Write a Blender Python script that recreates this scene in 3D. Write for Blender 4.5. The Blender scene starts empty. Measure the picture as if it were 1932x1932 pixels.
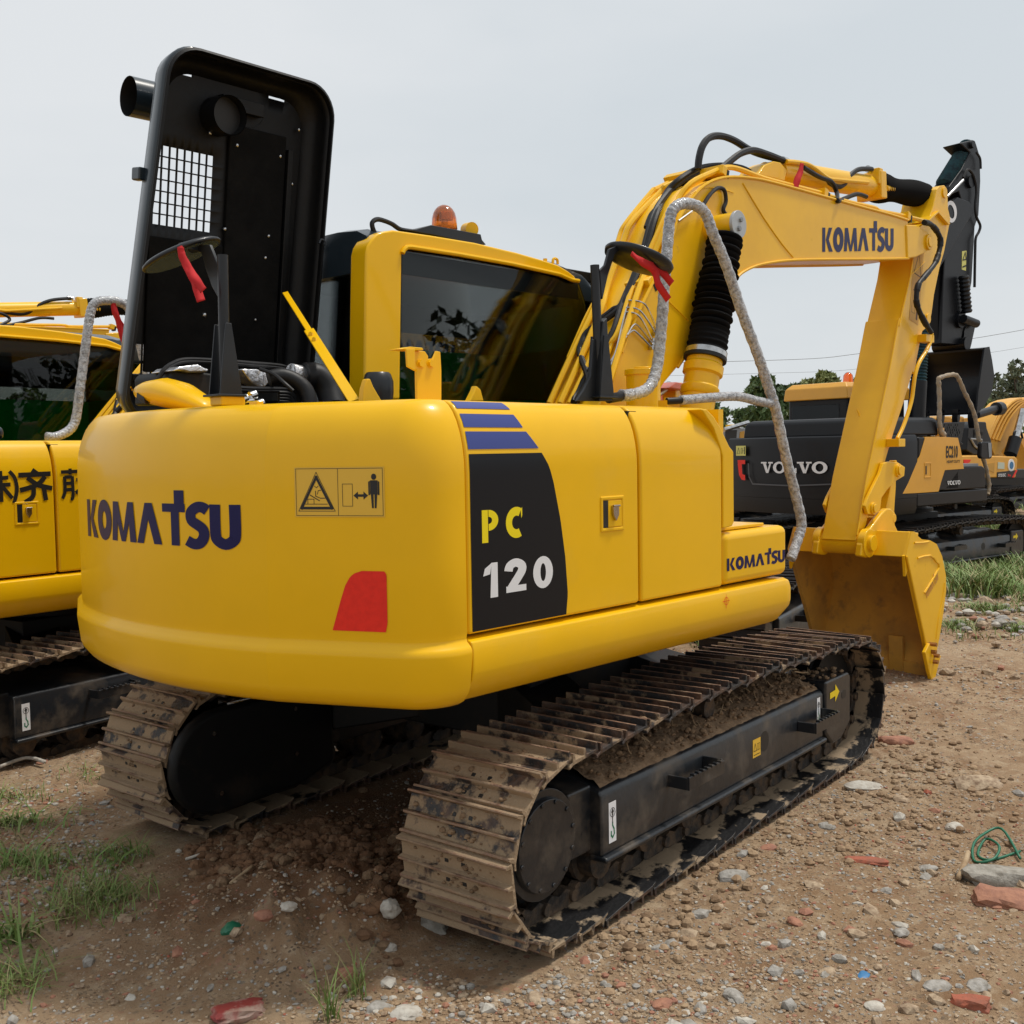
import bpy, bmesh, math, random
import numpy as np
from mathutils import Vector, Matrix, noise
random.seed(7); np.random.seed(7)
R=math.radians; PI=math.pi
scn=bpy.context.scene; col=scn.collection
# ------------------------------------------------------------------ camera
CAMP=np.array([-4.339,-3.387,1.754]); YAW,PITCH,ROLL,FP=R(38.635),R(-3.295),R(-0.909),2031.19
Fv=np.array([math.cos(YAW)*math.cos(PITCH),math.sin(YAW)*math.cos(PITCH),math.sin(PITCH)])
R0=np.cross(Fv,[0,0,1]); R0/=np.linalg.norm(R0); U0=np.cross(R0,Fv)
Rv=R0*math.cos(ROLL)+U0*math.sin(ROLL); Uv=U0*math.cos(ROLL)-R0*math.sin(ROLL)
cd=bpy.data.cameras.new('camera'); cam=bpy.data.objects.new('camera',cd); col.objects.link(cam)
cam.matrix_world=Matrix([[Rv[0],Uv[0],-Fv[0],CAMP[0]],[Rv[1],Uv[1],-Fv[1],CAMP[1]],[Rv[2],Uv[2],-Fv[2],CAMP[2]],[0,0,0,1]])
cd.sensor_width=36; cd.lens=FP/1932*36; cd.clip_start=.05; cd.clip_end=3000
scn.camera=cam
# ------------------------------------------------------------------ world, sun, exposure
SUN_EL,SUN_AZ=R(68),R(-34)          # azimuth measured from +X
sund=Vector((math.cos(SUN_AZ)*math.cos(SUN_EL),math.sin(SUN_AZ)*math.cos(SUN_EL),math.sin(SUN_EL)))
w=bpy.data.worlds.new('World'); scn.world=w; w.use_nodes=True; nt=w.node_tree; nt.nodes.clear()
def N(nt,t,**k):
    n=nt.nodes.new(t)
    for a,b in k.items(): setattr(n,a,b)
    return n
out=N(nt,'ShaderNodeOutputWorld'); bg=N(nt,'ShaderNodeBackground'); bg.inputs[1].default_value=.1
sky=N(nt,'ShaderNodeTexSky',sky_type='NISHITA'); sky.sun_disc=False; sky.sun_elevation=SUN_EL
sky.sun_rotation=PI/2-SUN_AZ; sky.air_density=1.2; sky.dust_density=4; sky.ozone_density=1.5
tc=N(nt,'ShaderNodeTexCoord'); mp=N(nt,'ShaderNodeMapping'); mp.inputs['Scale'].default_value=(1.1,1.1,3.2)
ns=N(nt,'ShaderNodeTexNoise'); ns.inputs['Scale'].default_value=1.3; ns.inputs['Detail'].default_value=5; ns.inputs['Roughness'].default_value=.5
cr=N(nt,'ShaderNodeValToRGB'); cr.color_ramp.elements[0].position=.36; cr.color_ramp.elements[0].color=(6.7,7.2,7.55,1)
cr.color_ramp.elements[1].position=.64; cr.color_ramp.elements[1].color=(7.9,8.15,8.35,1)
mx=N(nt,'ShaderNodeMix',data_type='RGBA'); mx.inputs[0].default_value=.93
L=nt.links.new
L(tc.outputs['Generated'],mp.inputs[0]); L(mp.outputs[0],ns.inputs[0]); L(ns.outputs[0],cr.inputs[0])
L(sky.outputs[0],mx.inputs[6]); L(cr.outputs[0],mx.inputs[7]); L(mx.outputs[2],bg.inputs[0]); L(bg.outputs[0],out.inputs[0])
sl=bpy.data.lights.new('sun','SUN'); sl.energy=2.7; sl.angle=R(7); sl.color=(1,.95,.87)
so=bpy.data.objects.new('sun',sl); col.objects.link(so); so.rotation_euler=sund.to_track_quat('Z','Y').to_euler(); so.location=(0,0,20)
scn.view_settings.view_transform='Standard'; scn.view_settings.look='None'; scn.view_settings.exposure=0; scn.view_settings.gamma=1
# ------------------------------------------------------------------ materials
def mat(name,c,rough=.5,metal=0,rear=0,yb=0,c2=None,sc=6,th=(.4,.65),bump=0,bsc=40,coat=0,spec=.5,det=5,coord='Object',dirt=None,dth=(.55,.75),dsc=3,trans=0):
    m=bpy.data.materials.new(name); m.use_nodes=True; nt=m.node_tree; b=nt.nodes['Principled BSDF']
    b.inputs['Base Color'].default_value=(*c,1); b.inputs['Roughness'].default_value=rough; b.inputs['Metallic'].default_value=metal
    b.inputs['Coat Weight'].default_value=coat; b.inputs['Coat Roughness'].default_value=.06; b.inputs['Specular IOR Level'].default_value=spec
    L=nt.links.new
    if coord=='World': g=N(nt,'ShaderNodeNewGeometry'); cs=g.outputs['Position']
    else: g=N(nt,'ShaderNodeTexCoord'); cs=g.outputs['Object']
    last=None
    def layer(prev,cc,sc,th,det):
        n=N(nt,'ShaderNodeTexNoise'); n.inputs['Scale'].default_value=sc; n.inputs['Detail'].default_value=det; n.inputs['Roughness'].default_value=.62
        L(cs,n.inputs['Vector']); r=N(nt,'ShaderNodeMapRange'); r.inputs[1].default_value=th[0]; r.inputs[2].default_value=th[1]; L(n.outputs[0],r.inputs[0])
        x=N(nt,'ShaderNodeMix',data_type='RGBA'); L(r.outputs[0],x.inputs[0]); x.inputs[7].default_value=(*cc,1)
        if prev is None: x.inputs[6].default_value=(*c,1)
        else: L(prev,x.inputs[6])
        return x.outputs[2],r.outputs[0]
    if c2: last,_=layer(None,c2,sc,th,det)
    if dirt:
        last,f=layer(last,dirt,dsc,dth,8)
        if yb:        # mud lies on the inner half of the plates, the outer half is rubbed clean
            sx=N(nt,'ShaderNodeSeparateXYZ'); L(cs,sx.inputs[0]); ab=N(nt,'ShaderNodeMath',operation='ABSOLUTE'); L(sx.outputs[1],ab.inputs[0]); r1=N(nt,'ShaderNodeMapRange'); r1.inputs[1].default_value=1.06; r1.inputs[2].default_value=1.18; r1.inputs[3].default_value=yb; r1.inputs[4].default_value=-.04; L(ab.outputs[0],r1.inputs[0])
            ad=N(nt,'ShaderNodeMath',operation='ADD'); fr_=f.node.inputs[0].links[0].from_socket; L(fr_,ad.inputs[0]); L(r1.outputs[0],ad.inputs[1]); L(ad.outputs[0],f.node.inputs[0])
        if rear:      # dried mud is caked thicker on the rear end of the tracks
            sx=N(nt,'ShaderNodeSeparateXYZ'); L(cs,sx.inputs[0]); r1=N(nt,'ShaderNodeMapRange'); r1.inputs[1].default_value=-.9; r1.inputs[2].default_value=-1.45; r1.inputs[4].default_value=rear; L(sx.outputs[0],r1.inputs[0])
            ad=N(nt,'ShaderNodeMath',operation='ADD'); fr_=f.node.inputs[0].links[0].from_socket; L(fr_,ad.inputs[0]); L(r1.outputs[0],ad.inputs[1]); L(ad.outputs[0],f.node.inputs[0])
        rr=N(nt,'ShaderNodeMapRange'); rr.inputs[3].default_value=rough; rr.inputs[4].default_value=.92; L(f,rr.inputs[0]); L(rr.outputs[0],b.inputs['Roughness'])
    if last: L(last,b.inputs['Base Color'])
    if bump:
        n=N(nt,'ShaderNodeTexNoise'); n.inputs['Scale'].default_value=bsc; n.inputs['Detail'].default_value=4; L(cs,n.inputs['Vector'])
        bp=N(nt,'ShaderNodeBump'); bp.inputs['Strength'].default_value=bump; bp.inputs['Distance'].default_value=.01; L(n.outputs[0],bp.inputs['Height']); L(bp.outputs[0],b.inputs['Normal'])
    return m
Y=(.86,.485,.002); 
M={}
M['yellow']=mat('yellow_paint',Y,.34,c2=(.82,.465,.002),sc=2.2,coat=.22,bump=.05,bsc=5,spec=.25,dirt=(.66,.42,.04),dth=(.60,1.0),dsc=1.4)
M['yellow_boom']=mat('yellow_boom_paint',(.86,.485,.004),.38,c2=(.80,.44,.005),sc=3,coat=.18,bump=.08,bsc=9,spec=.35,dirt=(.42,.22,.03),dth=(.66,.85),dsc=5)
M['yellow_old']=mat('ochre_paint',(.52,.27,.03),.45,c2=(.45,.23,.03),sc=2,bump=.05)
M['yellow_deep']=mat('amber_paint',(.60,.27,.02),.35,c2=(.5,.23,.02),sc=2,coat=.3)
M['navy']=mat('navy_vinyl',(.006,.007,.07),.35,spec=.25)
M['stripe']=mat('slate_blue_vinyl',(.045,.065,.25),.35,spec=.35)
M['blackvinyl']=mat('black_vinyl',(.003,.004,.007),.35,spec=.3)
M['white']=mat('white_vinyl',(.75,.76,.78),.4)
M['numyellow']=mat('number_yellow_vinyl',(.85,.68,.0),.35)
M['red']=mat('red_reflector',(.80,.028,.015),.35,c2=(.72,.022,.012),sc=40,spec=.3)
M['redcloth']=mat('red_cloth',(.5,.012,.015),.85)
M['decal']=mat('warning_yellow',(.74,.45,.04),.4)
M['decalY']=mat('decal_yellow',(.65,.62,.16),.4)
M['decalB']=mat('decal_black',(.01,.01,.01),.5)
M['green']=mat('green_print',(.01,.16,.08),.5)
M['black']=mat('black_paint',(.007,.009,.012),.38,c2=(.010,.012,.016),sc=5,coat=.1,bump=.05,bsc=15,spec=.4)
M['hoodout']=mat('blue_black_paint',(.014,.023,.032),.3,coat=.4,bump=.04,bsc=6,spec=.4)
M['hoodin']=mat('hood_inside_black',(.003,.0035,.0045),.5,c2=(.006,.006,.006),sc=4,bump=.2,bsc=20,spec=.3)
M['foam']=mat('black_foam_lining',(.0045,.0045,.0045),.9,c2=(.009,.0085,.008),sc=7,bump=.35,bsc=40,spec=.15)
M['dark']=mat('dark_underframe',(.004,.0045,.005),.55,spec=.3,dirt=(.05,.035,.022),dth=(.55,.85))
M['frame']=mat('track_frame_black',(.009,.011,.014),.36,coat=.15,dirt=(.14,.105,.07),dth=(.50,.88),dsc=5,bump=.2,bsc=18)
M['rubber']=mat('black_rubber',(.007,.007,.008),.5,bump=.1,spec=.35)
M['bellows']=mat('bellows_fabric',(.0035,.0035,.004),.9,spec=.15)
M['teal']=mat('teal_bellows_fabric',(.012,.06,.075),.8,c2=(.005,.02,.03),sc=12)
M['steel']=mat('bright_steel',(.6,.6,.6),.25,metal=1,c2=(.35,.35,.35),sc=10)
M['foil']=mat('silver_foil',(.75,.75,.77),.3,metal=.9,bump=.8,bsc=30)
M['grey']=mat('grey_paint',(.23,.25,.27),.4)
M['orange']=mat('orange_paint',(.62,.09,.02),.4,coat=.2)
M['wrap']=mat('wrapped_plastic',(.50,.51,.53),.3,c2=(.17,.17,.18),sc=60,th=(.42,.66),coat=.6,bump=1.0,bsc=110)
M['wrapold']=mat('dirty_wrap',(.36,.27,.17),.6,c2=(.22,.2,.18),sc=22,th=(.45,.65),bump=.9,bsc=60)
M['mud']=mat('dried_mud',(.27,.175,.10),.95,c2=(.15,.092,.05),sc=14,bump=.8,bsc=60,coord='World')
M['shoe']=mat('track_shoe_steel',(.022,.021,.022),.5,c2=(.10,.055,.035),sc=9,th=(.45,.62),bump=.6,bsc=60,coord='World',dirt=(.29,.205,.125),dth=(.555,.61),dsc=6.5,rear=.13)
M['grouser']=mat('rusty_grouser',(.15,.085,.055),.55,c2=(.25,.14,.085),sc=12,bump=.7,bsc=70,coord='World',dirt=(.27,.19,.12),dth=(.52,.66),dsc=9,rear=.08)
M['shoein']=mat('track_shoe_inner',(.009,.009,.010),.4,yb=.11,bump=.3,bsc=50,coord='World',dirt=(.30,.22,.14),dth=(.49,.55),dsc=7.5,coat=.1)
M['link']=mat('track_link_steel',(.018,.015,.013),.6,coord='World',dirt=(.11,.07,.04),dth=(.42,.62),dsc=12,bump=.5,bsc=60)
M['bark']=mat('bark',(.08,.06,.045),.9); 
M['leafA']=mat('leaf_green',(.105,.165,.05),.6,c2=(.055,.095,.03),sc=.9,coord='World')
M['leafB']=mat('leaf_yellow_green',(.24,.26,.08),.6,c2=(.14,.17,.05),sc=.9,coord='World')
M['leafC']=mat('leaf_grey_green',(.13,.155,.09),.6,c2=(.08,.1,.055),sc=.9,coord='World')
M['bamboo']=mat('bamboo_leaf',(.02,.035,.012),.6)
M['grass']=mat('grass_blade',(.12,.21,.04),.6,c2=(.20,.25,.07),sc=3,coord='World')
M['grassdry']=mat('dry_grass_blade',(.32,.27,.13),.7)
M['concrete']=mat('concrete',(.33,.31,.27),.9,c2=(.2,.18,.15),sc=25,bump=.6,bsc=60)
M['brick']=mat('brick',(.36,.17,.105),.9,c2=(.26,.12,.08),sc=25,bump=.6,bsc=60)
M['brickred']=mat('brick_red',(.36,.10,.055),.85,c2=(.24,.09,.055),sc=25,bump=.4,bsc=60)
M['stone']=mat('grey_stone',(.36,.34,.31),.85,c2=(.2,.18,.15),sc=30,bump=.5,bsc=70)
M['stonet']=mat('tan_stone',(.42,.32,.215),.9,c2=(.2,.13,.08),sc=30,bump=.5,bsc=70)
M['stonew']=mat('pale_stone',(.5,.47,.41),.85,c2=(.35,.31,.26),sc=30,bump=.4,bsc=70)
M['darkredpaint']=mat('dark_red_paint',(.22,.03,.025),.6,c2=(.36,.25,.2),sc=9,th=(.45,.6),bump=.4)
M['clod']=mat('damp_soil_clod',(.19,.10,.05),.95,c2=(.13,.07,.036),sc=20,bump=.6,bsc=80)
M['soil']=mat('soil_clod',(.36,.25,.15),.95,c2=(.26,.17,.10),sc=20,bump=.6,bsc=80)
M['strap']=mat('green_plastic',(.015,.14,.075),.45)
M['blueplastic']=mat('blue_plastic',(.03,.16,.35),.5)
M['wood']=mat('weathered_wood',(.42,.31,.19),.85,c2=(.3,.2,.11),sc=20)
M['cable']=mat('cable_grey',(.18,.19,.2),.6)
M['seat']=mat('seat_fabric',(.02,.02,.022),.9)
M['lens']=mat('chrome_latch',(.5,.45,.4),.25,metal=1)
# tinted glass
def glassmat(name,tint,refl=.1,rough=.01):
    m=bpy.data.materials.new(name); m.use_nodes=True; nt=m.node_tree; nt.nodes.clear()
    o=N(nt,'ShaderNodeOutputMaterial'); t=N(nt,'ShaderNodeBsdfTransparent'); t.inputs[0].default_value=(*tint,1)
    g=N(nt,'ShaderNodeBsdfGlossy'); g.inputs['Roughness'].default_value=rough; g.inputs[0].default_value=(.95,.97,1,1)
    f=N(nt,'ShaderNodeFresnel'); f.inputs[0].default_value=1.4
    ad=N(nt,'ShaderNodeMath',operation='MULTIPLY_ADD'); ad.inputs[1].default_value=.8; ad.inputs[2].default_value=refl; ad.use_clamp=True
    x=N(nt,'ShaderNodeMixShader'); L=nt.links.new
    L(f.outputs[0],ad.inputs[0]); L(ad.outputs[0],x.inputs[0]); L(t.outputs[0],x.inputs[1]); L(g.outputs[0],x.inputs[2]); L(x.outputs[0],o.inputs[0]); return m
M['glass']=glassmat('tinted_cab_glass',(.52,.54,.52),.0)
M['film']=glassmat('green_film_glass',(.06,.22,.09),.01)
M['mirrorglass']=glassmat('dark_mirror_glass',(.01,.01,.01),.35)
M['beacon']=bpy.data.materials.new('amber_plastic'); M['beacon'].use_nodes=True
b=M['beacon'].node_tree.nodes['Principled BSDF']; b.inputs['Base Color'].default_value=(.95,.23,.02,1); b.inputs['Roughness'].default_value=.12; b.inputs['Transmission Weight'].default_value=.8; b.inputs['Coat Weight'].default_value=.5
m=bpy.data.materials.new('green_sheet_plastic'); m.use_nodes=True; nt=m.node_tree; nt.nodes.clear(); o=N(nt,'ShaderNodeOutputMaterial'); t=N(nt,'ShaderNodeBsdfTranslucent'); t.inputs[0].default_value=(.05,.62,.20,1); nt.links.new(t.outputs[0],o.inputs[0]); M['gsheet']=m
# ------------------------------------------------------------------ frames: pixel -> point on a real plane of a machine
class Frame:
    def __init__(s,loc=(0,0,0),h=0): s.o=np.array(loc,float); s.h=h; c,n=math.cos(h),math.sin(h); s.M=np.array([[c,-n,0],[n,c,0],[0,0,1]])
    def at(s,u,v,x=None,y=None,z=None):
        d=s.M.T@(Fv*FP+Rv*(u-966)-Uv*(v-966)); o=s.M.T@(CAMP-s.o)
        ax,val=(0,x) if x is not None else (1,y) if y is not None else (2,z)
        return tuple(float(q) for q in o+d*((val-o[ax])/d[ax]))
    def w(s,p): return s.M@np.array(p,float)+s.o
WD=Frame(); SLEW=R(-4.279); UP=Frame((0,0,0),SLEW)
def zm(x0,y0,x1,W):     # converts coordinates of an enlarged crop to the reference grid
    k=(x1-x0)/W
    return lambda pts:[((x0+a*k)*.70614,(y0+b*k)*.70614) for a,b in pts]
Z1=zm(250,80,1350,1932); Z2=zm(1350,300,2736,1932); Z5=zm(1400,600,2100,1932); Z7=zm(1900,850,2736,1932); Z8=zm(2050,1200,2600,1518)
ZV=zm(1900,950,2320,1932); ZW=zm(2300,1000,2736,1932); ZE=zm(2200,350,2736,1593); ZR=zm(950,530,1650,1932); ZC=zm(350,900,1250,1932); ZT=zm(900,1600,2500,1932)
ZS=zm(1100,1000,2200,1932); ZCW=zm(180,1000,1280,1932); ZL=zm(0,700,700,1932)
# ------------------------------------------------------------------ mesh helpers
class MB:
    def __init__(s): s.v=[]; s.f=[]; s.mi=[]; s.m=0
    def add(s,vs,fs):
        k=len(s.v); s.v+= [tuple(v) for v in vs]; s.f+=[tuple(i+k for i in f) for f in fs]; s.mi+=[s.m]*len(fs); return s
    def box(s,c,d,rot=None,loc=None):
        x,y,z=[q/2 for q in d]; vs=[Vector((a*x,b*y,e*z)) for a in(-1,1) for b in(-1,1) for e in(-1,1)]
        if rot is not None: vs=[rot@v for v in vs]
        vs=[v+Vector(c) for v in vs]
        return s.add(vs,[(0,1,3,2),(4,6,7,5),(0,4,5,1),(2,3,7,6),(0,2,6,4),(1,5,7,3)])
    def b6(s,x0,x1,y0,y1,z0,z1): return s.box(((x0+x1)/2,(y0+y1)/2,(z0+z1)/2),(x1-x0,y1-y0,z1-z0))
    def prism(s,poly,y0,y1):        # poly in xz, extruded along y
        n=len(poly); vs=[(a,y0,b) for a,b in poly]+[(a,y1,b) for a,b in poly]
        return s.add(vs,[tuple(range(n)),tuple(range(2*n-1,n-1,-1))]+[(i,i+n,(i+1)%n+n,(i+1)%n) for i in range(n)])
    def prismz(s,poly,z0,z1):
        n=len(poly); vs=[(a,b,z0) for a,b in poly]+[(a,b,z1) for a,b in poly]
        return s.add(vs,[tuple(range(n-1,-1,-1)),tuple(range(n,2*n))]+[(i,(i+1)%n,(i+1)%n+n,i+n) for i in range(n)])
    def prismx(s,poly,x0,x1):       # poly in yz
        n=len(poly); vs=[(x0,a,b) for a,b in poly]+[(x1,a,b) for a,b in poly]
        return s.add(vs,[tuple(range(n)),tuple(range(2*n-1,n-1,-1))]+[(i,i+n,(i+1)%n+n,(i+1)%n) for i in range(n)])
    def loft(s,rings,cap=True,closed=True):
        n=len(rings[0]); vs=[p for r in rings for p in r]; fs=[]
        for i in range(len(rings)-1):
            for j in range(n if closed else n-1): fs.append((i*n+j,i*n+(j+1)%n,(i+1)*n+(j+1)%n,(i+1)*n+j))
        if cap and closed: fs+= [tuple(range(n-1,-1,-1)),tuple(range((len(rings)-1)*n,len(rings)*n))]
        return s.add(vs,fs)
    def tube(s,pts,r,seg=10,smooth=0,cap=True,jit=0):
        P=[Vector(p) for p in pts]
        if smooth: P=crom(P,smooth)
        rs=r if callable(r) else (lambda t:r); rings=[]; up=None
        for i,p in enumerate(P):
            t=(P[min(i+1,len(P)-1)]-P[max(i-1,0)]).normalized()
            if up is None: up=t.orthogonal().normalized()
            up=(up-t*up.dot(t)).normalized(); s2=t.cross(up); rr=rs(i/max(1,len(P)-1))
            rings.append([p+(up*math.cos(a)+s2*math.sin(a))*(rr*(1+random.uniform(-jit,jit))) for a in [2*PI*k/seg for k in range(seg)]])
        return s.loft(rings,cap)
    def cyl(s,a,b,r,seg=24,r2=None):
        a,b=Vector(a),Vector(b); r2=r if r2 is None else r2
        return s.tube([a,b],lambda t:r if t<.5 else r2,seg)
    def lathe(s,a,b,prof,seg=24):   # prof: (t along 0..1, radius)
        a,b=Vector(a),Vector(b); t=(b-a).normalized(); u=t.orthogonal().normalized(); w=t.cross(u)
        return s.loft([[a+(b-a)*q+(u*math.cos(k*2*PI/seg)+w*math.sin(k*2*PI/seg))*max(r,.0005) for k in range(seg)] for q,r in prof])
    def build(s,name,m,parent=None,bev=0,seg=2,sharp=38,rot=None,label=None):
        me=bpy.data.meshes.new(name); me.from_pydata(s.v,[],s.f); ms=m if isinstance(m,list) else [m]
        for q in ms: me.materials.append(M[q] if isinstance(q,str) else q)
        me.polygons.foreach_set('material_index',s.mi); me.polygons.foreach_set('use_smooth',[True]*len(s.f))
        bm=bmesh.new(); bm.from_mesh(me); bmesh.ops.recalc_face_normals(bm,faces=bm.faces); bm.to_mesh(me); bm.free()
        if sharp<180: me.set_sharp_from_angle(angle=R(sharp))
        o=bpy.data.objects.new(name,me); col.objects.link(o)
        if parent: o.parent=parent
        if rot: o.rotation_euler.z=rot
        if bev:
            b=o.modifiers.new('bevel','BEVEL'); b.width=bev; b.segments=seg; b.limit_method='ANGLE'; b.angle_limit=R(32); b.harden_normals=True
        if label: o['label']=label
        return o
def crom(P,n):
    P=[Vector(p) for p in P]; o=[]
    for i in range(len(P)-1):
        p0=P[max(i-1,0)];p1=P[i];p2=P[i+1];p3=P[min(i+2,len(P)-1)]
        for k in range(n):
            t=k/n; o.append(.5*((2*p1)+(p2-p0)*t+(2*p0-5*p1+4*p2-p3)*t*t+(3*p1-p0-3*p2+p3)*t**3))
    return o+[P[-1]]
def thing(name,label,cat,loc=(0,0,0),h=0,group=None):
    o=bpy.data.objects.new(name,None); col.objects.link(o); o.location=loc; o.rotation_euler.z=h; o.empty_display_size=.2
    o['label']=label; o['category']=cat
    if group:o['group']=group
    return o
def tag(o,label=None,cat=None,group=None,kind=None):
    for k,v in (('label',label),('category',cat),('group',group),('kind',kind)):
        if v:o[k]=v
    return o
def copy_tree(o,parent=None,skip=()):
    c=o.copy(); col.objects.link(c); c.parent=parent
    for ch in list(o.children):
        if ch.name.split('.')[0] not in skip: copy_tree(ch,c,skip)
    return c
def pxz(fr,pts,y): return [(lambda q:(q[0],q[2]))(fr.at(u,v,y=y)) for u,v in pts]
def p3(fr,pts,y): return [fr.at(u,v,y=y) for u,v in pts]
# ------------------------------------------------------------------ lettering (polygon glyphs mapped on a surface)
def quad(a,b,c,d): return ('q',(a,b,c,d))
def ell(cx,cy,rx,ry,ix,iy,a0=0,a1=360,n=28): return ('r',(cx,cy,rx,ry,ix,iy,a0,a1,n))
def path(pts,w,n=0): return ('p',(pts,w,n))
GL={
'K':(.70,[quad((0,0),(.2,0),(.2,1),(0,1)),quad((.235,.5),(.43,.5),(.66,1),(.43,1)),quad((.235,.5),(.45,0),(.70,0),(.43,.5))]),
'O':(.70,[ell(.35,.5,.36,.53,.105,.23)]),
'M':(.96,[quad((0,0),(.21,0),(.29,1),(.07,1)),quad((.07,1),(.29,1),(.53,.0),(.40,0)),quad((.88,1),(.67,1),(.42,0),(.55,0)),quad((.96,0),(.74,0),(.67,1),(.88,1))]),
'A':(.80,[quad((0,0),(.22,0),(.50,.98),(.29,1)),quad((.28,1),(.52,1),(.80,0),(.56,0))]),
'T':(.60,[quad((0,.8),(.62,.8),(.62,1),(0,1)),quad((.24,0),(.46,0),(.46,.82),(.24,.82)),quad((.34,1),(.60,1),(.60,1.32),(.34,1.32))]),
'S':(.58,[path([(.54,.86),(.42,.93),(.28,.92),(.14,.80),(.15,.62),(.29,.52),(.42,.42),(.45,.26),(.36,.10),(.20,.06),(.03,.14)],.25,4)]),
'U':(.66,[path([(.11,1),(.11,.34),(.16,.17),(.33,.08),(.50,.17),(.55,.34),(.55,1)],.25,4)]),
'P':(.62,[quad((0,0),(.22,0),(.22,1),(0,1)),ell(.24,.68,.36,.32,.13,.11,-90,90,14)]),
'C':(.66,[ell(.40,.5,.40,.5,.17,.22,62,298,22),quad((.58,.62),(.62,.72),(.62,.98),(.56,.9))]),
'1':(.42,[quad((.2,0),(.42,0),(.42,1),(.24,1)),quad((.0,.64),(.2,.68),(.25,1),(.05,.85))]),
'2':(.62,[path([(.09,.64),(.14,.80),(.31,.88),(.48,.79),(.50,.64),(.40,.46),(.17,.13)],.25,4),quad((.02,0),(.62,0),(.62,.19),(.02,.19))]),
'0':(.66,[ell(.33,.5,.34,.52,.095,.29)]),
'V':(.95,[quad((.1,.95),(.36,.95),(.60,0),(.40,0)),quad((.72,.95),(.86,.95),(.60,0),(.48,0)),quad((-.02,.86),(.46,.86),(.46,1),(-.02,1)),quad((.62,.86),(1,.86),(1,1),(.62,1))]),
'o':(1.0,[ell(.5,.5,.5,.53,.25,.36)]),
'L':(.80,[quad((.12,.1),(.38,.1),(.38,.95),(.12,.95)),quad((0,0),(.78,0),(.78,.15),(0,.15)),quad((.62,.15),(.78,.15),(.78,.45),(.68,.45)),quad((0,.86),(.5,.86),(.5,1),(0,1))]),
}
def letters(txt,x0,y0,h,wsc,fmap,gap=.03,mb=None,eps=.00015):
    """fmap(x,y,off)->3D. x,y in metres on the surface"""
    mb=mb or MB(); x=x0; k=0
    for ch in txt:
        if ch==' ': x+=.4*h*wsc; continue
        w,st=GL[ch]
        for i,(t,d) in enumerate(st):
            off=eps*(i+1); T=lambda a,b,off=off,x=x:fmap(x+a*h*wsc,y0+b*h,off)
            if t=='q':
                a,b,c,e=d; nu,nv=3,5; g=[[tuple((1-s)*((1-r)*a[k]+r*e[k])+s*((1-r)*b[k]+r*c[k]) for k in(0,1)) for s in [q/nu for q in range(nu+1)]] for r in [q/nv for q in range(nv+1)]]
                vs=[T(*p) for row in g for p in row]; mb.add(vs,[(j*(nu+1)+i2,j*(nu+1)+i2+1,(j+1)*(nu+1)+i2+1,(j+1)*(nu+1)+i2) for j in range(nv) for i2 in range(nu)])
            elif t=='r':
                cx,cy,rx,ry,ix,iy,a0,a1,n=d; vs=[]
                for q in range(n+1):
                    a=R(a0+(a1-a0)*q/n); vs+=[T(cx+rx*math.cos(a),cy+ry*math.sin(a)),T(cx+ix*math.cos(a),cy+iy*math.sin(a))]
                mb.add(vs,[(2*q,2*q+1,2*q+3,2*q+2) for q in range(n)])
            else:
                pts,wd,n=d; P=crom([Vector((a,b,0)) for a,b in pts],n); vs=[]
                for q,p in enumerate(P):
                    tt=(P[min(q+1,len(P)-1)]-P[max(q-1,0)]).normalized(); nn=Vector((-tt.y,tt.x,0))*wd/2
                    vs+=[T(p.x+nn.x,p.y+nn.y),T(p.x-nn.x,p.y-nn.y)]
                mb.add(vs,[(2*q,2*q+1,2*q+3,2*q+2) for q in range(len(P)-1)])
        x+=(w+gap)*h*wsc
    return mb
def patch(fmap,x0,x1,y0,y1,off,nx=6,ny=6,mb=None,left=None,right=None):
    mb=mb or MB(); vs=[]
    for j in range(ny+1):
        y=y0+(y1-y0)*j/ny; a=left(j/ny) if left else x0; b=right(j/ny) if right else x1
        vs+=[fmap(a+(b-a)*i/nx,y,off) for i in range(nx+1)]
    return mb.add(vs,[(j*(nx+1)+i,j*(nx+1)+i+1,(j+1)*(nx+1)+i+1,(j+1)*(nx+1)+i) for j in range(ny) for i in range(nx)])
def line(mb,fmap,pts,w,off):
    for (a,b),(c,d) in zip(pts,pts[1:]):
        l=math.hypot(c-a,d-b); nx,ny=-(d-b)/l*w/2,(c-a)/l*w/2; off+=.00005
        ex,ey=(c-a)/l*w/2,(d-b)/l*w/2; a-=ex;b-=ey;c+=ex;d+=ey
        n=max(1,int(l/.025)); vs=[]
        for i in range(n+1): t=i/n; x,y=a+(c-a)*t,b+(d-b)*t; vs+=[fmap(x+nx,y+ny,off),fmap(x-nx,y-ny,off)]
        mb.add(vs,[(2*i,2*i+1,2*i+3,2*i+2) for i in range(n)])
def fill(mb,fmap,pts,off): mb.add([fmap(a,b,off) for a,b in pts],[tuple(range(len(pts)))])
def fonttext(txt,fmap,x0,y0,h,off,bold=.02,wsc=1,mb=None,space=1):
    c=bpy.data.curves.new('t','FONT'); c.body=txt; c.size=1; c.offset=bold; c.resolution_u=3; c.space_character=space
    o=bpy.data.objects.new('t',c); col.objects.link(o); bpy.context.view_layer.update()
    me=bpy.data.meshes.new_from_object(o.evaluated_get(bpy.context.evaluated_depsgraph_get())); mb=mb or MB()
    if len(me.vertices): mb.add([fmap(x0+v.co.x*h*wsc,y0+v.co.y*h,off+.00002*(v.index%2)) for v in me.vertices],[tuple(p.vertices) for p in me.polygons])
    bpy.data.objects.remove(o); bpy.data.curves.remove(c); return mb
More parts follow.
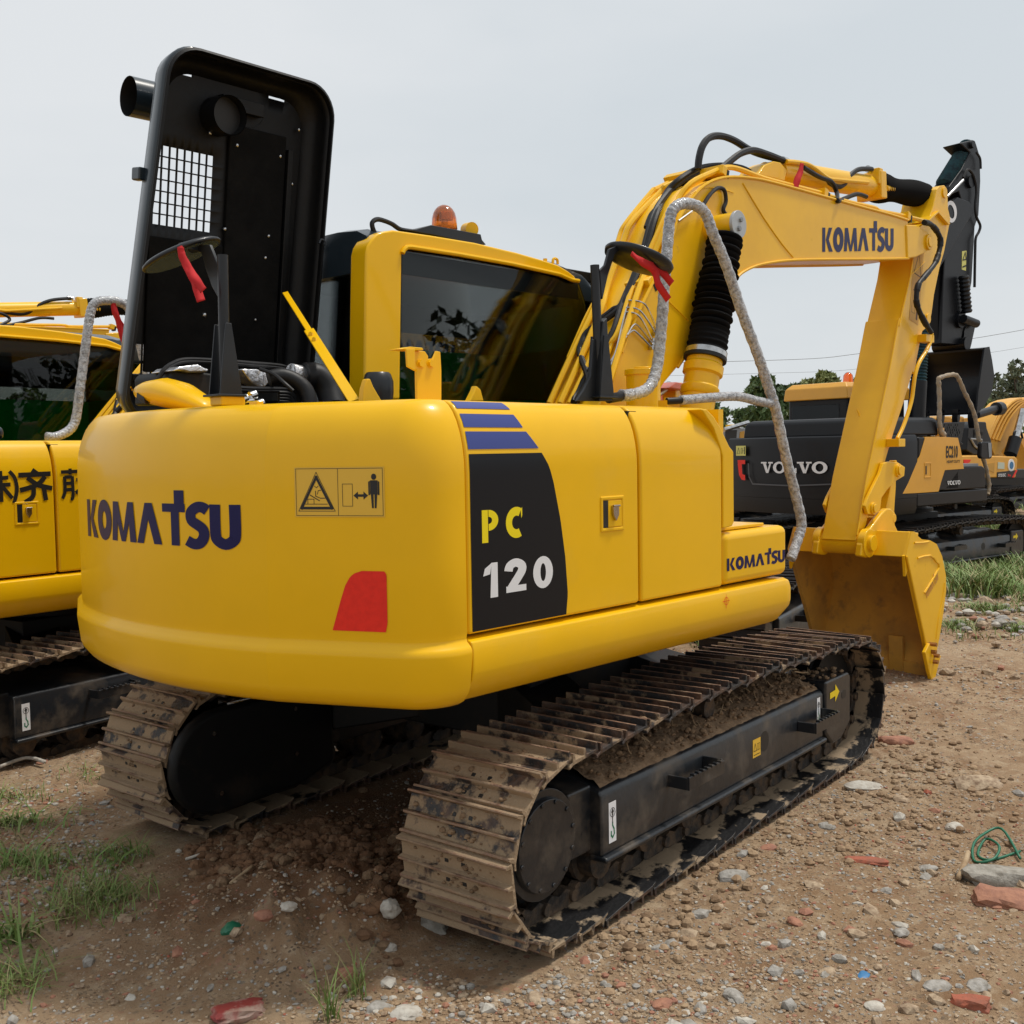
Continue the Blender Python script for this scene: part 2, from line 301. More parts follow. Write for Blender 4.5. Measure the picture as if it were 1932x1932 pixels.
sideMap=lambda y:(lambda a,b,off:(a,y-off,b))          # right-hand flank: x forward, z up
# ------------------------------------------------------------------ ground
def gz(x,y):
    d=math.hypot(x-0,y-0); s=min(1,max(0,(d-6)/9)); z=-.24*s*s*(3-2*s)
    return z
def gdet(x,y):
    v=Vector((x,y,0)); n=noise.fractal(v*.9,1,2,3)*.03+noise.fractal(v*4.3,1,2,4)*.012+noise.fractal(v*16,1,2,3)*.005
    flat=math.exp(-((abs(abs(y)-.98)/.36)**4))*(1 if -1.9<x<1.9 else 0)
    z=n*(1-.9*flat)-.012
    for mx_,my,s,h in ((-1.95,-.45,.14,.11),(-1.75,-.2,.22,.07),(-1.45,-.25,.25,.06),(-1.65,-.5,.12,.12),(-2.5,1.0,.5,.05),(-1.2,.1,.3,.05),(-2.35,-.75,.25,.03)):
        e=math.exp(-((x-mx_)**2+(y-my)**2)/(2*s*s)); z+=h*e*(1+.8*noise.noise(v*9))
    return z
def ground():
    rs=[0]+[.6*(1.0125**i) for i in range(470)]; rs=[r for r in rs if r<60]+[70,90,120,180,260,400,700,1200]
    na=340; vs=[];view=YAW
    angs=[view+R(-38)+R(76)*i/(na-1) for i in range(na)]+[view+R(38)+R(284)*i/40 for i in range(1,40)]
    A=len(angs)
    for r in rs:
        for a in angs:
            x,y=CAMP[0]+r*math.cos(a),CAMP[1]+r*math.sin(a); z=gz(x,y)
            if .5<r<30: z+=gdet(x,y)
            else: z-=.012
            vs.append((x,y,z))
    fs=[(i*A+j,(i+1)*A+j,(i+1)*A+(j+1)%A,i*A+(j+1)%A) for i in range(len(rs)-1) for j in range(A)]
    me=bpy.data.meshes.new('ground'); me.from_pydata(vs,[],fs); me.polygons.foreach_set('use_smooth',[True]*len(fs))
    m=bpy.data.materials.new('dirt_ground'); m.use_nodes=True; nt=m.node_tree; b=nt.nodes['Principled BSDF']; L=nt.links.new
    g=N(nt,'ShaderNodeNewGeometry'); P=g.outputs['Position']
    def nz(sc,det=6,ro=.6):
        n=N(nt,'ShaderNodeTexNoise'); n.inputs['Scale'].default_value=sc; n.inputs['Detail'].default_value=det; n.inputs['Roughness'].default_value=ro; L(P,n.inputs['Vector']); return n.outputs[0]
    def rng(x,a,b2,c=0,d=1):
        r=N(nt,'ShaderNodeMapRange'); r.inputs[1].default_value=a;r.inputs[2].default_value=b2;r.inputs[3].default_value=c;r.inputs[4].default_value=d; L(x,r.inputs[0]); return r.outputs[0]
    def mix(f,a,b2):
        x=N(nt,'ShaderNodeMix',data_type='RGBA'); L(f,x.inputs[0])
        for i,q in ((6,a),(7,b2)):
            if isinstance(q,tuple): x.inputs[i].default_value=(*q,1)
            else: L(q,x.inputs[i])
        return x.outputs[2]
    c=mix(rng(nz(.8),.35,.65),(.295,.19,.108),(.385,.28,.178))
    c=mix(rng(nz(3.1),.48,.68),c,(.235,.138,.074))
    c=mix(rng(nz(14),.5,.72),c,(.45,.345,.23))
    # damp reddish patch of churned soil between and behind the tracks (a real stain with its own shape)
    sx=N(nt,'ShaderNodeSeparateXYZ'); L(P,sx.inputs[0])
    def ma(op,a,b2=None,c2=None):
        n=N(nt,'ShaderNodeMath',operation=op)
        for i,q in enumerate((a,b2,c2)):
            if q is None: continue
            if isinstance(q,(int,float)): n.inputs[i].default_value=q
            else: L(q,n.inputs[i])
        return n.outputs[0]
    ex=ma('DIVIDE',ma('ADD',sx.outputs[0],.5),1.75); ey=ma('DIVIDE',ma('ADD',sx.outputs[1],.05),.85)
    rr=ma('SQRT',ma('ADD',ma('MULTIPLY',ex,ex),ma('MULTIPLY',ey,ey))); rr=ma('ADD',rr,ma('MULTIPLY',ma('SUBTRACT',nz(1.7),.5),1.1))
    wet=rng(rr,.75,1.15,1,0); c=mix(ma('MULTIPLY',wet,.85),c,mix(rng(nz(5),.4,.6),(.215,.105,.05),(.15,.075,.037)))
    # fine pebbles by voronoi
    for sc,th,cols,amt in ((26,.28,((.32,.29,.25),(.30,.15,.10),(.2,.15,.1)),.45),(60,.30,((.45,.42,.37),(.34,.20,.14),(.14,.10,.07)),.35)):
        v=N(nt,'ShaderNodeTexVoronoi'); v.inputs['Scale'].default_value=sc; L(P,v.inputs['Vector'])
        s=N(nt,'ShaderNodeSeparateColor'); L(v.outputs['Color'],s.inputs[0])
        pc=mix(rng(s.outputs[0],.3,.35),mix(rng(s.outputs[1],.5,.55),cols[0],cols[1]),cols[2])
        msk=ma('MULTIPLY',rng(v.outputs['Distance'],th,th+.08,1,0),rng(s.outputs[2],amt,amt+.02,0,1))
        msk=ma('MULTIPLY',msk,rng(nz(2.3),.38,.6,.15,1)); msk=ma('MULTIPLY',msk,rng(wet,0,1,1,.45)); c=mix(msk,c,pc)
    L(c,b.inputs['Base Color']); L(rng(wet,0,1,.95,.72),b.inputs['Roughness']); b.inputs['Specular IOR Level'].default_value=.25
    h=ma('ADD',ma('MULTIPLY',nz(11,9,.75),.6),ma('MULTIPLY',nz(70,5,.75),.5)); bp=N(nt,'ShaderNodeBump'); bp.inputs['Strength'].default_value=1.0; bp.inputs['Distance'].default_value=.022; L(h,bp.inputs['Height']); L(bp.outputs[0],b.inputs['Normal'])
    me.materials.append(m); o=bpy.data.objects.new('ground',me); col.objects.link(o); o['kind']='structure'
ground()
# ------------------------------------------------------------------ the main excavator
EX=thing('excavator','glossy yellow excavator in front, its black engine hood raised, PC 120 on its side','excavator',group='yellow excavators parked in the yard')
def ub(mb,name,m,parent=None,**k):
    return mb.build(name,m,parent=parent or EX,rot=None if parent else SLEW,**k)
YS=-1.209
# --- undercarriage (heading 0)
N_SH=46
def track_loop():
    rear=[(-1.17,.700),(-1.353,.700),(-1.50,.665),(-1.62,.575),(-1.69,.43),(-1.705,.30),(-1.66,.165),(-1.57,.065),(-1.45,.01)]
    bot=[(-1.2,.0),(-.6,0),(0,0),(.6,0),(1.2,0),(1.45,.008)]
    fr=[(1.62,.055),(1.745,.16),(1.795,.31),(1.785,.47),(1.71,.60),(1.58,.675),(1.40,.705)]
    top=[(1.0,.72),(.6,.732),(.2,.738),(-.2,.735),(-.6,.722),(-.95,.708)]
    P=[Vector((a,b,0)) for a,b in rear+bot+fr+top]; P=[P[-1]]+P+[P[0],P[1]]
    o=[]
    for i in range(1,len(P)-2):
        p0,p1,p2,p3_=P[i-1:i+3]
        for k in range(12):
            t=k/12; o.append(.5*((2*p1)+(p2-p0)*t+(2*p0-5*p1+4*p2-p3_)*t*t+(3*p1-p0-3*p2+p3_)*t**3))
    o.append(o[0]); L_=[0]
    for a,b in zip(o,o[1:]): L_.append(L_[-1]+(b-a).length)
    res=[]
    for i in range(N_SH+1):
        s=L_[-1]*(i%N_SH)/N_SH; j=next(j for j in range(len(L_)-1) if L_[j+1]>=s); t=(s-L_[j])/(L_[j+1]-L_[j]); res.append(o[j].lerp(o[j+1],t))
    return [(p.x,p.y) for p in res],L_[-1]/N_SH
TL,PITCHL=track_loop()
def shoe_mesh(wd=.5):
    p=PITCHL; h=.030
    # cross-section in (s,n): n=0 outer grouser tip, plate below
    pl=-.029; th=.011
    sec=[(-p*.56,pl-.004),(-p*.535,pl),(-p*.520,-.003),(-p*.505,0),(-p*.465,0),(-p*.450,-.003),(-p*.435,pl+.003),(-p*.10,pl+.003),(-p*.085,-.004),(-p*.070,-.001),(-p*.030,-.001),(-p*.015,-.004),(0,pl+.003),(p*.29,pl+.002),(p*.305,-.006),(p*.32,-.003),(p*.36,-.003),(p*.375,-.006),(p*.39,pl-.004),(p*.52,pl-.014),(p*.52,pl-.014-th),(p*.38,pl-.004-th),(-p*.47,pl+.004-th)]
    mb=MB(); 
    mb.prism(sec,-wd/2,wd/2)
    grous={2,6,10}
    mb.mi=[0]*len(mb.mi)
    n=len(sec)
    for i in range(n):
        a,b=sec[i],sec[(i+1)%n]
        if a[1]>-.012 and b[1]>-.012: mb.mi[2+i]=1
        if i in(20,21): mb.mi[2+i]=2
    mb.m=3
    for xx in (-.27,.14):
        for yy in (-.045,.03): mb.b6(p*xx,p*xx+.014,yy,yy+.018,pl-.006,pl+.0052)
    mb.m=0
    return mb
def make_track(ysgn,thingp,first=None):
    y0=.98*ysgn
    ch=MB()
    for i in range(N_SH):
        (a,b),(c,d)=TL[i],TL[i+1]; tx,tz=c-a,d-b; l=math.hypot(tx,tz); tx/=l;tz/=l; nx,nz=tz,-tx   # inward? fixed below
        mx_,mz=(a+c)/2,(b+d)/2
        if (mx_*nx+(mz-.36)*nz)>0: nx,nz=-nx,-nz
        for s in (-1,1):
            q=[]
            for u,v in ((-.5,.045),(.5,.045),(.52,.09),(.25,.115),(0,.098),(-.25,.115),(-.52,.09)):
                q.append((mx_+tx*u*PITCHL*1.05+nx*v,mz+tz*u*PITCHL*1.05+nz*v))
            ch.prism(q,y0+s*.075-.016,y0+s*.075+.016)
        ch.cyl((a+nx*.08,y0-.105,b+nz*.08),(a+nx*.08,y0+.105,b+nz*.08),.024,10)
    tr=ch.build('track_chain','link',thingp)
    sh0=None
    for i in range(N_SH):
        (a,b),(c,d)=TL[i],TL[i+1]; mx_,mz=(a+c)/2,(b+d)/2; tx,tz=c-a,d-b; l=math.hypot(tx,tz); tx/=l;tz/=l; nx,nz=-tz,tx
        if (mx_*nx+(mz-.36)*nz)<0: nx,nz=-nx,-nz
        if sh0 is None and first is None: sh=shoe_mesh().build('track_shoe',['shoe','grouser','shoein','decalB'],tr,bev=.003,seg=1); sh0=sh
        else: sh=(sh0 or first).copy(); col.objects.link(sh); sh.parent=tr; sh0=sh0 or first
        if (tx*nz-tz*nx)<0: X=Vector((tx,0,tz))
        else: X=Vector((-tx,0,-tz))
        Zv=Vector((nx,0,nz)); Yv=Zv.cross(X)
        sh.matrix_local=Matrix([[X.x,Yv.x,Zv.x,mx_],[X.y,Yv.y,Zv.y,y0],[X.z,Yv.z,Zv.z,mz],[0,0,0,1]])@Matrix.Rotation(random.uniform(-.02,.02),4,'X')@Matrix.Rotation(.06+random.uniform(-.03,.03),4,'Y')
    # sprocket + idler + rollers
    sp=MB(); n=21; prof=[]
    for k in range(n*4):
        a=2*PI*k/(n*4); r=(.262,.272,.262,.235)[k%4]; prof.append((-1.375+r*math.cos(a),.375+r*math.sin(a)))
    sp.prism(prof,y0-.03,y0+.03); sp.build('sprocket','dark',thingp)
    i_=MB(); i_.cyl((1.43,y0-.07,.365),(1.43,y0+.07,.365),.255,40); i_.cyl((1.43,y0-.035,.365),(1.43,y0+.035,.365),.285,40); i_.build('idler','dark',thingp)
    for k in range(7):
        q=MB(); x=-.98+k*.34; q.lathe((x,y0-.14,.185),(x,y0+.14,.185),[(0,.05),(.02,.075),(.25,.075),(.26,.1),(.33,.1),(.34,.08),(.66,.08),(.67,.1),(.74,.1),(.75,.075),(.98,.075),(1,.05)],18); q.build('track_roller','link',thingp)
    q=MB(); q.cyl((-.05,y0-.02,.58),(-.05,y0+.19,.58),.062,18); q.cyl((-.05,y0-.1,.58),(-.05,y0,.58),.05,18); q.build('carrier_roller','link',thingp)
    return tr,sh0
# outer side frames
def ring_prism(mb,outer,inner,y0,y1):
    n=len(outer); vs=[(a,y0,b) for a,b in outer]+[(a,y0,b) for a,b in inner]+[(a,y1,b) for a,b in outer]+[(a,y1,b) for a,b in inner]
    fs=[]
    for i in range(n):
        j=(i+1)%n; fs+=[(i,j,n+j,n+i),(2*n+i,3*n+i,3*n+j,2*n+j),(i,2*n+i,2*n+j,j),(n+i,n+j,3*n+j,3*n+i)]
    mb.add(vs,fs)
def track_frame(s):
    fr=MB(); yo=-1.185; yi=-.83
    f=lambda y:y if s<0 else -y
    # main box with lower flange
    def pr(poly,x0,x1):
        poly=[(f(a),b) for a,b in poly]; fr.prismx(poly,x0,x1)
    secA=[(yo,.235),(yo,.462),(yo+.012,.482),(yi-.05,.56),(yi,.56),(yi,.23)]
    pr(secA,-1.08,.985)
    pr([(yo-.022,.212),(yo-.022,.234),(yo+.02,.240),(yo+.06,.240),(yo+.06,.212)],-1.08,.99)
    pr([(yo+.05,.25),(yo+.05,.5),(yi,.55),(yi,.25)],-1.22,-1.07)
    ob=fr.build('track_frame','frame',EX,bev=.012)
    yk=MB(); poly=[(yo-.012,.20),(yo-.012,.50),(yo+.02,.53),(yi-.05,.56),(yi,.56),(yi,.2)]; poly=[(f(a),b) for a,b in poly]
    k=MB(); out=[(.99,.255),(1.09,.175),(1.20,.18),(1.33,.25),(1.33,.50),(1.30,.525),(.99,.525)]
    k.prism(out,f(yo-.012),f(yo+.28)); y=k.build('idler_yoke','frame',EX,bev=.014)
    d=MB(); fm=(lambda a,b,off:(a,f(yo-.012-off),b))
    # yellow direction arrow
    if s<0:
        fill(d,fm,[(1.04,.425),(1.11,.430),(1.11,.398),(1.165,.444),(1.11,.492),(1.11,.462),(1.04,.458)],.002); d.build('direction_arrow',mat('arrow_yellow',(.75,.55,.0),.4),y)
        h=MB(); h.prism([(1.20,.405),(1.215,.395),(1.245,.395),(1.26,.405),(1.26,.43),(1.245,.44),(1.215,.44),(1.20,.43)],yo-.0135,yo+.02); h.build('slot',M['decalB'],y)
    # step brackets
    for x in ((-.60,.43),( .66,.385)):
        if s>0: break
        b=MB(); b.b6(x[0]-.0,x[0]+.30,yo-.10,yo-.088,x[1]-.05,x[1]+.005); b.b6(x[0],x[0]+.012,yo-.09,yo,x[1]-.05,x[1]+.0); b.b6(x[0]+.29,x[0]+.302,yo-.09,yo,x[1]-.05,x[1]+.01)
        for q in range(7): b.b6(x[0]+.03+q*.038,x[0]+.045+q*.038,yo-.105,yo-.083,x[1]+.002,x[1]+.013)
        b.build('step',"frame",ob,bev=.003)
    if s<0:
        c=MB(); c.cyl((.285,yo-.001,.37),(.285,yo+.02,.37),.048,28); c.build('access_hole','decalB',ob)
        hm=lambda x,z:(lambda a,b,off:(x+a,yo-off,z+b))
        def hook(x,z,sc,W=.05,H=.155):
            q=MB(); fill(q,hm(x,z),[(0,0),(W,0),(W,H),(0,H)],.0015); q.build('lifting_decal','white',ob)
            q=MB(); f2=hm(x,z); pts=[(W*.5+.34*W*math.cos(a),H*.74+.34*W*math.sin(a)) for a in [k*PI/10 for k in range(21)]]; line(q,f2,pts,.0025,.002)
            line(q,f2,[(W*.5,H*.63),(W*.5,H*.48)],.005,.002); fill(q,f2,[(W*.5,H*.84),(W*.72,H*.74),(W*.58,H*.74),(W*.58,H*.66),(W*.42,H*.66),(W*.42,H*.74),(W*.28,H*.74)],.0026)
            q.build('lifting_symbol','decalB',ob); q=MB(); line(q,f2,[(W*.5,H*.48),(W*.5,H*.42),(W*.68,H*.32),(W*.72,H*.2),(W*.5,H*.12),(W*.3,H*.18),(W*.3,H*.27)],.007,.002); q.build('hook_symbol','green',ob)
        hook(-1.035,.275,1); hook(.90,.315,1,.04,.14)
        q=MB(); f2=hm(.165,.315); fill(q,f2,[(0,0),(.08,0),(.08,.085),(0,.085)],.0015); q.build('small_warning_decal','decal',ob)
        q=MB(); line(q,f2,[(.008,.03),(.038,.03),(.023,.065),(.008,.03)],.003,.002); line(q,f2,[(.045,.03),(.072,.03),(.072,.06),(.045,.06),(.045,.03)],.002,.002); line(q,f2,[(.058,.03),(.058,.06)],.002,.002); line(q,f2,[(.01,.012),(.07,.012)],.003,.002); q.build('small_warning_symbol','decalB',ob)
    return ob
fr_r=track_frame(-1); fr_l=track_frame(1)
tr_r,shoe0=make_track(-1,EX); tr_l,_=make_track(1,EX,shoe0)
# final drive housings and round covers
for s in(-1,1):
    q=MB(); yo=1.175*s
    q.cyl((-1.40,yo-.30*s,.375),(-1.40,yo-.02*s,.375),.195,40); q.cyl((-1.40,yo-.02*s,.375),(-1.40,yo,.375),.168,40,.162)
    for k in range(12):
        a=k*PI/6+.2; x,z=-1.40+.152*math.cos(a),.375+.152*math.sin(a); q.cyl((x,yo,z),(x,yo+.006*s,z),.010,6)
    q.build('final_drive_cover','dark' if s>0 else 'frame',EX,bev=.004)
# inner side of the far track frame: travel motor cover (rounded), bolts
q=MB(); pts=[(-1.40+.265*math.cos(a),.36+.245*math.sin(a)) for a in [R(90+k*12) for k in range(16)]]+[(-.95,.13),(-.72,.20),(-.72,.60),(-.95,.60)]
q.prism(pts,.735,.665)
cv=q.build('travel_motor_cover','dark',EX,bev=.03)
for (x,z) in ((-1.45,.50),(-1.42,.22),(-.98,.52),(-.98,.30)):
    b=MB(); b.cyl((x,.665,z),(x,.657,z),.012,6); b.build('bolt','steel',cv)
# centre frame with X legs and turntable
q=MB(); q.prismz([(-.55,-.45),(.55,-.45),(.55,.45),(-.55,.45)],.42,.78)
for a,b in ((-1,-1),(1,-1),(1,1),(-1,1)):
    q.loft([[(a*x,b*y,z) for x,y,z in ((.25,.35,.45),(.55,.25,.45),(.55,.25,.74),(.25,.35,.74))],[(a*x,b*y,z) for x,y,z in ((.45,.95,.30),(.85,.95,.30),(.85,.95,.54),(.45,.95,.54))]])
cf=q.build('centre_frame','dark',EX,bev=.01)
q=MB(); q.cyl((0,0,.78),(0,0,.90),.52,48); q.cyl((0,0,.80),(0,0,.84),.60,48); q.build('slewing_ring','dark',EX)
q=MB(); f2=lambda a,b,off:(-.56-off,a,b); q.b6(-.573,-.57,.04,.13,.60,.72); q.build('tie_down_decal','white',cf)
q=MB(); line(q,lambda a,b,off:(-.5735-off,a,b),[(.085+.03*math.cos(a),.67+.03*math.sin(a)) for a in [k*PI/6 for k in range(13)]],.004,.0005); line(q,lambda a,b,off:(-.5735-off,a,b),[(.06,.62),(.11,.70)],.004,.001); q.build('tie_down_symbol','decalB',cf)
# dried mud lying on the right side frame and between the shoes
def mud(parent,s=-1,seed=1):
    mb=MB(); random.seed(seed); nx_,ny_=90,14
    vs=[];
    for j in range(ny_+1):
        for i in range(nx_+1):
            x=-1.05+2.02*i/nx_; y=-1.178+.35*j/ny_; v=Vector((x,y,seed)); e=min(1,min(j,ny_-j+2)/2.5)
            z=.478+.085*(y+1.178)/.3+ (.012+.028*abs(noise.fractal(v*7,1,2,3))+.012*noise.noise(v*30))*e -.004*(j==0)*4
            y+= .008*noise.noise(v*20) if j else .004
            vs.append((x,y*(1 if s<0 else -1),z))
    mb.add(vs,[(j*(nx_+1)+i,j*(nx_+1)+i+1,(j+1)*(nx_+1)+i+1,(j+1)*(nx_+1)+i) for j in range(ny_) for i in range(nx_)])
    def clod(x,y,z,r):
        k=len(mb.v); n=6; rings=[]
        for a in range(4):
            th=PI*(a+.5)/4; rings.append([(x+r*random.uniform(.7,1.3)*math.sin(th)*math.cos(q),y+r*random.uniform(.7,1.3)*math.sin(th)*math.sin(q),z+r*.7*math.cos(th)) for q in [2*PI*c/n for c in range(n)]])
        mb.loft(rings)
    for k in range(750):
        x=random.uniform(-1.03,.97); y=random.uniform(-1.165,-.9); clod(x,y*(1 if s<0 else -1),.50+.085*(y+1.178)/.3+random.uniform(0,.02),random.choice((.004,.006,.008,.013))*random.uniform(.7,1.4))
    for k in range(40):
        x=random.uniform(.99,1.30); clod(x,random.uniform(-1.18,-.95),.532,random.uniform(.005,.02))
    # sticks
    return mb.build('mud','mud',parent,sharp=60)
o=mud(fr_r); o['kind']='stuff'
mb=MB()
for k in range(60):
    x=random.uniform(-1.0,.95); y=random.uniform(-1.15,-.9); a=random.uniform(0,PI); l=random.uniform(.012,.035) if k>4 else random.uniform(.06,.10); z=.53+.085*(y+1.178)/.3
    if k<=8: x=random.uniform(.75,1.0)
    mb.tube([(x-l*math.cos(a),y-l*math.sin(a)*.5,z),(x,y,z+.012),(x+l*math.cos(a),y+l*math.sin(a)*.5,z+random.uniform(0,.05))],.0016 if k>4 else .005,4)
o=mb.build('straw_bits','wood',fr_r); o['kind']='stuff'
# clods stuck on near track shoes (top run and rear)
mb=MB(); random.seed(11)
def blob(mb,x,y,z,r,fl=.7):
    n=7; rings=[]
    for a in range(4):
        th=PI*(a+.5)/4; rings.append([(x+r*random.uniform(.75,1.25)*math.sin(th)*math.cos(q),y+r*random.uniform(.75,1.25)*math.sin(th)*math.sin(q),z+r*fl*math.cos(th)) for q in [2*PI*c/n for c in range(n)]])
    mb.loft(rings)
for s in(-1,1):
    for k in range(1900 if s<0 else 600):
        i=random.choice(range(N_SH)); (a,b),(c,d)=TL[i],TL[i+1]; t=random.random()
        x,z=a+(c-a)*t,b+(d-b)*t
        if z<.04 or x>1.6: continue
        if x>-1.3 and z>.6 and random.random()<.72: continue
        nx,nz=(x-max(-1.3,min(1.3,x))),(z-.36); l=math.hypot(nx,nz) or 1; nx/=l;nz/=l
        blob(mb,x-nx*.026,s*.98+random.triangular(-.24,.24,-.05),z-nz*.026,random.choice((.004,.006,.01))*random.uniform(.7,1.6))
o=mb.build('mud_clods','mud',tr_r,sharp=60); o['kind']='stuff'
# --- counterweight
def cw_path():
    P=[]; xc,yc,r=-1.640,-1.009,.20
    P.append((-1.617,YS,0,-1))
    for k in range(9):
        a=R(270-65*k/8); P.append((xc+r*math.cos(a),yc+r*math.sin(a),math.cos(a),math.sin(a)))
    a0=R(204.4); x2,y2=P[-1][:2]; x1,y1=2.13*math.cos(R(198.5)),2.13*math.sin(R(198.5))
    for k in range(1,5): t=k/4; P.append((x2+(x1-x2)*t,y2+(y1-y2)*t,math.cos(a0),math.sin(a0)))
    half=P[:]
    P.append((x1,y1,math.cos(R(198.5)),math.sin(R(198.5))))
    for k in range(1,14):
        a=R(198.5-37*k/14); P.append((2.13*math.cos(a),2.13*math.sin(a),math.cos(a),math.sin(a)))
    P.append((x1,-y1,math.cos(R(161.5)),math.sin(R(161.5))))
    return P+[(x,-y,nx,-ny) for x,y,nx,ny in reversed(half)]
CWP=cw_path()
def cw_prof():
    o=[(-.40,.905),(-.10,.908),(-.050,.914),(-.022,.930),(.000,.960),(.010,.985),(.022,1.09),(.021,1.106),(.014,1.116),(-.002,1.130),(-.005,1.142),(0,1.160),(0,1.4),(0,1.68)]
    for k in range(1,9): a=PI/2*k/8; o.append((-.115*(1-math.cos(a)),1.68+.245*math.sin(a)))
    return o+[(-.40,1.93)]
mb=MB(); rings=[[(x+nx*d,y+ny*d,z) for d,z in cw_prof()] for x,y,nx,ny in CWP]; mb.loft(rings,cap=True)
cw=ub(mb,'counterweight','yellow',bev=0,sharp=50)
npf=len(cw_prof()); se=cw.data.attributes.get('sharp_edge') or cw.data.attributes.new('sharp_edge','BOOLEAN','EDGE')
kr=[i for i,p in enumerate(CWP) if abs(abs(p[1])-2.13*math.sin(R(18.5)))<1e-6 and abs(p[0]-2.13*math.cos(R(198.5)))<1e-6]
for e in cw.data.edges:
    a,b=e.vertices
    if a//npf==b//npf and a//npf in kr: se.data[e.index].value=True
# surface map for the counterweight: a = distance along the plan path from the right kink, b = z
_s=[0]
for p,q in zip(CWP,CWP[1:]): _s.append(_s[-1]+math.hypot(q[0]-p[0],q[1]-p[1]))
def cwmap(a,b,off):
    a=min(max(a,0),_s[-1]-1e-4); i=max(j for j in range(len(_s)-1) if _s[j]<=a); t=(a-_s[i])/max(1e-6,_s[i+1]-_s[i]); p,q=CWP[i],CWP[i+1]
    nx,ny=p[2]+(q[2]-p[2])*t,p[3]+(q[3]-p[3])*t; o=0 if b<1.68 else -.115*(1-math.sqrt(max(0,1-((b-1.68)/.245)**2)))
    return (p[0]+(q[0]-p[0])*t+nx*(off+o),p[1]+(q[1]-p[1])*t+ny*(off+o),b)
def cw_find(u,v):      # nearest (a,b) on the counterweight whose picture position is (u,v)
    best=None
    for i in range(0,400):
        a=_s[-1]*i/400; p=UP.w(cwmap(a,1.5,0))-CAMP; z=p@Fv; uu=966+FP*(p@Rv)/z
        if best is None or abs(uu-u)<best[0]:
            if z<6.2 and a<_s[-1]*.8: best=(abs(uu-u),a,z)
    a=best[1]; 
    lo,hi=.9,2.0
    for _ in range(30):
        m=(lo+hi)/2; p=UP.w(cwmap(a,m,0))-CAMP; vv=966-FP*(p@Uv)/(p@Fv)
        if vv>v: lo=m
        else: hi=m
    return a,(lo+hi)/2
# big lettering runs from left to right in the picture = decreasing a
aL,bL=cw_find(166,1015); aR,bR=cw_find(453,1035); _,bT=cw_find(420,952)
tw=sum(GL[c][0] for c in 'KOMATSU')+.03*6
hh=bT-bR; sc=abs(aL-aR)/(tw*hh)
lm=letters('KOMATSU',0,0,hh,sc,lambda x,y,off:cwmap(aL-x,bR+y,off+.002)); lm.build('maker_lettering','navy',cw,sharp=180)
# warning decal
a0,b0=cw_find(558,970); a1,b1=cw_find(727,880); _,b2=cw_find(727,976)
W_=a0-a1; H_=b1-b2; dm=lambda x,y,off:cwmap(a0-x,b2+y,off)
patch(dm,0,W_,0,H_,.0016,8,3).build('warning_decal','decal',cw,sharp=180)
q=MB(); e=.0024; B=lambda pts:[(a*W_,b*H_) for a,b in pts]
line(q,dm,B([(.02,.03),(.98,.03),(.98,.97),(.02,.97),(.02,.03)]),.0015,e); line(q,dm,B([(.49,.03),(.49,.97)]),.0015,e)
line(q,dm,B([(.08,.18),(.42,.18),(.25,.80),(.08,.18)]),.009,e); line(q,dm,B([(.045,.12),(.455,.12),(.25,.90),(.045,.12)]),.0018,e)
line(q,dm,B([(.12,.26),(.37,.26)]),.002,e); line(q,dm,B([(.15,.26),(.15,.36),(.22,.36),(.22,.26)]),.002,e); line(q,dm,B([(.24,.52),(.24,.42),(.29,.38),(.36,.38)]),.0025,e); line(q,dm,B([(.18,.44),(.28,.33)]),.003,e); line(q,dm,B([(.26,.46),(.27,.53),(.30,.54)]),.002,e); line(q,dm,B([(.23,.62),(.25,.59),(.27,.62)]),.002,e)
line(q,dm,B([(.54,.22),(.65,.22),(.65,.66),(.54,.66),(.54,.22)]),.0016,e)
fill(q,dm,B([(.66,.43),(.71,.51),(.71,.455),(.77,.455),(.77,.51),(.82,.43),(.77,.35),(.77,.405),(.71,.405),(.71,.35)]),e)
fill(q,dm,[(.885*W_+.009*math.cos(t),.80*H_+.010*math.sin(t)) for t in [k*PI/8 for k in range(16)]],e)
for bx in ([(.845,.73),(.925,.73),(.925,.45),(.845,.45)],[(.85,.47),(.88,.47),(.88,.18),(.86,.18)],[(.89,.47),(.92,.47),(.91,.18),(.89,.18)],[(.825,.70),(.842,.72),(.842,.44),(.825,.44)],[(.928,.72),(.945,.70),(.945,.44),(.928,.44)]): e+=.0001; fill(q,dm,B(bx),e)
q.build('warning_symbols','decalB',cw,sharp=180)
# red reflector
ra,rb=cw_find(622,1192); rc,rd_=cw_find(729,1078); _,re=cw_find(729,1193)
def rl(t):   # left edge curve
    pts=[(0,0),(.25,.08),(.5,.16),(.75,.25),(.88,.33),(.95,.40),(1,.56)]
    for (y0,x0),(y1,x1) in zip(pts,pts[1:]):
        if t<=y1: return (x0+(x1-x0)*(t-y0)/(y1-y0))*(ra-rc)
    return .56*(ra-rc)
rrf=lambda t:(ra-rc)*(1.0-.035*max(0,(.15-t)/.15)-.04*max(0,(t-.95)/.05))
patch(lambda x,y,off:cwmap(ra-x,re+y,off),0,1,0,rd_-re,.002,10,24,left=rl,right=rrf).build('red_reflector','red',cw,sharp=180)
# top furniture on the counterweight
px,py,pz=UP.at(427,757,z=1.935)
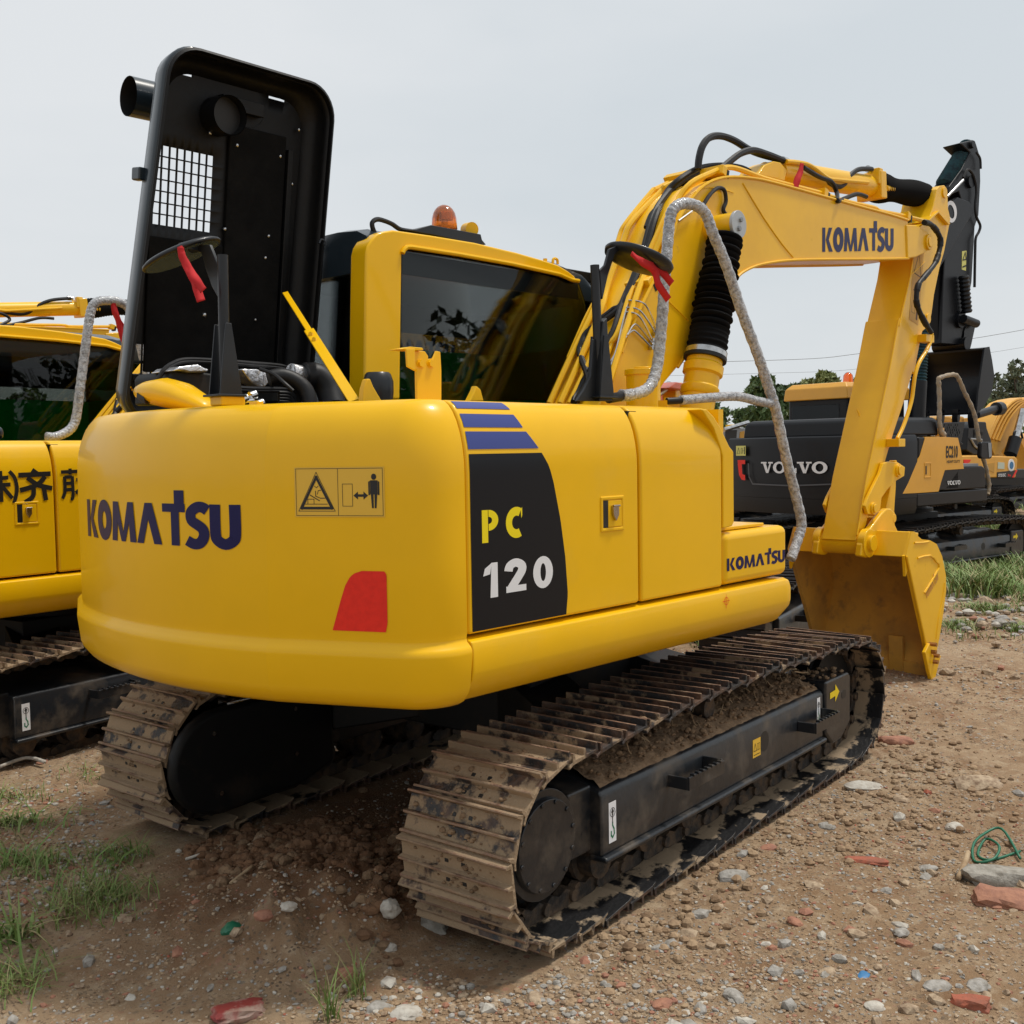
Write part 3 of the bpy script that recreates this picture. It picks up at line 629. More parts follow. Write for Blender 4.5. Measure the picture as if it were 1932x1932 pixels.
# --- side doors, skirt, tank
def door(x0,x1,name):
    pr=[(YS,1.150),(YS,1.68)]+[(YS+.105*(1-math.cos(PI/2*k/8)),1.68+.243*math.sin(PI/2*k/8)) for k in range(1,9)]+[(-.90,1.926),(-.90,1.89),(-1.06,1.88),(-1.16,1.65),(-1.16,1.150)]
    return ub(MB().prismx(pr,x0,x1),name,'yellow',bev=.012,seg=3)
d1=door(-1.609,-.668,'engine_side_door'); d2=door(-.652,-.062,'pump_side_door')
# recessed margins next to counterweight
sk=MB(); sp_=[(-1.0,1.138),(-1.195,1.138),(-1.222,1.128),(-1.229,1.10),(-1.229,1.03),(-1.222,1.0),(-1.16,.928),(-1.13,.915),(-1.0,.912)]
rings=[]
for x,k in ((-1.612,1),(.46,1),(.50,.8),(.524,.45)):
    rings.append([(x,-1.0+(y+1.0)*(1 if k==1 else .985 if k==.8 else .95),1.03+(z-1.03)*(1 if k==1 else .96 if k==.8 else .78)) for y,z in sp_])
sk.loft(rings); skirt=ub(sk,'side_skirt','yellow',bev=.006)
fmS=sideMap(-1.2295)
q=MB(); c0=UP.at(1370,1134,y=-1.23); cx,cz=c0[0],c0[2]
line(q,fmS,[(cx-.028,cz),(cx+.028,cz)],.0025,.0012); line(q,fmS,[(cx,cz-.03),(cx,cz+.03)],.0025,.0016); line(q,fmS,[(cx+.016*math.cos(k*PI/8),cz+.016*math.sin(k*PI/8)) for k in range(17)],.0025,.0020); q.build('centre_mark','red',skirt,sharp=180)
tk=MB(); tk.b6(-.055,.505,-1.213,-.45,1.150,1.382); tank=ub(tk,'fuel_tank','yellow',bev=.035,seg=4)
q=MB(); q.b6(-.03,.36,-1.17,-.6,1.385,1.400); ub(q,'tank_top_cover','yellow',tank,bev=.004)
x0,_,z0=UP.at(1372,1078,y=-1.214); x1,_,z1=UP.at(1481,1060,y=-1.214); _,_,zt=UP.at(1385,1052,y=-1.214)
letters('KOMATSU',x0,z0,zt-z0,(x1-x0)/(tw*(zt-z0)),sideMap(-1.2135)).build('maker_lettering','navy',tank,sharp=180)
# front slanting end plate
ep=[(1332,772),(1345,785),(1358,806),(1375,842),(1383,852),(1384,985),(1380,993),(1363,997),(1362,860),(1357,842),(1345,808),(1322,772)]
q=MB(); q.prism(pxz(UP,ep,-1.205),-1.209,-.45); ub(q,'front_end_plate','yellow',bev=.006)
q=MB(); q.b6(-.058,-.02,-1.19,-.46,1.39,1.915); ub(q,'front_bulkhead','yellow')
# black gap filler / body core (keeps the engine bay open at the top)
q=MB(); q.b6(-1.64,-.07,-1.10,-1.05,.95,1.86); q.b6(-1.62,.50,-1.15,1.15,.93,1.14); q.b6(-.66,-.60,-1.15,.28,1.14,1.90); q.b6(-1.62,-.05,.95,1.0,1.14,1.90)
bf=ub(q,'body_frame','dark')
q=MB(); q.b6(-.60,-.08,-.92,-.30,1.895,1.920); ub(q,'deck_plate','yellow',bev=.004)
# left flank
q=MB(); pr=[(-a,b) for a,b in [(YS,1.150),(YS,1.68)]+[(YS+.105*(1-math.cos(PI/2*k/8)),1.68+.243*math.sin(PI/2*k/8)) for k in range(1,9)]+[(-.95,1.926),(-.95,1.15)]]
q.prismx(pr,-1.60,-.75); ub(q,'left_side_door','yellow',bev=.012)
q=MB(); q.loft([[(x,-y,z) for x,y,z in r] for r in rings]); ub(q,'left_skirt','yellow',bev=.006)
# latch
lx,_,lz=UP.at(1155,969,y=YS)
q=MB(); out=[(lx-.072,lz-.067),(lx+.072,lz-.067),(lx+.072,lz+.067),(lx-.072,lz+.067)]; inn=[(lx-.058,lz-.052),(lx+.058,lz-.052),(lx+.058,lz+.052),(lx-.058,lz+.052)]
ring_prism(q,out,inn,YS-.005,YS+.01); la=ub(q,'latch_surround','yellow',d1,bev=.005,seg=3)
q=MB(); q.b6(lx-.057,lx-.027,YS-.0025,YS+.01,lz-.051,lz+.051); ub(q,'latch_recess','decalB',d1)
q=MB(); q.b6(lx-.028,lx+.056,YS-.004,YS+.01,lz-.050,lz+.050); ub(q,'latch_plate','yellow',d1,bev=.002)
q=MB(); q.prism([(lx-.012,lz+.032),(lx+.022,lz+.034),(lx+.022,lz-.005),(lx+.006,lz-.028),(lx-.010,lz-.005)],YS-.018,YS-.004); q.b6(lx-.014,lx+.024,YS-.024,YS-.012,lz+.026,lz+.034); ub(q,'latch','lens',d1,bev=.003)
# decals on the door: stripes, dark panel, number
def smap(a,b,off):
    o=0 if b<1.68 else .105*(1-math.sqrt(max(0,1-((b-1.68)/.243)**2)))
    return (a,YS+o-off,b)
xl=-1.594
def sfit(v,u):  # z on side surface for picture position
    lo,hi=1.1,1.92
    for _ in range(30):
        m=(lo+hi)/2; p=UP.w(smap(u,m,0))-CAMP; vv=966-FP*(p@Uv)/(p@Fv)
        if vv>v: lo=m
        else: hi=m
    return (lo+hi)/2
def xfit(u,z):
    lo,hi=-1.61,0
    for _ in range(30):
        m=(lo+hi)/2; p=UP.w(smap(m,z,0))-CAMP; uu=966+FP*(p@Rv)/(p@Fv)
        if uu<u: lo=m
        else: hi=m
    return (lo+hi)/2
st=MB()
for (vb,vt,ub_,ut) in ((771,758,962,945),(806,781,986,968),(847,814,1016,992)):
    zb,zt=sfit(vb,-1.5),sfit(vt,-1.5); xb,xt=xfit(ub_,zb),xfit(ut,zt)
    patch(smap,0,1,zb,zt,.0015,3,6,mb=st,left=lambda t:xl+ (0 if vb>775 else -.0),right=lambda t,xb=xb,xt=xt:xb+(xt-xb)*t)
st.build('blue_stripes','stripe',d1,sharp=180)
zb,zt=1.158,sfit(856,-1.5)
cur=[(1068,1157),(1071,1120),(1066,1050),(1057,980),(1044,910),(1036,880),(1023,854)]
cxz=[(lambda q:(q[0],q[2]))(UP.at(u,v,y=YS)) for u,v in cur]
def rcur(t):
    z=zb+(zt-zb)*t
    for (xa,za),(xb2,zb2) in zip(cxz,cxz[1:]):
        if z<=zb2: return xa+(xb2-xa)*max(0,(z-za))/(zb2-za)
    return cxz[-1][0]
patch(smap,0,1,zb,zt,.0015,4,28,left=lambda t:xl,right=rcur).build('number_panel','blackvinyl',d1,sharp=180)
PQ=lambda u,v:(lambda q:(q[0],q[2]))(UP.at(u,v,y=YS))
(xa,za),(xb_,zb_),(xc_,zc_)=PQ(909,1022),PQ(990,1022),PQ(909,965)
pm=sideMap(YS-.002)
hP=PQ(907,963)[1]-PQ(909,1025)[1]
letters('P',xa,PQ(909,1025)[1],hP,1.2,pm).build('letter_p','numyellow',d1,sharp=180)
letters('C',PQ(954,1016)[0],PQ(954,1017)[1],hP*.98,1.25,pm).build('letter_c','numyellow',d1,sharp=180)
z1=PQ(925,1128)[1]; hn=PQ(925,1062)[1]-z1
for ch_,uu,zz,hh_,ww in (('1',911,z1,hn,1.42),('2',953,z1+.008,hn*.97,1.48),('0',1006,PQ(1020,1109)[1],hn*.93,1.42)):
    letters(ch_,PQ(uu,1100)[0],zz,hh_,ww,pm).build('digit','white',d1,sharp=180)
# ------------------------------------------------------------------ raised engine hood
Lh=Vector((0,-.147,1)).normalized(); Dh=Vector((0,1,.147)).normalized(); H0=Vector((0,.50,3.50))
def hmap(s,t,d):  # s = x, t = height above z 1.92 measured on the leaning sheet, d = depth outwards
    return H0+Lh*((t-3.5)/Lh.z)+Vector((s,0,0))+Dh*d
def rrect(x0a,x0b,x1a,x1b,z0,z1,r0,r1,n=8):  # xa at bottom, xb at top; r0 bottom radius, r1 top radius
    P=[]
    for cx,cz,a0,r in ((x1a-r0,z0+r0,-90,r0),(x1b-r1,z1-r1,0,r1),(x0b+r1,z1-r1,90,r1),(x0a+r0,z0+r0,180,r0)):
        for k in range(n+1): a=R(a0+90*k/n); P.append((cx+r*math.cos(a),cz+r*math.sin(a)))
    return P
def hring(i,d,z0=1.90): return [hmap(x,z,d) for x,z in rrect(-1.765+i,-1.635+i,-.785-i,-.752-i,z0+i,3.505-i,.13-i*.3,.15-i*.3)]
mb=MB()
mb.loft([hring(.0,.012),hring(-.006,.03),hring(.0,.07),hring(.006,.11),hring(.03,.14),hring(.08,.156)],cap=False)
mb.m=1
mb.loft([hring(.08,.150),hring(.040,.136),hring(.018,.108),hring(.014,.06),hring(.016,.012)],cap=False)
mb.m=1
# gasket-like rolled rim
mb.loft([hring(.016,.012),hring(.008,-.006),hring(.0,.0),hring(.0,.012)],cap=False)
# back sheet with openings
def unhood(u,v,d=.148):
    # intersect the picture ray with the back sheet
    dd=Vector(UP.M.T@(Fv*FP+Rv*(u-966)-Uv*(v-966))); o=Vector(UP.M.T@(CAMP-UP.o)); pt=hmap(0,3.5,d); t=(pt-o).dot(Dh)/dd.dot(Dh); p=o+dd*t
    return p.x,3.5+(p-H0-Dh*d).dot(Lh)*Lh.z
def Zh(a,b): return unhood(*Z1([(a,b)])[0])
gx1,gz1=Zh(566,590); gx0=-1.60; _,gzb=Zh(520,950); 
ncol=8; cw_=(gx1-gx0)/ncol; ch_=(gz1-gzb)/7
holes=[]
for i in range(ncol):
    for j in range(7): holes.append((gx0+i*cw_+cw_*.12,gx0+(i+1)*cw_-cw_*.12,gzb+j*ch_+ch_*.06,gzb+(j+1)*ch_-ch_*.06))
bx,bz=Zh(225,1600); bx2,bz2=Zh(320,1640)
for i in range(4):
    for j in range(2): holes.append((bx2-.19+i*.046,bx2-.19+i*.046+.038,bz2-.005+j*.085,bz2-.005+j*.085+.072))
hx,hz=Zh(860,315); holes.append((hx-.045,hx+.045,hz-.014,hz+.014))
hx,hz=Zh(425,172); holes.append((hx-.035,hx+.04,hz-.035,hz+.035))
xs=sorted(set([-1.69,-.80]+[round(h[k],4) for h in holes for k in(0,1)]+[-1.69+.89*i/12 for i in range(13)])); zs=sorted(set([1.97,3.435]+[round(h[k],4) for h in holes for k in(2,3)]+[1.97+1.465*i/16 for i in range(17)]))
def inh(x,z):
    return any(a<x<b and c<z<d for a,b,c,d in holes)
def hclamp(x,z):
    t=(z-1.9)/1.605; a=-1.765+.13*t+.065; b=-.785+.033*t-.065; r=.09; i=0
    if z>3.435-r: i=r-math.sqrt(max(0,r*r-(z-3.435+r)**2))
    if z<2.0+r: i=r-math.sqrt(max(0,r*r-(2.0+r-z)**2))
    return min(max(x,a+i),b-i)
vid={}; vs=[]; fs=[]
for i in range(len(xs)-1):
    for j in range(len(zs)-1):
        if inh((xs[i]+xs[i+1])/2,(zs[j]+zs[j+1])/2): continue
        cxm,czm=(xs[i]+xs[i+1])/2,(zs[j]+zs[j+1])/2
        if (xs[i]<-1.60 and zs[j]>3.3) or (xs[i]>-.90 and zs[j+1]<2.05): pass
        q=[]
        for a,b in ((i,j),(i+1,j),(i+1,j+1),(i,j+1)):
            if (a,b) not in vid: vid[(a,b)]=len(vs); vs.append(hmap(hclamp(xs[a],zs[b]),zs[b],.150))
            q.append(vid[(a,b)])
        fs.append(tuple(q))
mb.m=1; mb.add(vs,fs)
hood=ub(mb,'engine_hood',['hoodout','hoodin'],sharp=50)
so_=hood.modifiers.new('sheet','SOLIDIFY'); so_.thickness=.004; so_.offset=0
# lining, ribs, rivets, brackets
q=MB(); ax_,az_=Zh(605,990); bx_,bz_=Zh(880,500)
def hbox(mb,s0,s1,t0,t1,d0,d1): 
    vs=[hmap(s,t,d) for s in(s0,s1) for t in(t0,t1) for d in(d0,d1)]; mb.add(vs,[(0,1,3,2),(4,6,7,5),(0,4,5,1),(2,3,7,6),(0,2,6,4),(1,5,7,3)])
hbox(q,ax_,bx_+.02,az_-.62,bz_,.128,.148); hbox(q,-1.62,ax_-.005,az_-.62,gzb-.05,.13,.148); q.build('foam_lining','foam',hood,bev=.006)
q=MB(); 
for t in (az_-.66,): hbox(q,-1.68,-.82,t,t+.03,.12,.149)
hbox(q,bx_+.03,bx_+.06,2.0,3.2,.12,.149); hbox(q,-1.3,-1.08,3.31,3.37,.10,.148); q.build('hood_rib','hoodin',hood,bev=.004)
for (a,b) in ((605,935),(810,968),(795,1070),(510,1337),(748,1360),(662,543),(865,595),(920,725),(535,485),(952,470)):
    s,t=Zh(a,b); m=MB(); p=hmap(s,t,.128); r=.009 if a!=510 else .012; m.lathe(p,p-Dh*.008,[(0,r),(.6,r*.8),(1,r*.2)],10); m.build('rivet','steel',hood)
# seam band and lower skin step on the outside
q=MB(); rr_=[hring(-.010,.05),hring(-.010,.10)]
hbox(q,-1.70,-1.66,2.93,2.985,.09,.158); q.build('hood_bumper','hoodout',hood,bev=.008)
# exhaust: stub inside, elbow outside turned to the rear
def hpt(a,b,d): 
    u,v=Z1([(a,b)])[0]; s,t=unhood(u,v,d); return hmap(s,t,d)
pc=hpt(642,400,.03)
q=MB(); ax=Dh; 
def ringpts(c,n_,r,k=32):
    n_=Vector(n_).normalized(); u=n_.orthogonal().normalized(); w2=n_.cross(u); return [c+(u*math.cos(2*PI*i/k)+w2*math.sin(2*PI*i/k))*r for i in range(k)]
q.loft([ringpts(pc,ax,.086),ringpts(pc+ax*.16,ax,.086)],cap=False); q.loft([ringpts(pc,ax,.083),ringpts(pc+ax*.16,ax,.083)],cap=False); q.m=1; q.loft([ringpts(pc+ax*.05,ax,.0835),ringpts(pc+ax*.055,ax,.0835)])
q.build('exhaust_stub',['hoodin','decalB'],hood)
ou,ov=Z1([(163,310)])[0]; op=Vector(UP.at(ou,ov,y=.93))
q=MB(); dx=Vector((1,-.05,.0)).normalized(); mid=op+dx*.36
path_=[op,op+dx*.2,mid,mid+Vector((.07,-.03,0)),mid+Vector((.10,-.10,0)),mid+Vector((.10,-.24,-.01))]
P_=crom(path_,3); 
def tubeopen(mb,P,r,seg=28):
    up=Vector((0,0,1)); rings=[]
    for i,p in enumerate(P):
        t=(P[min(i+1,len(P)-1)]-P[max(i-1,0)]).normalized(); s2=t.cross(up).normalized(); u2=s2.cross(t); rings.append([p+(u2*math.cos(2*PI*k/seg)+s2*math.sin(2*PI*k/seg))*r for k in range(seg)])
    mb.loft(rings,cap=False)
tubeopen(q,P_,.088); q.m=1; tubeopen(q,[p+Vector((.001,0,0)) for p in P_[:6]],.085); q.loft([ringpts(op+dx*.25,dx,.085,28),ringpts(op+dx*.26,dx,.085,28)])
q.build('exhaust_pipe',['hoodout','decalB'],hood)
# hood stay
x_s=-.93; sA=UP.at(538,552,y=.50); sB=UP.at(668,757,y=-.30)
sA=Vector(sA); sB=Vector(sB); 
def flatbar(mb,A,B,w,t,side):
    A,B=Vector(A),Vector(B); d=(B-A).normalized(); s=(Vector(side)-d*Vector(side).dot(d)).normalized(); n_=d.cross(s)
    mb.loft([[P+s*a*w/2+n_*b*t/2 for a,b in ((-1,-1),(1,-1),(1,1),(-1,1))] for P in (A,B)])
q=MB(); sd=Vector((.62,-.78,0)); M1=sA.lerp(sB,.44); flatbar(q,sA,M1,.026,.008,sd); flatbar(q,sA.lerp(sB,.38)+Vector((0,0,.0)),sB,.044,.010,sd)
hs=ub(q,'hood_stay','yellow',bev=.002)
for t in (.42,.47): m=MB(); p=sA.lerp(sB,t)-Vector((.78,.62,0))*.008; m.cyl(p,p-Vector((.78,.62,0))*.012,.010,6); m.build('bolt','yellow',hs)
# ------------------------------------------------------------------ engine seen under the hood
def E(u,v,y): return Vector(UP.at(u,v,y=y))
q=MB(); q.b6(-1.50,-.70,-.65,.55,1.30,1.945); en=ub(q,'engine_block','dark',bev=.02)
ZCp=lambda a,b,y:E(*ZC([(a,b)])[0],y)
q=MB(); q.prism([(lambda p:(p.x,p.z))(ZCp(a,b,.25)) for a,b in ((230,270),(225,225),(250,190),(300,200),(430,205),(500,215),(640,215),(700,240),(760,290),(850,300),(850,380),(230,380))],.25,.55); q.build('valve_cover','dark',en,bev=.012)
q=MB(); q.prism([(lambda p:(p.x,p.z))(ZCp(a,b,.22)) for a,b in ((240,195),(275,170),(385,157),(425,178),(452,185),(440,203),(345,205),(300,195))],.22,.40); q.build('breather_cover','foil',en,bev=.008)
q=MB(); q.prism([(lambda p:(p.x,p.z))(ZCp(a,b,.18)) for a,b in ((635,183),(730,185),(760,205),(765,290),(740,288),(690,262),(655,215))],.18,.36); q.build('heat_shield','foil',en,bev=.006)
q=MB(); q.prism([(lambda p:(p.x,p.z))(ZCp(a,b,.2)) for a,b in ((765,190),(880,190),(890,215),(830,212),(800,250),(768,290))],.2,.36); q.build('heat_shield','foil',en,bev=.006)
q=MB(); a,b=ZCp(915,205,.15),ZCp(1010,225,.15); q.cyl(a,b,.040,18); q.build('turbo_clamp','foil',en)
q=MB(); q.tube([ZCp(1000,225,.13),ZCp(1060,225,.12),ZCp(1110,260,.1),ZCp(1140,320,.08),ZCp(1160,400,.05)],.058,16,5); q.build('intake_hose','rubber',en)
q=MB(); q.tube([ZCp(790,240,.1),ZCp(860,225,.08),ZCp(940,250,.05),ZCp(1005,310,.02),ZCp(1030,400,.0)],.034,12,5); q.build('coolant_hose','rubber',en)
q=MB(); q.tube([ZCp(740,185,.12),ZCp(820,215,.05),ZCp(880,265,-.02),ZCp(930,310,-.05)],.008,8,5); q.tube([ZCp(600,290,.05),ZCp(700,296,.05),ZCp(900,300,.05),ZCp(945,315,.05),ZCp(965,345,.05),ZCp(968,400,.05)],.008,8,4); q.tube([ZCp(600,303,.05),ZCp(700,309,.05),ZCp(870,312,.05),ZCp(915,330,.05),ZCp(930,370,.05)],.007,8,4)
for k in range(4): q.tube([ZCp(850,318+k*17,.04),ZCp(905,322+k*17,.04),ZCp(925,340+k*17,.04)],.006,6,3)
q.build('fuel_lines','rubber',en)
q=MB()
for s_ in (0,14): q.tube([ZCp(155,240+s_,.3),ZCp(185,190+s_,.3),ZCp(240,150+s_,.3),(ZCp(320,128+s_,.3)),ZCp(520,136+s_,.3),ZCp(700,150+s_,.3),ZCp(860,165+s_,.3),ZCp(930,190+s_,.3)],.008,8,5)
q.build('hood_seal','rubber',en)
q=MB()
for a,b,c,d in ((690,380,740,390),(640,370,700,365),(690,340,700,385)): q.cyl(ZCp(a,b,-.15),ZCp(c,d,-.16),.010,8)
for a,b in ((699,340),(740,388),(648,362)): p=ZCp(a,b,-.15); q.cyl(p-Vector((.012,0,0)),p+Vector((.012,0,.008)),.017,10)
q.build('hose_fitting','steel',en)
# camera housing, mirror base, hooks and bracket on the deck
def loft_oval(mb,A,B,prof,side,up,seg=20):
    A,B=Vector(A),Vector(B); s=Vector(side).normalized(); u=Vector(up).normalized()
    mb.loft([[A.lerp(B,t)+s*w_*math.cos(2*PI*k/seg)+u*(o_+h_*math.sin(2*PI*k/seg)) for k in range(seg)] for t,w_,h_,o_ in prof])
hA=Vector(UP.at(274,742,x=-1.86)); hB=Vector(UP.at(398,768,x=-1.80))
q=MB(); loft_oval(q,hA,hB,[(-.05,.030,.020,.0),(-.02,.055,.034,.003),(.08,.070,.046,.008),(.35,.088,.060,.020),(.6,.088,.056,.018),(.82,.07,.042,.006),(.96,.045,.026,-.004),(1.02,.02,.01,-.006)],Vector((-.8,-.2,0)),Vector((.05,0,1)))
ch=ub(q,'camera_housing','yellow',sharp=180)
q=MB(); dA=(hB-hA).normalized(); nrm=Vector((-.82,-.35,-.1)).normalized(); c0=hA+dA*.050+nrm*.052+Vector((0,0,-.008)); 
q.loft([[c0+dA*a*.045*k+Vector((0,0,1))*(b*.020-a*.010)*k+nrm*o for a,b in ((-1,-.7),(-.9,1),(.6,1),(1,-1),(.2,-1.1))] for o,k in ((-.02,.62),(.024,.62),(.025,.55))]); q.build('lens_window','decalB',ch)
bA=Vector(UP.at(425,757,x=-1.93)); yR=bA.y
q=MB(); q.box((bA.x+.01,bA.y,1.945),(.10,.075,.035)); rm_=ub(q,'mirror_base','yellow',bev=.006)
def mirror(base,top,disc,half,ang,minor,arm_from,arm_mid,parentname,strutdir):
    q=MB(); base=Vector(base); top=Vector(top); q.cyl(base,top,.019,14); post=ub(q,parentname,'black')
    q=MB(); 
    for s in(-1,1): q.prism([(base.x-.045,base.z),(base.x+.05,base.z),(base.x+.012,base.z+.26),(base.x-.012,base.z+.26)],base.y+s*.032,base.y+s*.038)
    q.box(base+Vector((0,0,.004)),(.12,.10,.008)); q.build('post_gusset','black',post,bev=.002)
    wR=Vector(UP.M.T@Rv); wU=Vector(UP.M.T@Uv); wF=Vector(UP.M.T@Fv)
    c,s=math.cos(ang),math.sin(ang); e1=wR*c+wU*s; cp_=Vector(UP.M.T@(CAMP-UP.o)); wF=(Vector(disc)-cp_).normalized(); e1=(e1-wF*e1.dot(wF)).normalized(); p1=wF.cross(e1); p1=p1 if p1.z>0 else -p1; nn=(-p1*math.sqrt(1-minor**2)-wF*minor).normalized(); e2=nn.cross(e1)
    disc=Vector(disc); q=MB(); seg=44
    prof=[(.0,.001),(.3,.010),(.75,.014),(.93,.012),(1,.006),(1.02,.0),(1,-.006),(.94,-.008)] if minor<.3 else [(.0,-.002),(.3,-.002),(.75,.0),(.93,.006),(1,.012),(1.03,.006),(1.02,.0),(1,-.012),(.6,-.03),(.0,-.035)]
    q.loft([[disc+(e1*math.cos(2*PI*k/seg)*half+e2*math.sin(2*PI*k/seg)*half*.86)*max(r,.01)-nn*h for k in range(seg)] for r,h in prof],cap=False); 
    mi_=q.build('mirror_shell','black',post,sharp=60)
    if minor>.3: return post,nn,e1,e2,disc
    q=MB(); q.loft([[disc+(e1*math.cos(2*PI*k/seg)*half+e2*math.sin(2*PI*k/seg)*half*.86)*r+nn*.0085 for k in range(seg)] for r in (.95,.01)],cap=False); q.build('mirror_glass',mat('painted_mirror_reflection',(.10,.135,.16),.25,coat=.5),mi_)  # grey-blue reflection painted into the base colour of the mirror face
    return post,nn,e1,e2,disc
rt=Vector(UP.at(420,481,x=bA.x)); dc=Vector(UP.at(343,481,x=bA.x-.02))
ppost,nn,e1,e2,dcc=mirror((bA.x,bA.y,1.96),rt,dc,.150,R(22),.22,None,None,'rear_mirror_post',1)
q=MB(); k1=[UP.at(*p,x=bA.x) for p in ((375,462),(398,462),(413,500),(416,540),(414,562),(402,540),(390,505),(383,478),(372,474))]
vs=[Vector(p) for p in k1]; q.loft([[p+Vector((-.006,0,0)) for p in vs],[p+Vector((.006,0,0)) for p in vs]]); q.b6(dcc.x-.03,dcc.x+.03,dcc.y-.09,dcc.y-.03,dcc.z+.005,dcc.z+.035); q.build('mirror_arm','black',ppost,bev=.002)
# front mirror
fb=Vector(UP.at(1132,752,y=-.90)); ft=Vector(UP.at(1122,500,y=-.90)); fc=Vector(UP.at(1205,489,y=-.93))
fpost,nn2,f1,f2_,fcc=mirror((fb.x,fb.y,fb.z),ft,fc,.150,R(-18),.36,None,None,'front_mirror_post',1)
q=MB()
for pts in (((1123,500),(1116,505),(1116,640),(1124,640)),):pass
def plate(mb,pts,y,t): mb.prism(pxz(UP,pts,y),y-t/2,y+t/2)
plate(q,[(1133,607),(1140,600),(1150,757),(1126,757)],-.915,.03); plate(q,[(1085,757),(1100,735),(1112,710),(1117,640),(1125,640),(1128,757)],-.90,.012); q.build('mirror_mount','black',fpost,bev=.003)
q=MB(); plate(q,[(1133,560),(1130,510),(1140,500),(1148,470),(1160,465),(1195,470),(1198,476),(1165,474),(1158,480),(1145,520),(1135,565)],-.905,.012); q.build('mirror_arm','black',fpost,bev=.002)
# yellow bracket (hood latch plate), lifting eyes, filler cap
yb=-.95
q=MB(); plate(q,[(778,662),(800,663),(806,672),(806,680),(812,682),(818,672),(822,662),(829,664),(831,700),(831,756),(785,756),(784,700),(778,695)],yb,.012); plate(q,[(740,660),(765,655),(788,657),(790,662),(768,662)],yb,.05); plate(q,[(765,658),(782,658),(782,700),(767,692)],yb-.03,.008)
hb=ub(q,'latch_bracket','yellow',bev=.0025)
for u in (791,810): m=MB(); p=Vector(UP.at(u,686,y=yb)); m.cyl(p,p+Vector((0,-.016,0)),.013,6); m.cyl(p,p+Vector((0,-.008,0)),.017,16); m.build('bolt','yellow',hb)
for pts,y in (([(680,757),(682,735),(688,715),(694,715),(700,730),(716,757)],-.55),([(881,757),(892,735),(894,728),(902,735),(908,757)],-.75),([(477,765),(477,757),(490,757),(490,765)],-.5)):
    q=MB(); plate(q,pts,y,.03 if len(pts)>4 else .05); ub(q,'lifting_eye' if len(pts)>4 else 'rubber_stop','yellow',bev=.004)
q=MB(); p=Vector(UP.at(714,757,y=-.35)); q.lathe(p-Vector((0,0,.03)),p+Vector((0,0,.115)),[(0,.055),(.45,.062),(.75,.062),(.95,.052),(1,.045)],20); ub(q,'air_cleaner_cap','black',sharp=30)
# ------------------------------------------------------------------ cab
YC=.30
cabx0,cabx1=-.72,1.02
q=MB(); q.b6(cabx0+.03,cabx1,.34,1.18,2.74,2.80); q.b6(cabx0+.03,cabx1,.34,1.18,1.05,1.15)
# black structure: rear frame, left frame, pillars
def bar(x0,x1,y0,y1,z0,z1): q.b6(x0,x1,y0,y1,z0,z1)
bar(cabx0+.012,cabx0+.05,.34,1.18,1.15,1.98); bar(cabx0+.012,cabx0+.05,.34,.40,1.98,2.74); bar(cabx0+.012,cabx0+.05,1.12,1.18,1.98,2.74); bar(cabx0+.012,cabx0+.05,.40,1.12,2.66,2.74)
bar(cabx1-.04,cabx1,.34,.38,1.15,2.74); bar(cabx1-.04,cabx1,1.14,1.18,1.15,2.74); bar(-.66,cabx1,1.15,1.18,1.15,1.9); bar(-.02,.05,1.15,1.18,1.9,2.74)
cab=ub(q,'cab','black',bev=.008)
q=MB(); prf=[(.30,2.62),(.30,2.72),(.33,2.80),(.40,2.835),(.55,2.85),(.95,2.85),(1.10,2.835),(1.18,2.80),(1.20,2.72),(1.20,2.62)]
rg=[]
for x,k,dz in ((cabx0-.012,.93,-.05),(cabx0,.98,-.015),(cabx0+.06,1,0),(cabx1-.30,1,0),(cabx1-.12,.985,-.03),(cabx1,.96,-.09)):
    rg.append([(x,.75+(y-.75)*k,2.62+(z-2.62)*(1+dz*5 if dz else 1)) for y,z in prf])
q.loft(rg); ub(q,'roof','hoodout',cab,sharp=40)
q=MB(); rp=ZR([(65,1485),(70,900),(78,400),(92,345),(120,300),(160,260),(205,243),(280,232),(560,272),(880,325),(1190,398),(1400,458),(1500,492),(1570,535),(1615,570),(1640,608),(1615,606),(1590,600),(1500,558),(1150,480),(750,410),(400,356),(368,362),(350,385),(345,410),(338,900),(330,1485)])
q.prism(pxz(UP,rp,YC-.02),YC-.02,YC+.10); wf=ub(q,'window_surround','yellow',cab,bev=.022,seg=4)
q=MB(); rp=ZR([(340,405),(352,380),(372,362),(400,360),(750,413),(1150,484),(1500,562),(1590,603),(1640,610)])
P_=[Vector((x,YC-.026,z)) for x,z in pxz(UP,rp,YC-.02)]; q.tube(P_,.012,8); q.build('window_lip','yellow',wf)
q=MB(); gp=ZR([(330,1490),(340,405),(352,380),(372,362),(400,360),(750,413),(1150,484),(1500,562),(1590,603),(1640,608),(1690,760),(1712,900),(1650,1080),(1590,1220),(1500,1490)])
q.prism(pxz(UP,gp,YC),YC-.004,YC+.004); ub(q,'side_window','glass',cab,sharp=30)
q=MB(); ring_prism(q,pxz(UP,ZR([(1640,608),(1690,760),(1712,900),(1650,1080),(1500,1490),(1420,1490),(1590,1060),(1640,900),(1625,760),(1560,603)]),YC),pxz(UP,ZR([(1630,640),(1670,770),(1685,900),(1630,1070),(1490,1480),(1440,1480),(1600,1060),(1650,900),(1640,760),(1590,640)]),YC),YC+.006,YC+.03); ub(q,'window_frame','black',cab)
q=MB(); q.b6(cabx0+.02,cabx0+.028,.36,1.16,1.96,2.70); ub(q,'rear_window','glass',cab)
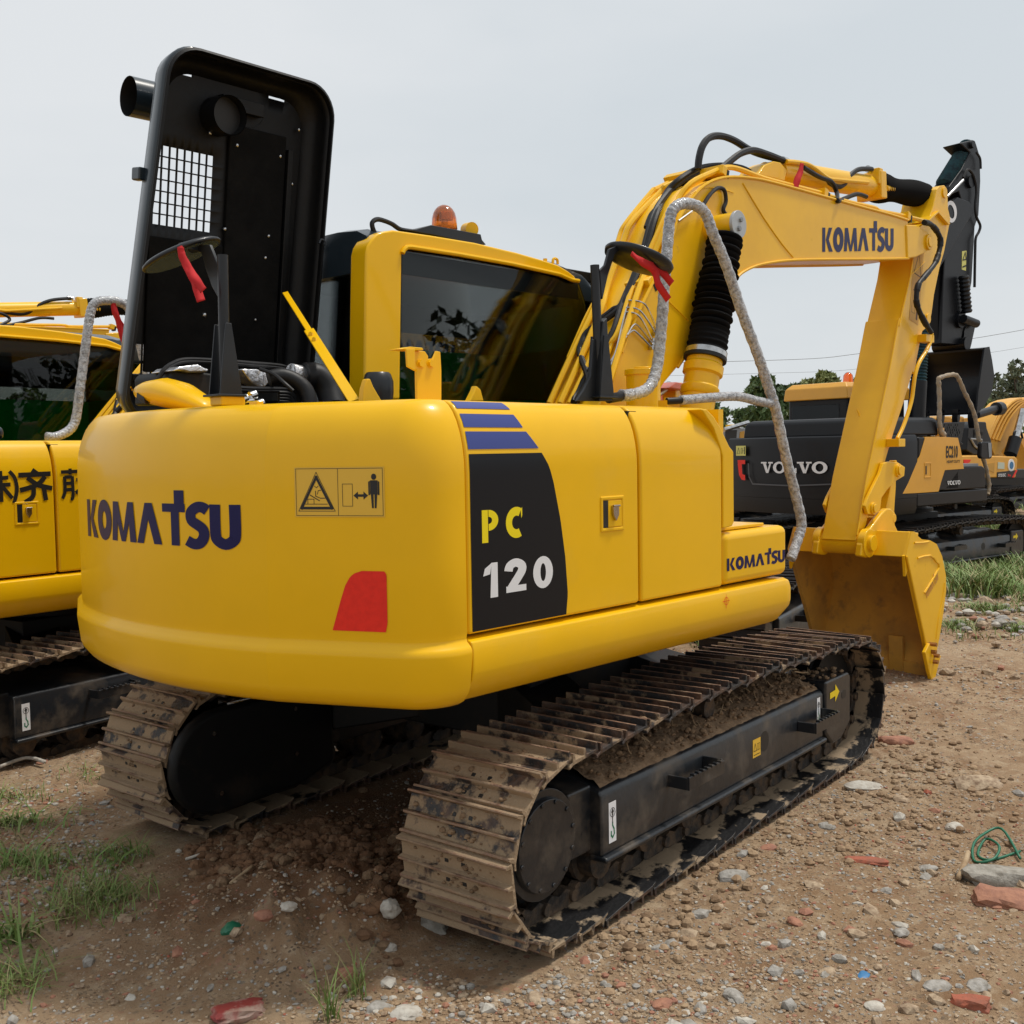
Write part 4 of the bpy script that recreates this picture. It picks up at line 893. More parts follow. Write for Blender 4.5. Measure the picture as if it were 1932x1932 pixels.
q=MB(); q.b6(-.64,.0,1.155,1.163,1.9,2.72); q.b6(.03,.98,1.155,1.163,1.9,2.62); ub(q,'door_window','glass',cab)
q=MB(); q.b6(-.64,.98,1.13,1.15,2.46,2.74); q.b6(-.64,-.30,1.13,1.15,1.9,2.74); ub(q,'dark_window_panel','seat',cab)  # dark panels inside the upper and rear part of the left windows
q=MB(); q.b6(.10,.97,1.10,1.112,1.5,2.36); q.b6(cabx1-.06,cabx1-.05,.42,1.10,1.5,2.36); ub(q,'green_sheet',M['gsheet'],cab)
q=MB(); q.b6(cabx1-.03,cabx1-.022,.36,1.16,1.25,2.70); ub(q,'windscreen','film',cab)
q=MB(); q.b6(-.45,.05,.5,1.0,1.5,1.62); q.prism([(-.50,1.6),(-.38,1.6),(-.46,2.3),(-.58,2.3)],.52,.98); q.b6(-.57,-.48,.62,.88,2.30,2.45); q.b6(-.3,-.05,.45,.5,1.6,1.75); ub(q,'operator_seat','seat',cab,bev=.03)
q=MB(); q.b6(.45,.62,.55,.95,1.15,1.95); q.tube([(.62,.38,1.3),(.66,.40,1.9),(.66,.42,2.25)],.012,8); ub(q,'console','seat',cab,bev=.01)
# roof beacon on its bracket, cable, hooks
bb=E(*ZR([(655,215)])[0],.42)
q=MB(); q.lathe(bb-Vector((0,0,.012)),bb+Vector((0,0,.118)),[(0,.066),(.02,.068),(.45,.064),(.65,.058),(.8,.047),(.9,.034),(.97,.016),(1,.001)],28); bc=ub(q,'warning_beacon','beacon',cab,sharp=180)
q=MB(); q.lathe(bb-Vector((0,0,.008)),bb+Vector((0,0,.07)),[(0,.04),(.2,.04),(.3,.012),(.5,.012),(.55,.03),(1,.034)],16); q.build('reflector','steel',bc)
q=MB(); q.prism(pxz(UP,ZR([(345,235),(430,230),(540,200),(905,268),(915,310),(945,345),(900,350),(560,275),(480,262)]),.36),.34,.50); ub(q,'beacon_bracket','black',cab,bev=.004)
q=MB(); q.tube([E(*p,.38) for p in ZR([(150,275),(125,215),(125,175),(160,155),(210,165),(270,190),(340,232),(480,250)])],.012,8,5); ub(q,'beacon_cable','rubber',cab)
q=MB(); q.cyl(E(*ZR([(820,235)])[0],.42),E(*ZR([(860,228)])[0],.36),.038,18); ub(q,'roof_lug','yellow',cab); q=MB(); q.cyl(E(*ZR([(1398,475)])[0],.33),E(*ZR([(1398,445)])[0],.33),.012,10); ub(q,'roof_stud','yellow',cab); q=MB(); q.tube([E(*p,.33) for p in ZR([(1455,480),(1457,450),(1472,444),(1488,455),(1490,485)])],.008,8,3); ub(q,'roof_hook','yellow',cab)
q=MB(); q.tube([E(*p,.55) for p in ((602,459),(606,452),(612,455),(612,463))],.006,6,3); ub(q,'grab_loop','black',cab)
# ------------------------------------------------------------------ boom, arm, bucket
YB,YBL=-.26,.10
upper=Z2([(850,240),(930,247),(1000,262),(1150,303),(1300,345),(1430,380),(1500,402)])
lower=Z2([(1500,545),(1400,547),(1250,548),(1150,549),(1060,552),(990,560),(935,572),(890,592),(860,618),(820,680),(760,770),(700,858),(640,950),(590,1010),(560,1060)])
left_=[(1120,785),(1147,731),(1172,665),(1201,595),(1218,560),(1234,526)]+Z2([(590,560),(610,500),(632,430),(660,370),(700,312),(740,272),(790,248)])
bo=pxz(UP,upper+lower+left_,YB)
mb=MB(); mb.prism(bo,YB,YBL); boom=ub(mb,'boom','yellow_boom',bev=.006)
# flange edges of the side plates (proud by a few mm)
def edge_strip(pts,y,w=.014,closed=False):
    P=[Vector((a,y,b)) for a,b in pxz(UP,pts,y)]; return crom(P,3)
q=MB(); 
for y in (YB-.004,YBL+.004): q.tube([Vector((p.x,y,p.z)) for p in edge_strip(left_[2:]+upper,YB)],.009,6); q.tube([Vector((p.x,y,p.z)) for p in edge_strip(lower[:13],YB)],.009,6)
q.build('flange','yellow_boom',boom)
q=MB(); q.tube([UP.at(*p,y=YB-.001) for p in Z2([(885,265),(960,390),(1030,490),(1072,540)])],.005,6,2); q.tube([UP.at(*p,y=YB-.001) for p in ZE([(660,742),(662,850),(668,1012)])],.006,6); q.tube([UP.at(*p,y=YB-.001) for p in Z5([(945,410),(1060,560),(1215,710)])],.004,6); q.tube([UP.at(*p,y=YB-.001) for p in Z2([(690,305),(730,285),(790,282),(850,300)])],.003,6,2); q.build('weld_seam','yellow_boom',boom)
pA=UP.at(*Z2([(1180,520)])[0],y=YB); pBx=UP.at(*Z2([(1445,514)])[0],y=YB); pT=UP.at(*Z2([(1182,430)])[0],y=YB); slope=(pBx[2]-pA[2])/(pBx[0]-pA[0])
hb_=pT[2]-pA[2]
letters('KOMATSU',0,0,hb_,(pBx[0]-pA[0])/(tw*hb_),lambda a,b,off:(pA[0]+a,YB-.0015-off,pA[2]+slope*a+b)).build('maker_lettering','navy',boom,sharp=180)
# tip casting and pin
q=MB(); tp=ZE([(662,742),(745,745),(830,800),(858,860),(850,930),(800,975),(735,1005),(672,1013)]); 
q.prism(pxz(UP,tp,YB-.012),YB-.012,YB+.055); q.prism(pxz(UP,tp,YB-.012),YBL-.055,YBL+.012); ub(q,'boom_tip','yellow_boom',boom,bev=.012)
pin=Vector(UP.at(*ZE([(848,882)])[0],y=YB-.03)); q=MB(); q.cyl(pin,pin+Vector((0,.03,0)),.062,24); q.cyl(pin+Vector((0,-.008,0)),pin,.040,20); ub(q,'pivot_pin','yellow_boom',boom,bev=.004)
# cylinder boss on the boom
hc=Vector(UP.at(1401,422,y=YB-.22)); q=MB(); q.cyl((hc.x,YB-.18,hc.z),(hc.x,YBL+.18,hc.z),.072,28); ub(q,'cylinder_boss','yellow_boom',boom,bev=.004)
q=MB(); q.cyl((hc.x,YB-.20,hc.z),(hc.x,YB-.18,hc.z),.078,28); pc_=ub(q,'pin_cap','grey' if 0 else mat('pin_cap_grey',(.42,.44,.45),.4,metal=.3),boom,bev=.003)
for dz in (-.026,.026): q=MB(); q.cyl((hc.x+dz*.35,YB-.212,hc.z+dz),(hc.x+dz*.35,YB-.20,hc.z+dz),.014,6); ub(q,'bolt','grey',boom)
# boom cylinders (right one in view, left mirrored about the boom)
mid_y=(YB+YBL)/2
cb=Vector(UP.at(1313,760,y=YB-.12)); ct=Vector((hc.x,YB-.12,hc.z))
for s in(-1,1):
    yy=YB-.12 if s<0 else YBL+.12
    A=Vector((cb.x-.03,yy,cb.z-.15)); T=Vector((hc.x,yy,hc.z)); d=(T-A)
    q=MB(); q.cyl(A,A+d*.34,.096,28); cy=ub(q,'boom_cylinder','yellow_boom',bev=.004)
    q=MB(); q.lathe(A+d*.16,A+d*.355,[(0,.10),(.05,.108),(.2,.108),(.25,.098),(.5,.098),(.55,.112),(.75,.112),(.8,.10),(1,.10)],28); ub(q,'gland','yellow_boom',cy)
    q=MB(); q.cyl(A+d*.1,T,.035,16); ub(q,'piston_rod','steel',cy)
    q=MB(); prof=[]; nb=19
    for k in range(nb*4+1):
        t=k/(nb*4); base=.108-.018*t; amp=(.036+.006*math.sin(k*.9)) if t>.16 else .007; ph=k%4
        prof.append((.37+t*.58,base+amp*(0,.75,1,.75)[ph]*(1 if ph else 0)+.006*math.sin(k*1.7)-(.022 if t>.16 else 0)))
    q.lathe(A,T,prof,28); ub(q,'bellows','bellows',cy,sharp=80)
    q=MB(); q.lathe(A+d*.352,A+d*.378,[(0,.104),(0,.118),(1,.118),(1,.104)],28); ub(q,'hose_clamp','steel',cy,sharp=30)
    q=MB(); q.lathe(A+d*.335,A+d*.352,[(0,.104),(0,.121),(1,.121),(1,.104)],28); ub(q,'rubber_band','rubber',cy,sharp=30)
# mounts at the boom foot
q=MB(); f0=Vector(UP.at(1214,760,y=-.42)); q.cyl((f0.x,f0.y,1.2),(f0.x,f0.y,UP.at(1214,704,y=-.42)[2]),.088,28); z_=UP.at(1214,697,y=-.42)[2]; q.cyl((f0.x,f0.y,z_-.03),(f0.x,f0.y,z_),.096,28); q.cyl((f0.x,f0.y,z_),(f0.x,f0.y,z_+.012),.05,20); ub(q,'filler_tank','yellow',bev=.003)
q=MB(); q.b6(-.05,.6,-.42,-.30,1.2,1.80); q.b6(-.05,.6,.14,.24,1.2,1.80); ub(q,'boom_mount','yellow')
# arm
ay0,ay1=-.215,.055
arm_r=ZE([(900,462),(925,435),(962,430),(985,465),(992,620),(1000,650),(1010,700),(960,960),(925,1080),(880,1300),(862,1440),(842,1545),(788,1590),(775,1640),(745,1800),(722,1932)])
arm_low=Z7([(1245,330),(1190,520),(1130,700),(1085,850),(1040,1010),(975,1200),(945,1330),(893,1375)])
arm_front=Z7([(900,1340),(960,980),(1050,560),(1105,300),(1160,0)])+ZE([(600,1550),(690,1150),(710,1015),(720,800),(840,700),(875,590)])
ap=pxz(UP,arm_r+arm_low+arm_front,ay0)
q=MB(); q.prism(ap,ay0,ay1); arm=ub(q,'arm','yellow_boom',bev=.006)
q=MB(); rib=ZE([(848,712),(938,628),(1028,732),(1018,742),(935,645),(856,722)]); q.prism(pxz(UP,rib,ay0-.05),ay0-.03,ay1+.03); 
q.tube([UP.at(*p,y=ay0-.003) for p in arm_front[2:6]+arm_front[6:8]],.007,6); q.tube([UP.at(*p,y=ay0-.003) for p in arm_front[:3]],.007,6); q.tube([UP.at(*p,y=ay0-.001) for p in Z7([(1047,565),(1010,780),(960,985)])],.004,6); q.tube([UP.at(*p,y=ay0-.002) for p in ZE([(805,1040),(692,1150)])],.004,6)
ub(q,'arm_rib','yellow_boom',arm,bev=.003)
q=MB(); e_=Vector(UP.at(*ZE([(958,490)])[0],y=ay0)); q.cyl((e_.x,ay0-.012,e_.z),(e_.x,ay1+.012,e_.z),.045,20); e2_=Vector(UP.at(*ZE([(828,1490)])[0],y=ay0)); q.cyl((e2_.x,ay0-.012,e2_.z),(e2_.x,ay1+.012,e2_.z),.04,20); ub(q,'pin','yellow_boom',arm,bev=.003)
q=MB(); fa=lambda pts,y:[UP.at(u,v,y=y) for u,v in pts]
fm2=lambda x0,z0,ang:(lambda a,b,off:(x0+a*math.cos(ang)-b*math.sin(ang),ay0-.001-off,z0+a*math.sin(ang)+b*math.cos(ang)))
d0=UP.at(*ZE([(700,1500)])[0],y=ay0); f2=fm2(d0[0]-.05,d0[2],R(-10)); q.m=0; fill(q,f2,[(0,0),(.18,0),(.18,.62),(0,.62)],.0008); q.build('arm_decal',mat('faded_decal',(.60,.31,.03),.5),arm,sharp=180)
q=MB(); line(q,f2,[(.02,.38),(.16,.38),(.09,.56),(.02,.38)],.008,.0015); line(q,f2,[(.03,.07),(.09,.07),(.09,.25),(.03,.25),(.03,.07)],.003,.0015); fill(q,f2,[(.12,.03),(.15,.03),(.15,.27),(.12,.27)],.0015); line(q,f2,[(.07,.17),(.13,.17)],.01,.0017); q.build('arm_decal_symbol',mat('decal_brown',(.10,.045,.02),.6),arm,sharp=180)
# weld pads on arm rear face
q=MB(); 
def rearpt(u,v,y): return Vector(UP.at(u,v,y=y))
q.tube([UP.at(u,v,x=UP.at(1660,780,y=ay0)[0]-.0) for u,v in Z7([(900,565),(915,600),(925,640),(950,662),(975,658)])],.004,6,3); q.build('weld_mark','yellow_boom',arm)
# arm cylinder
c0_=Vector(UP.at(*Z2([(1000,220)])[0],y=-.08)); c1_=Vector((e_.x,-.08,e_.z)); d=c1_-c0_
c0_=c0_-d*.05; d=c1_-c0_
lug=Vector(UP.at(*Z2([(955,215)])[0],y=-.08))
q=MB(); q.cyl(c0_+d*.06,c0_+d*.60,.080,28); q.cyl(c0_,c0_+d*.07,.05,20); ac=ub(q,'arm_cylinder','yellow_boom',bev=.006)
q=MB(); q.prism(pxz(UP,Z2([(900,240),(925,205),(960,190),(985,195),(1010,225),(1000,265)]),-.08),-.16,.0); q.box(c0_+d*.60,(.10,.20,.20),rot=Matrix.Rotation(math.atan2(-d.z,d.x),3,'Y')); q.box(c0_+d*.585+Vector((0,-.06,.06)),(.07,.07,.12)); q.cyl(c0_+d*.62+Vector((0,-.08,-.02)),c0_+d*.67+Vector((0,-.08,-.02)),.03,10); ub(q,'cylinder_head','yellow_boom',ac,bev=.008)
q=MB(); prof=[]
for k in range(60): t=k/59; prof.append((.62+t*.345,.092+.018*math.sin(t*9+1)*.4+(.005 if k%2 else -.004)+.012*math.exp(-((t-.1)/.12)**2)))
q.lathe(c0_,c1_,prof,26); ub(q,'cylinder_sock','bellows',ac,sharp=80)
q=MB(); q.cyl(c0_+d*.3,c1_,.04,14); ub(q,'piston_rod','steel',ac)
def T2(pts,y): return [UP.at(u,v,y=y) for u,v in Z2(pts)]
q=MB(); q.tube(T2([(1045,183),(1110,190),(1150,208),(1200,245),(1240,252),(1350,262)],-.16),.016,8,4); q.build('cylinder_pipe','yellow_boom',ac)
# steel pipes along the boom
BPOLY=pxz(UP,upper+lower+left_,YB)
def inpoly(x,z):
    c=False; n=len(BPOLY)
    for i in range(n):
        (x1,z1),(x2,z2)=BPOLY[i],BPOLY[(i+1)%n]
        if (z1>z)!=(z2>z) and x<(x2-x1)*(z-z1)/(z2-z1)+x1: c=not c
    return c
def T2(pts,y,r=.018):
    o=[]
    for u,v in Z2(pts):
        yy=None
        for k in range(0,40):
            t=YB+.36*k/39; a=UP.at(u,v,y=t)
            if inpoly(a[0],a[2]): yy=(t-r*2.2) if k>0 else YB-r; break
        if yy is None or (k==0 and y>YB-.03 and u>1390): yy=y if yy is None else yy
        o.append(UP.at(u,v,y=yy))
    return o
def pipes(name,lst,m,r,y,parent=boom,sm=4):
    for pts in lst:
        q=MB(); q.tube(T2(pts,y,r),r,8,sm); q.build(name,m,parent)
pipes('boom_pipe',[[(165,1085),(235,930),(318,760),(345,690),(375,640),(425,470),(450,415),(545,298),(560,288),(640,250)]],'yellow_boom',.018,.12)
pipes('boom_pipe',[[(205,1085),(270,940),(355,740),(380,650),(440,480),(470,410),(575,300),(600,275),(690,245),(740,230)]],'yellow_boom',.018,.04)
pipes('boom_pipe',[[(240,1085),(300,960),(330,900),(400,850),(430,790),(470,660),(500,600),(560,470),(600,380),(640,310),(700,270),(760,232)]],'yellow_boom',.017,-.10)
pipes('boom_pipe',[[(390,1000),(430,870),(497,660),(540,560),(600,420),(640,330),(690,265),(770,225),(822,206),(870,212),(960,245),(1100,282),(1180,303),(1260,330),(1370,355),(1395,368),(1480,385),(1560,405)]],'yellow_boom',.017,-.22)
pipes('boom_pipe',[[(370,1020),(345,1000),(400,850),(440,700),(485,650)]],'yellow_boom',.014,-.05)
# clamps on pipes
for (a,b,w_,y) in ((378,655,34,.08),(500,640,52,-.18),(640,245,50,.08),(775,225,46,-.18),(1180,303,30,-.22),(1490,388,34,-.22)):
    q=MB(); p=Vector(UP.at(*Z2([(a,b)])[0],y=y)); q.box(p,(.05,.16 if w_>40 else .07,.055),rot=Matrix.Rotation(R(-35 if a<700 else 15),3,'Y')); q.build('pipe_clamp','yellow_boom',boom,bev=.004); q=MB(); q.box(p+Vector((.03,0,-.02)),(.02,.165 if w_>40 else .075,.05),rot=Matrix.Rotation(R(-35 if a<700 else 15),3,'Y')); q.build('clamp_rubber','rubber',boom)
# thin silver lines to the grease points
for pts in ([(432,700),(500,705),(530,730),(562,806)],[(440,728),(490,732),(520,760),(560,824)],[(430,745),(480,748),(510,775),(548,850)],[(455,830),(475,795),(495,795),(540,850),(548,860)],[(380,950),(440,850),(470,815),(490,820),(545,876)]):
    q=MB(); q.tube(T2(pts,YB-.01),.005,6,4); q.build('grease_line','steel',boom)
    q=MB(); p=Vector(T2([pts[-1]],YB-.012)[0]); q.cyl(p-Vector((0,.012,0)),p+Vector((0,.012,0)),.014,8); q.build('grease_fitting','steel',boom)
for pts in ([(370,1000),(410,900),(440,780),(500,560),(560,395),(575,370)],[(645,405),(700,365)]):
    q=MB(); q.tube(T2(pts,-.02),.007,6,4); q.build('grease_line','steel',boom)
# black hoses
H=[([(265,1075),(300,1020),(308,985),(278,900),(285,860),(310,815),(420,735),(470,650),(520,530),(560,390),(600,300),(650,250),(720,210),(800,198),(880,208),(960,240),(1040,190)],.019,-.06),
 ([(255,1080),(270,1040),(330,940),(400,820),(440,700),(500,560),(545,400),(590,320),(650,262),(740,215)],.018,.0),
 ([(718,212),(722,170),(735,125),(760,95),(800,88),(850,104),(910,140),(960,160),(1040,180)],.022,-.10),
 ([(800,215),(840,180),(880,152),(925,142),(980,158),(1035,180)],.022,-.14),
 ([(1110,205),(1150,230),(1180,245),(1215,260),(1235,300),(1238,330),(1262,322),(1310,305),(1345,315)],.016,-.2),
 ([(1120,205),(1170,240),(1230,275),(1260,270),(1290,230),(1320,212),(1365,212)],.018,-.14),
 ([(735,350),(760,310),(790,283),(815,290),(822,330),(812,365),(832,392)],.012,YB-.05),
 ([(525,430),(545,380),(575,350)],.016,-.1),([(355,770),(400,735),(440,700),(520,500)],.016,.06)]
for pts,r,y in H: q=MB(); q.tube(T2(pts,y),r,8,6); q.build('hydraulic_hose','rubber',boom)
for a,b in ((1040,181),(1355,213),(832,390)): q=MB(); p=Vector(T2([(a,b)],-.12)[0]); q.cyl(p-Vector((.03,0,0)),p+Vector((.03,0,0)),.026 if a!=832 else .014,10); q.build('hose_fitting','steel',boom)
# arm hose with coil guard, pipe down the arm
q=MB(); q.tube([UP.at(*p,y=ay0-.08) for p in ZE([(800,725),(850,740),(900,795),(930,870),(915,970),(880,1060),(800,1160),(755,1220),(738,1320),(750,1400),(800,1510),(855,1600)])],lambda t:.020+(.004 if int(t*600)%2 else 0),10,14); q.build('arm_hose','rubber',arm)
q=MB(); q.tube([UP.at(*p,y=ay0-.06) for p in ZE([(860,1605),(855,1660),(820,1740),(760,1840),(730,1932)])+Z7([(1250,420),(1235,520),(1190,660),(1150,745)])],.016,8,4); q.box(UP.at(*ZE([(810,1650)])[0],y=ay0-.03),(.16,.08,.06)); q.box(UP.at(*Z7([(1140,770)])[0],y=ay0-.05),(.12,.10,.06)); q.build('arm_pipe','yellow_boom',arm,bev=.004)
# bucket cylinder in front of the arm (mostly hidden)
bA_=Vector((e2_.x+.05,-.08,e2_.z)); 
# links
def zl(pts,y): return pxz(UP,Z7(pts),y)
lk=[(1060,895),(1100,885),(1150,890),(1195,920),(1190,975),(1165,990),(1130,1010),(1085,1060),(1050,1110),(1042,1180),(1010,1215),(965,1210),(948,1160),(965,1110),(1000,1040),(1040,960)]
for y0,y1 in ((ay0-.035,ay0-.008),(ay1+.008,ay1+.035)):
    q=MB(); q.prism(zl(lk,ay0-.03),y0,y1); ub(q,'bucket_link','yellow_boom',arm,bev=.006)
lk2=[(1120,1010),(1050,1230),(1000,1285),(975,1285),(978,1225),(1040,1180),(1065,1090)]
q=MB(); q.prism(zl([(1105,970),(1105,1040),(1095,1190),(1110,1240),(1050,1275),(985,1280),(980,1230),(1040,1195),(1065,1080),(1075,1010)],-.12),-.17,.01); ub(q,'bucket_rod_link','yellow_boom',arm,bev=.01)
for (a,b,r) in ((1165,940,.052),(1010,1175,.045),(1125,1235,.045),(975,1390,.060)):
    p=Vector(UP.at(*Z7([(a,b)])[0],y=ay0-.05)); q=MB(); q.cyl(p,(p.x,ay1+.05,p.z),r,24); q.cyl(p-Vector((0,.012,0)),p,r*.72,20); q.build('linkage_pin','yellow_boom',arm,bev=.004) if 0 else ub(q,'linkage_pin','yellow_boom',arm,bev=.004)
    q=MB(); q.cyl(p+Vector((-.02,.02,r+.012)),p+Vector((-.02,.07,r+.012)),.014,8); ub(q,'keeper_bolt','yellow_boom',arm)
# bucket
BY0,BY1=-.53,.41
def z8(pts,y): return pxz(UP,Z8(pts),y)
sidep=[(1025,785),(1065,606),(1085,608),(1110,640),(1140,665),(1200,672),(1250,700),(1290,790),(1318,930),(1320,1040),(1300,1200),(1272,1380),(1250,1490),(1232,1580),(1222,1640),(1200,1580),(1150,1350),(1090,1080)]
sp8=z8(sidep,BY0); mb=MB(); th=.028
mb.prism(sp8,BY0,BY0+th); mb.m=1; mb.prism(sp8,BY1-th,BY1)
# curved back plate from top round to the lip: use the back outline, thickened inwards
back=z8([(1065,620),(1140,672),(1200,680),(1250,706),(1290,795),(1316,930),(1318,1040),(1298,1200),(1270,1380),(1248,1490),(1226,1610)],BY0)
P_=[Vector((a,0,b)) for a,b in back]; P_=crom(P_,4); cen=Vector((sum(p.x for p in P_)/len(P_)-.25,0,sum(p.z for p in P_)/len(P_)))
rings=[]
for i,p in enumerate(P_):
    t=(P_[min(i+1,len(P_)-1)]-P_[max(i-1,0)]).normalized(); n_=Vector((t.z,0,-t.x)); 
    if n_.dot(cen-p)<0: n_=-n_
    a=p+n_*.003; b=p+n_*.028; rings.append([(a.x,BY0+.012,a.z),(a.x,BY1-.012,a.z),(b.x,BY1-.012,b.z),(b.x,BY0+.012,b.z)])
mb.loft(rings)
M['bucket_in']=mat('brown_bucket_paint',(.60,.33,.05),.7,c2=(.45,.25,.05),sc=3,dirt=(.20,.125,.06),dth=(.55,.75),dsc=5)  # duller brown for the back shell, far side plate and lip
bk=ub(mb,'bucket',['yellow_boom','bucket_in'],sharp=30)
# top torque box across the mouth
t0=z8([(1025,798),(1062,608)],BY0); 
q=MB(); (xa_,za_),(xb2_,zb2_)=t0; q.loft([[(xa_,y,za_),(xb2_,y,zb2_),(xb2_+.16,y,zb2_-.02),(xa_+.20,y,za_+.02)] for y in (BY0+.01,BY1-.01)]); ub(q,'torque_box','yellow_boom',bk,bev=.008)
q=MB()
for y in (BY0-.002,BY1-.04): q=MB(); q.prism([(xa_-.012,za_+.01),(xa_+.012,za_-.14),(xa_+.10,za_-.01),(xa_+.03,za_+.03)],y+.01,y+.03); ub(q,'corner_gusset','yellow_boom',bk)
pass
# ears
er=[(690,790),(700,700),(760,590),(850,470),(885,437),(915,438),(935,465),(945,560),(970,612),(820,640),(790,700),(775,780),(740,802)]
for y in (ay0-.06,ay1+.01):
    q=MB(); q.prism(z8(er,ay0-.06),y,y+.05); ub(q,'ear','yellow_boom',bk,bev=.012)
pb=Vector(UP.at(*Z8([(780,695)])[0],y=ay0-.09)); q=MB(); 
q.cyl((pb.x,ay0-.03,pb.z),(pb.x,ay1+.03,pb.z),.082,28); q.cyl((pb.x,ay0-.07,pb.z),(pb.x,ay0-.015,pb.z),.105,32); q.cyl((pb.x,ay1+.015,pb.z),(pb.x,ay1+.07,pb.z),.105,32); q.cyl((pb.x,ay0-.10,pb.z),(pb.x,ay0-.065,pb.z),.06,24); ub(q,'bucket_pin_boss','yellow_boom',bk,bev=.005)
# side cutter, bolts, embossed rib
q=MB(); sc_=[(1165,1500),(1200,1430),(1212,1500),(1235,1530),(1283,1522),(1250,1650),(1225,1757),(1195,1640)]; q.prism(z8(sc_,BY0-.03),BY0-.030,BY0-.002); cut=ub(q,'side_cutter','yellow_boom',bk,bev=.005)
for (a,b) in ((1225,1440),(1223,1495),(1243,1522),(1235,1568)): 
    p=Vector(UP.at(*Z8([(a,b)])[0],y=BY0-.04)); q=MB(); q.cyl(p-Vector((0,.025,0)),p+Vector((0,.03,0)),.017,6); ub(q,'bolt',mat('rusty_bolt',(.30,.12,.02),.6) if 'rusty_bolt' not in bpy.data.materials else bpy.data.materials['rusty_bolt'],bk)
q=MB(); q.tube([UP.at(*p,y=BY0-.001) for p in Z8([(1085,692),(1150,690),(1190,682)])],.008,6,2); q.tube([UP.at(*p,y=BY0-.001) for p in Z8([(1108,805),(1200,785),(1245,830),(1265,875),(1158,1060)])],.009,6,2); q.tube([UP.at(*p,y=BY0-.001) for p in Z8([(1308,985),(1290,1120),(1265,1240),(1245,1400)])],.007,6,2); q.tube([UP.at(*p,y=BY0-.002) for p in Z8([(1028,790),(1090,1080),(1150,1350),(1180,1500)])],.008,6,2); ub(q,'weld_seam','yellow_boom',bk)
p0=UP.at(*Z8([(1175,1100)])[0],y=BY0); p1=UP.at(*Z8([(1262,955)])[0],y=BY0); an=math.atan2(p1[2]-p0[2],p1[0]-p0[0]); ln=math.hypot(p1[2]-p0[2],p1[0]-p0[0])
letters('KOMATSU',0,0,.07,ln/(tw*.07),lambda a,b,off:(p0[0]+a*math.cos(an)-b*math.sin(an),BY0-.002-off*3,p0[2]+a*math.sin(an)+b*math.cos(an))).build('cast_lettering','yellow_deep',bk,sharp=180)
# wear plate inside and lip
lipx,lipz=z8([(1222,1640)],BY0)[0]
q=MB(); q.b6(lipx-.02,lipx+.03,BY0+.03,BY1-.03,lipz-.10,lipz+.06)
for k in (3,): y=BY0+.12+.10; q.prism([(lipx-.045,lipz+.25),(lipx-.03,lipz-.02),(lipx,lipz-.08),(lipx+.02,lipz-.02),(lipx,lipz+.25)],y,y+.11)
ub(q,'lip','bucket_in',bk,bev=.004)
# ------------------------------------------------------------------ handrail and ribbons
q=MB(); hp=[(1172,746,-.86),(1190,745,-.86),(1222,733,-.86),(1238,700,-.86),(1246,640,-.86),(1252,560,-.87),(1258,480,-.87),(1264,415,-.87),(1272,393,-.88),(1290,384,-.89),(1315,389,-.90),(1332,405,-.91),(1345,440,-.92),(1370,500,-.93),(1400,590,-.95),(1430,670,-.97),(1450,730,-.98),(1464,775,-.99),(1480,850,-1.0),(1500,930,-1.01),(1512,985,-1.02),(1506,1015,-1.02),(1492,1055,-1.02)]
random.seed(3)
PP=[Vector(UP.at(u,v,y=y)) for u,v,y in hp]
q.tube(PP,lambda t:.0255+.0012*math.sin(t*420)+random.uniform(-.0006,.0008),16,16,jit=.02); hr=ub(q,'handrail','wrap',sharp=180)
q=MB(); q.tube([Vector(UP.at(u,v,y=y)) for u,v,y in ((1285,755,-.93),(1330,751,-.94),(1390,748,-.96),(1430,757,-.975),(1464,763,-.985))],lambda t:.022+.0012*math.sin(t*200),14,16,jit=.02); q.build('cross_rail','wrap',hr,sharp=180)
q=MB(); q.tube([Vector(UP.at(u,v,y=y)) for u,v,y in ((1148,752,-.87),(1165,749,-.86),(1176,746,-.86))],.021,10,3); q.build('rail_foot','rubber',hr); q=MB(); q.tube([Vector(UP.at(u,v,y=y)) for u,v,y in ((1258,757,-.90),(1275,756,-.92),(1288,755,-.93))],.016,10,3); q.build('rail_foot','rubber',hr)
q=MB(); q.box(Vector(UP.at(1262,762,y=-.88)),(.10,.05,.03)); q.cyl(Vector(UP.at(1258,757,y=-.88)),Vector(UP.at(1258,750,y=-.88)),.012,6); ub(q,'rail_bracket','yellow',hr)
def ribbon(name,label,pts_list,w,fr,x=None,y=None,wmap=None):
    objs=[]; q=MB()
    for pts in pts_list:
        P=crom([Vector(fr.at(u,v,x=x,y=y)) for u,v in pts],6); rw=Vector(fr.M.T@Rv); rf=Vector(fr.M.T@Fv)
        for i in range(len(P)-1):
            pass
        rings=[]
        for i,p in enumerate(P):
            t=(P[min(i+1,len(P)-1)]-P[max(i-1,0)]).normalized(); s=t.cross(rf).normalized(); tw_=.5*math.sin(i*.5); s=(s*math.cos(tw_)+rf*math.sin(tw_)); ww=w*.7*(.5+.8*math.sin(min(1,i/len(P)*1.3+.15)*PI*.6)); n_=t.cross(s)
            rings.append([p+s*ww/2+n_*.0015,p-s*ww/2+n_*.0015,p-s*ww/2-n_*.0015,p+s*ww/2-n_*.0015])
        q.loft(rings)
    o=q.build(name,'redcloth',None,rot=fr.h,sharp=180); o.location=Vector(fr.o)
    return tag(o,label,'ribbon')
ribbon('ribbon','red cloth ribbon tied to the round mirror in front of the raised hood',[Z1([(405,1015),(412,1045),(430,1090),(460,1150),(480,1200),(505,1272)]),Z1([(412,1020),(415,1060),(445,1120),(480,1170),(515,1222)])],.034,UP,x=bA.x-.09)
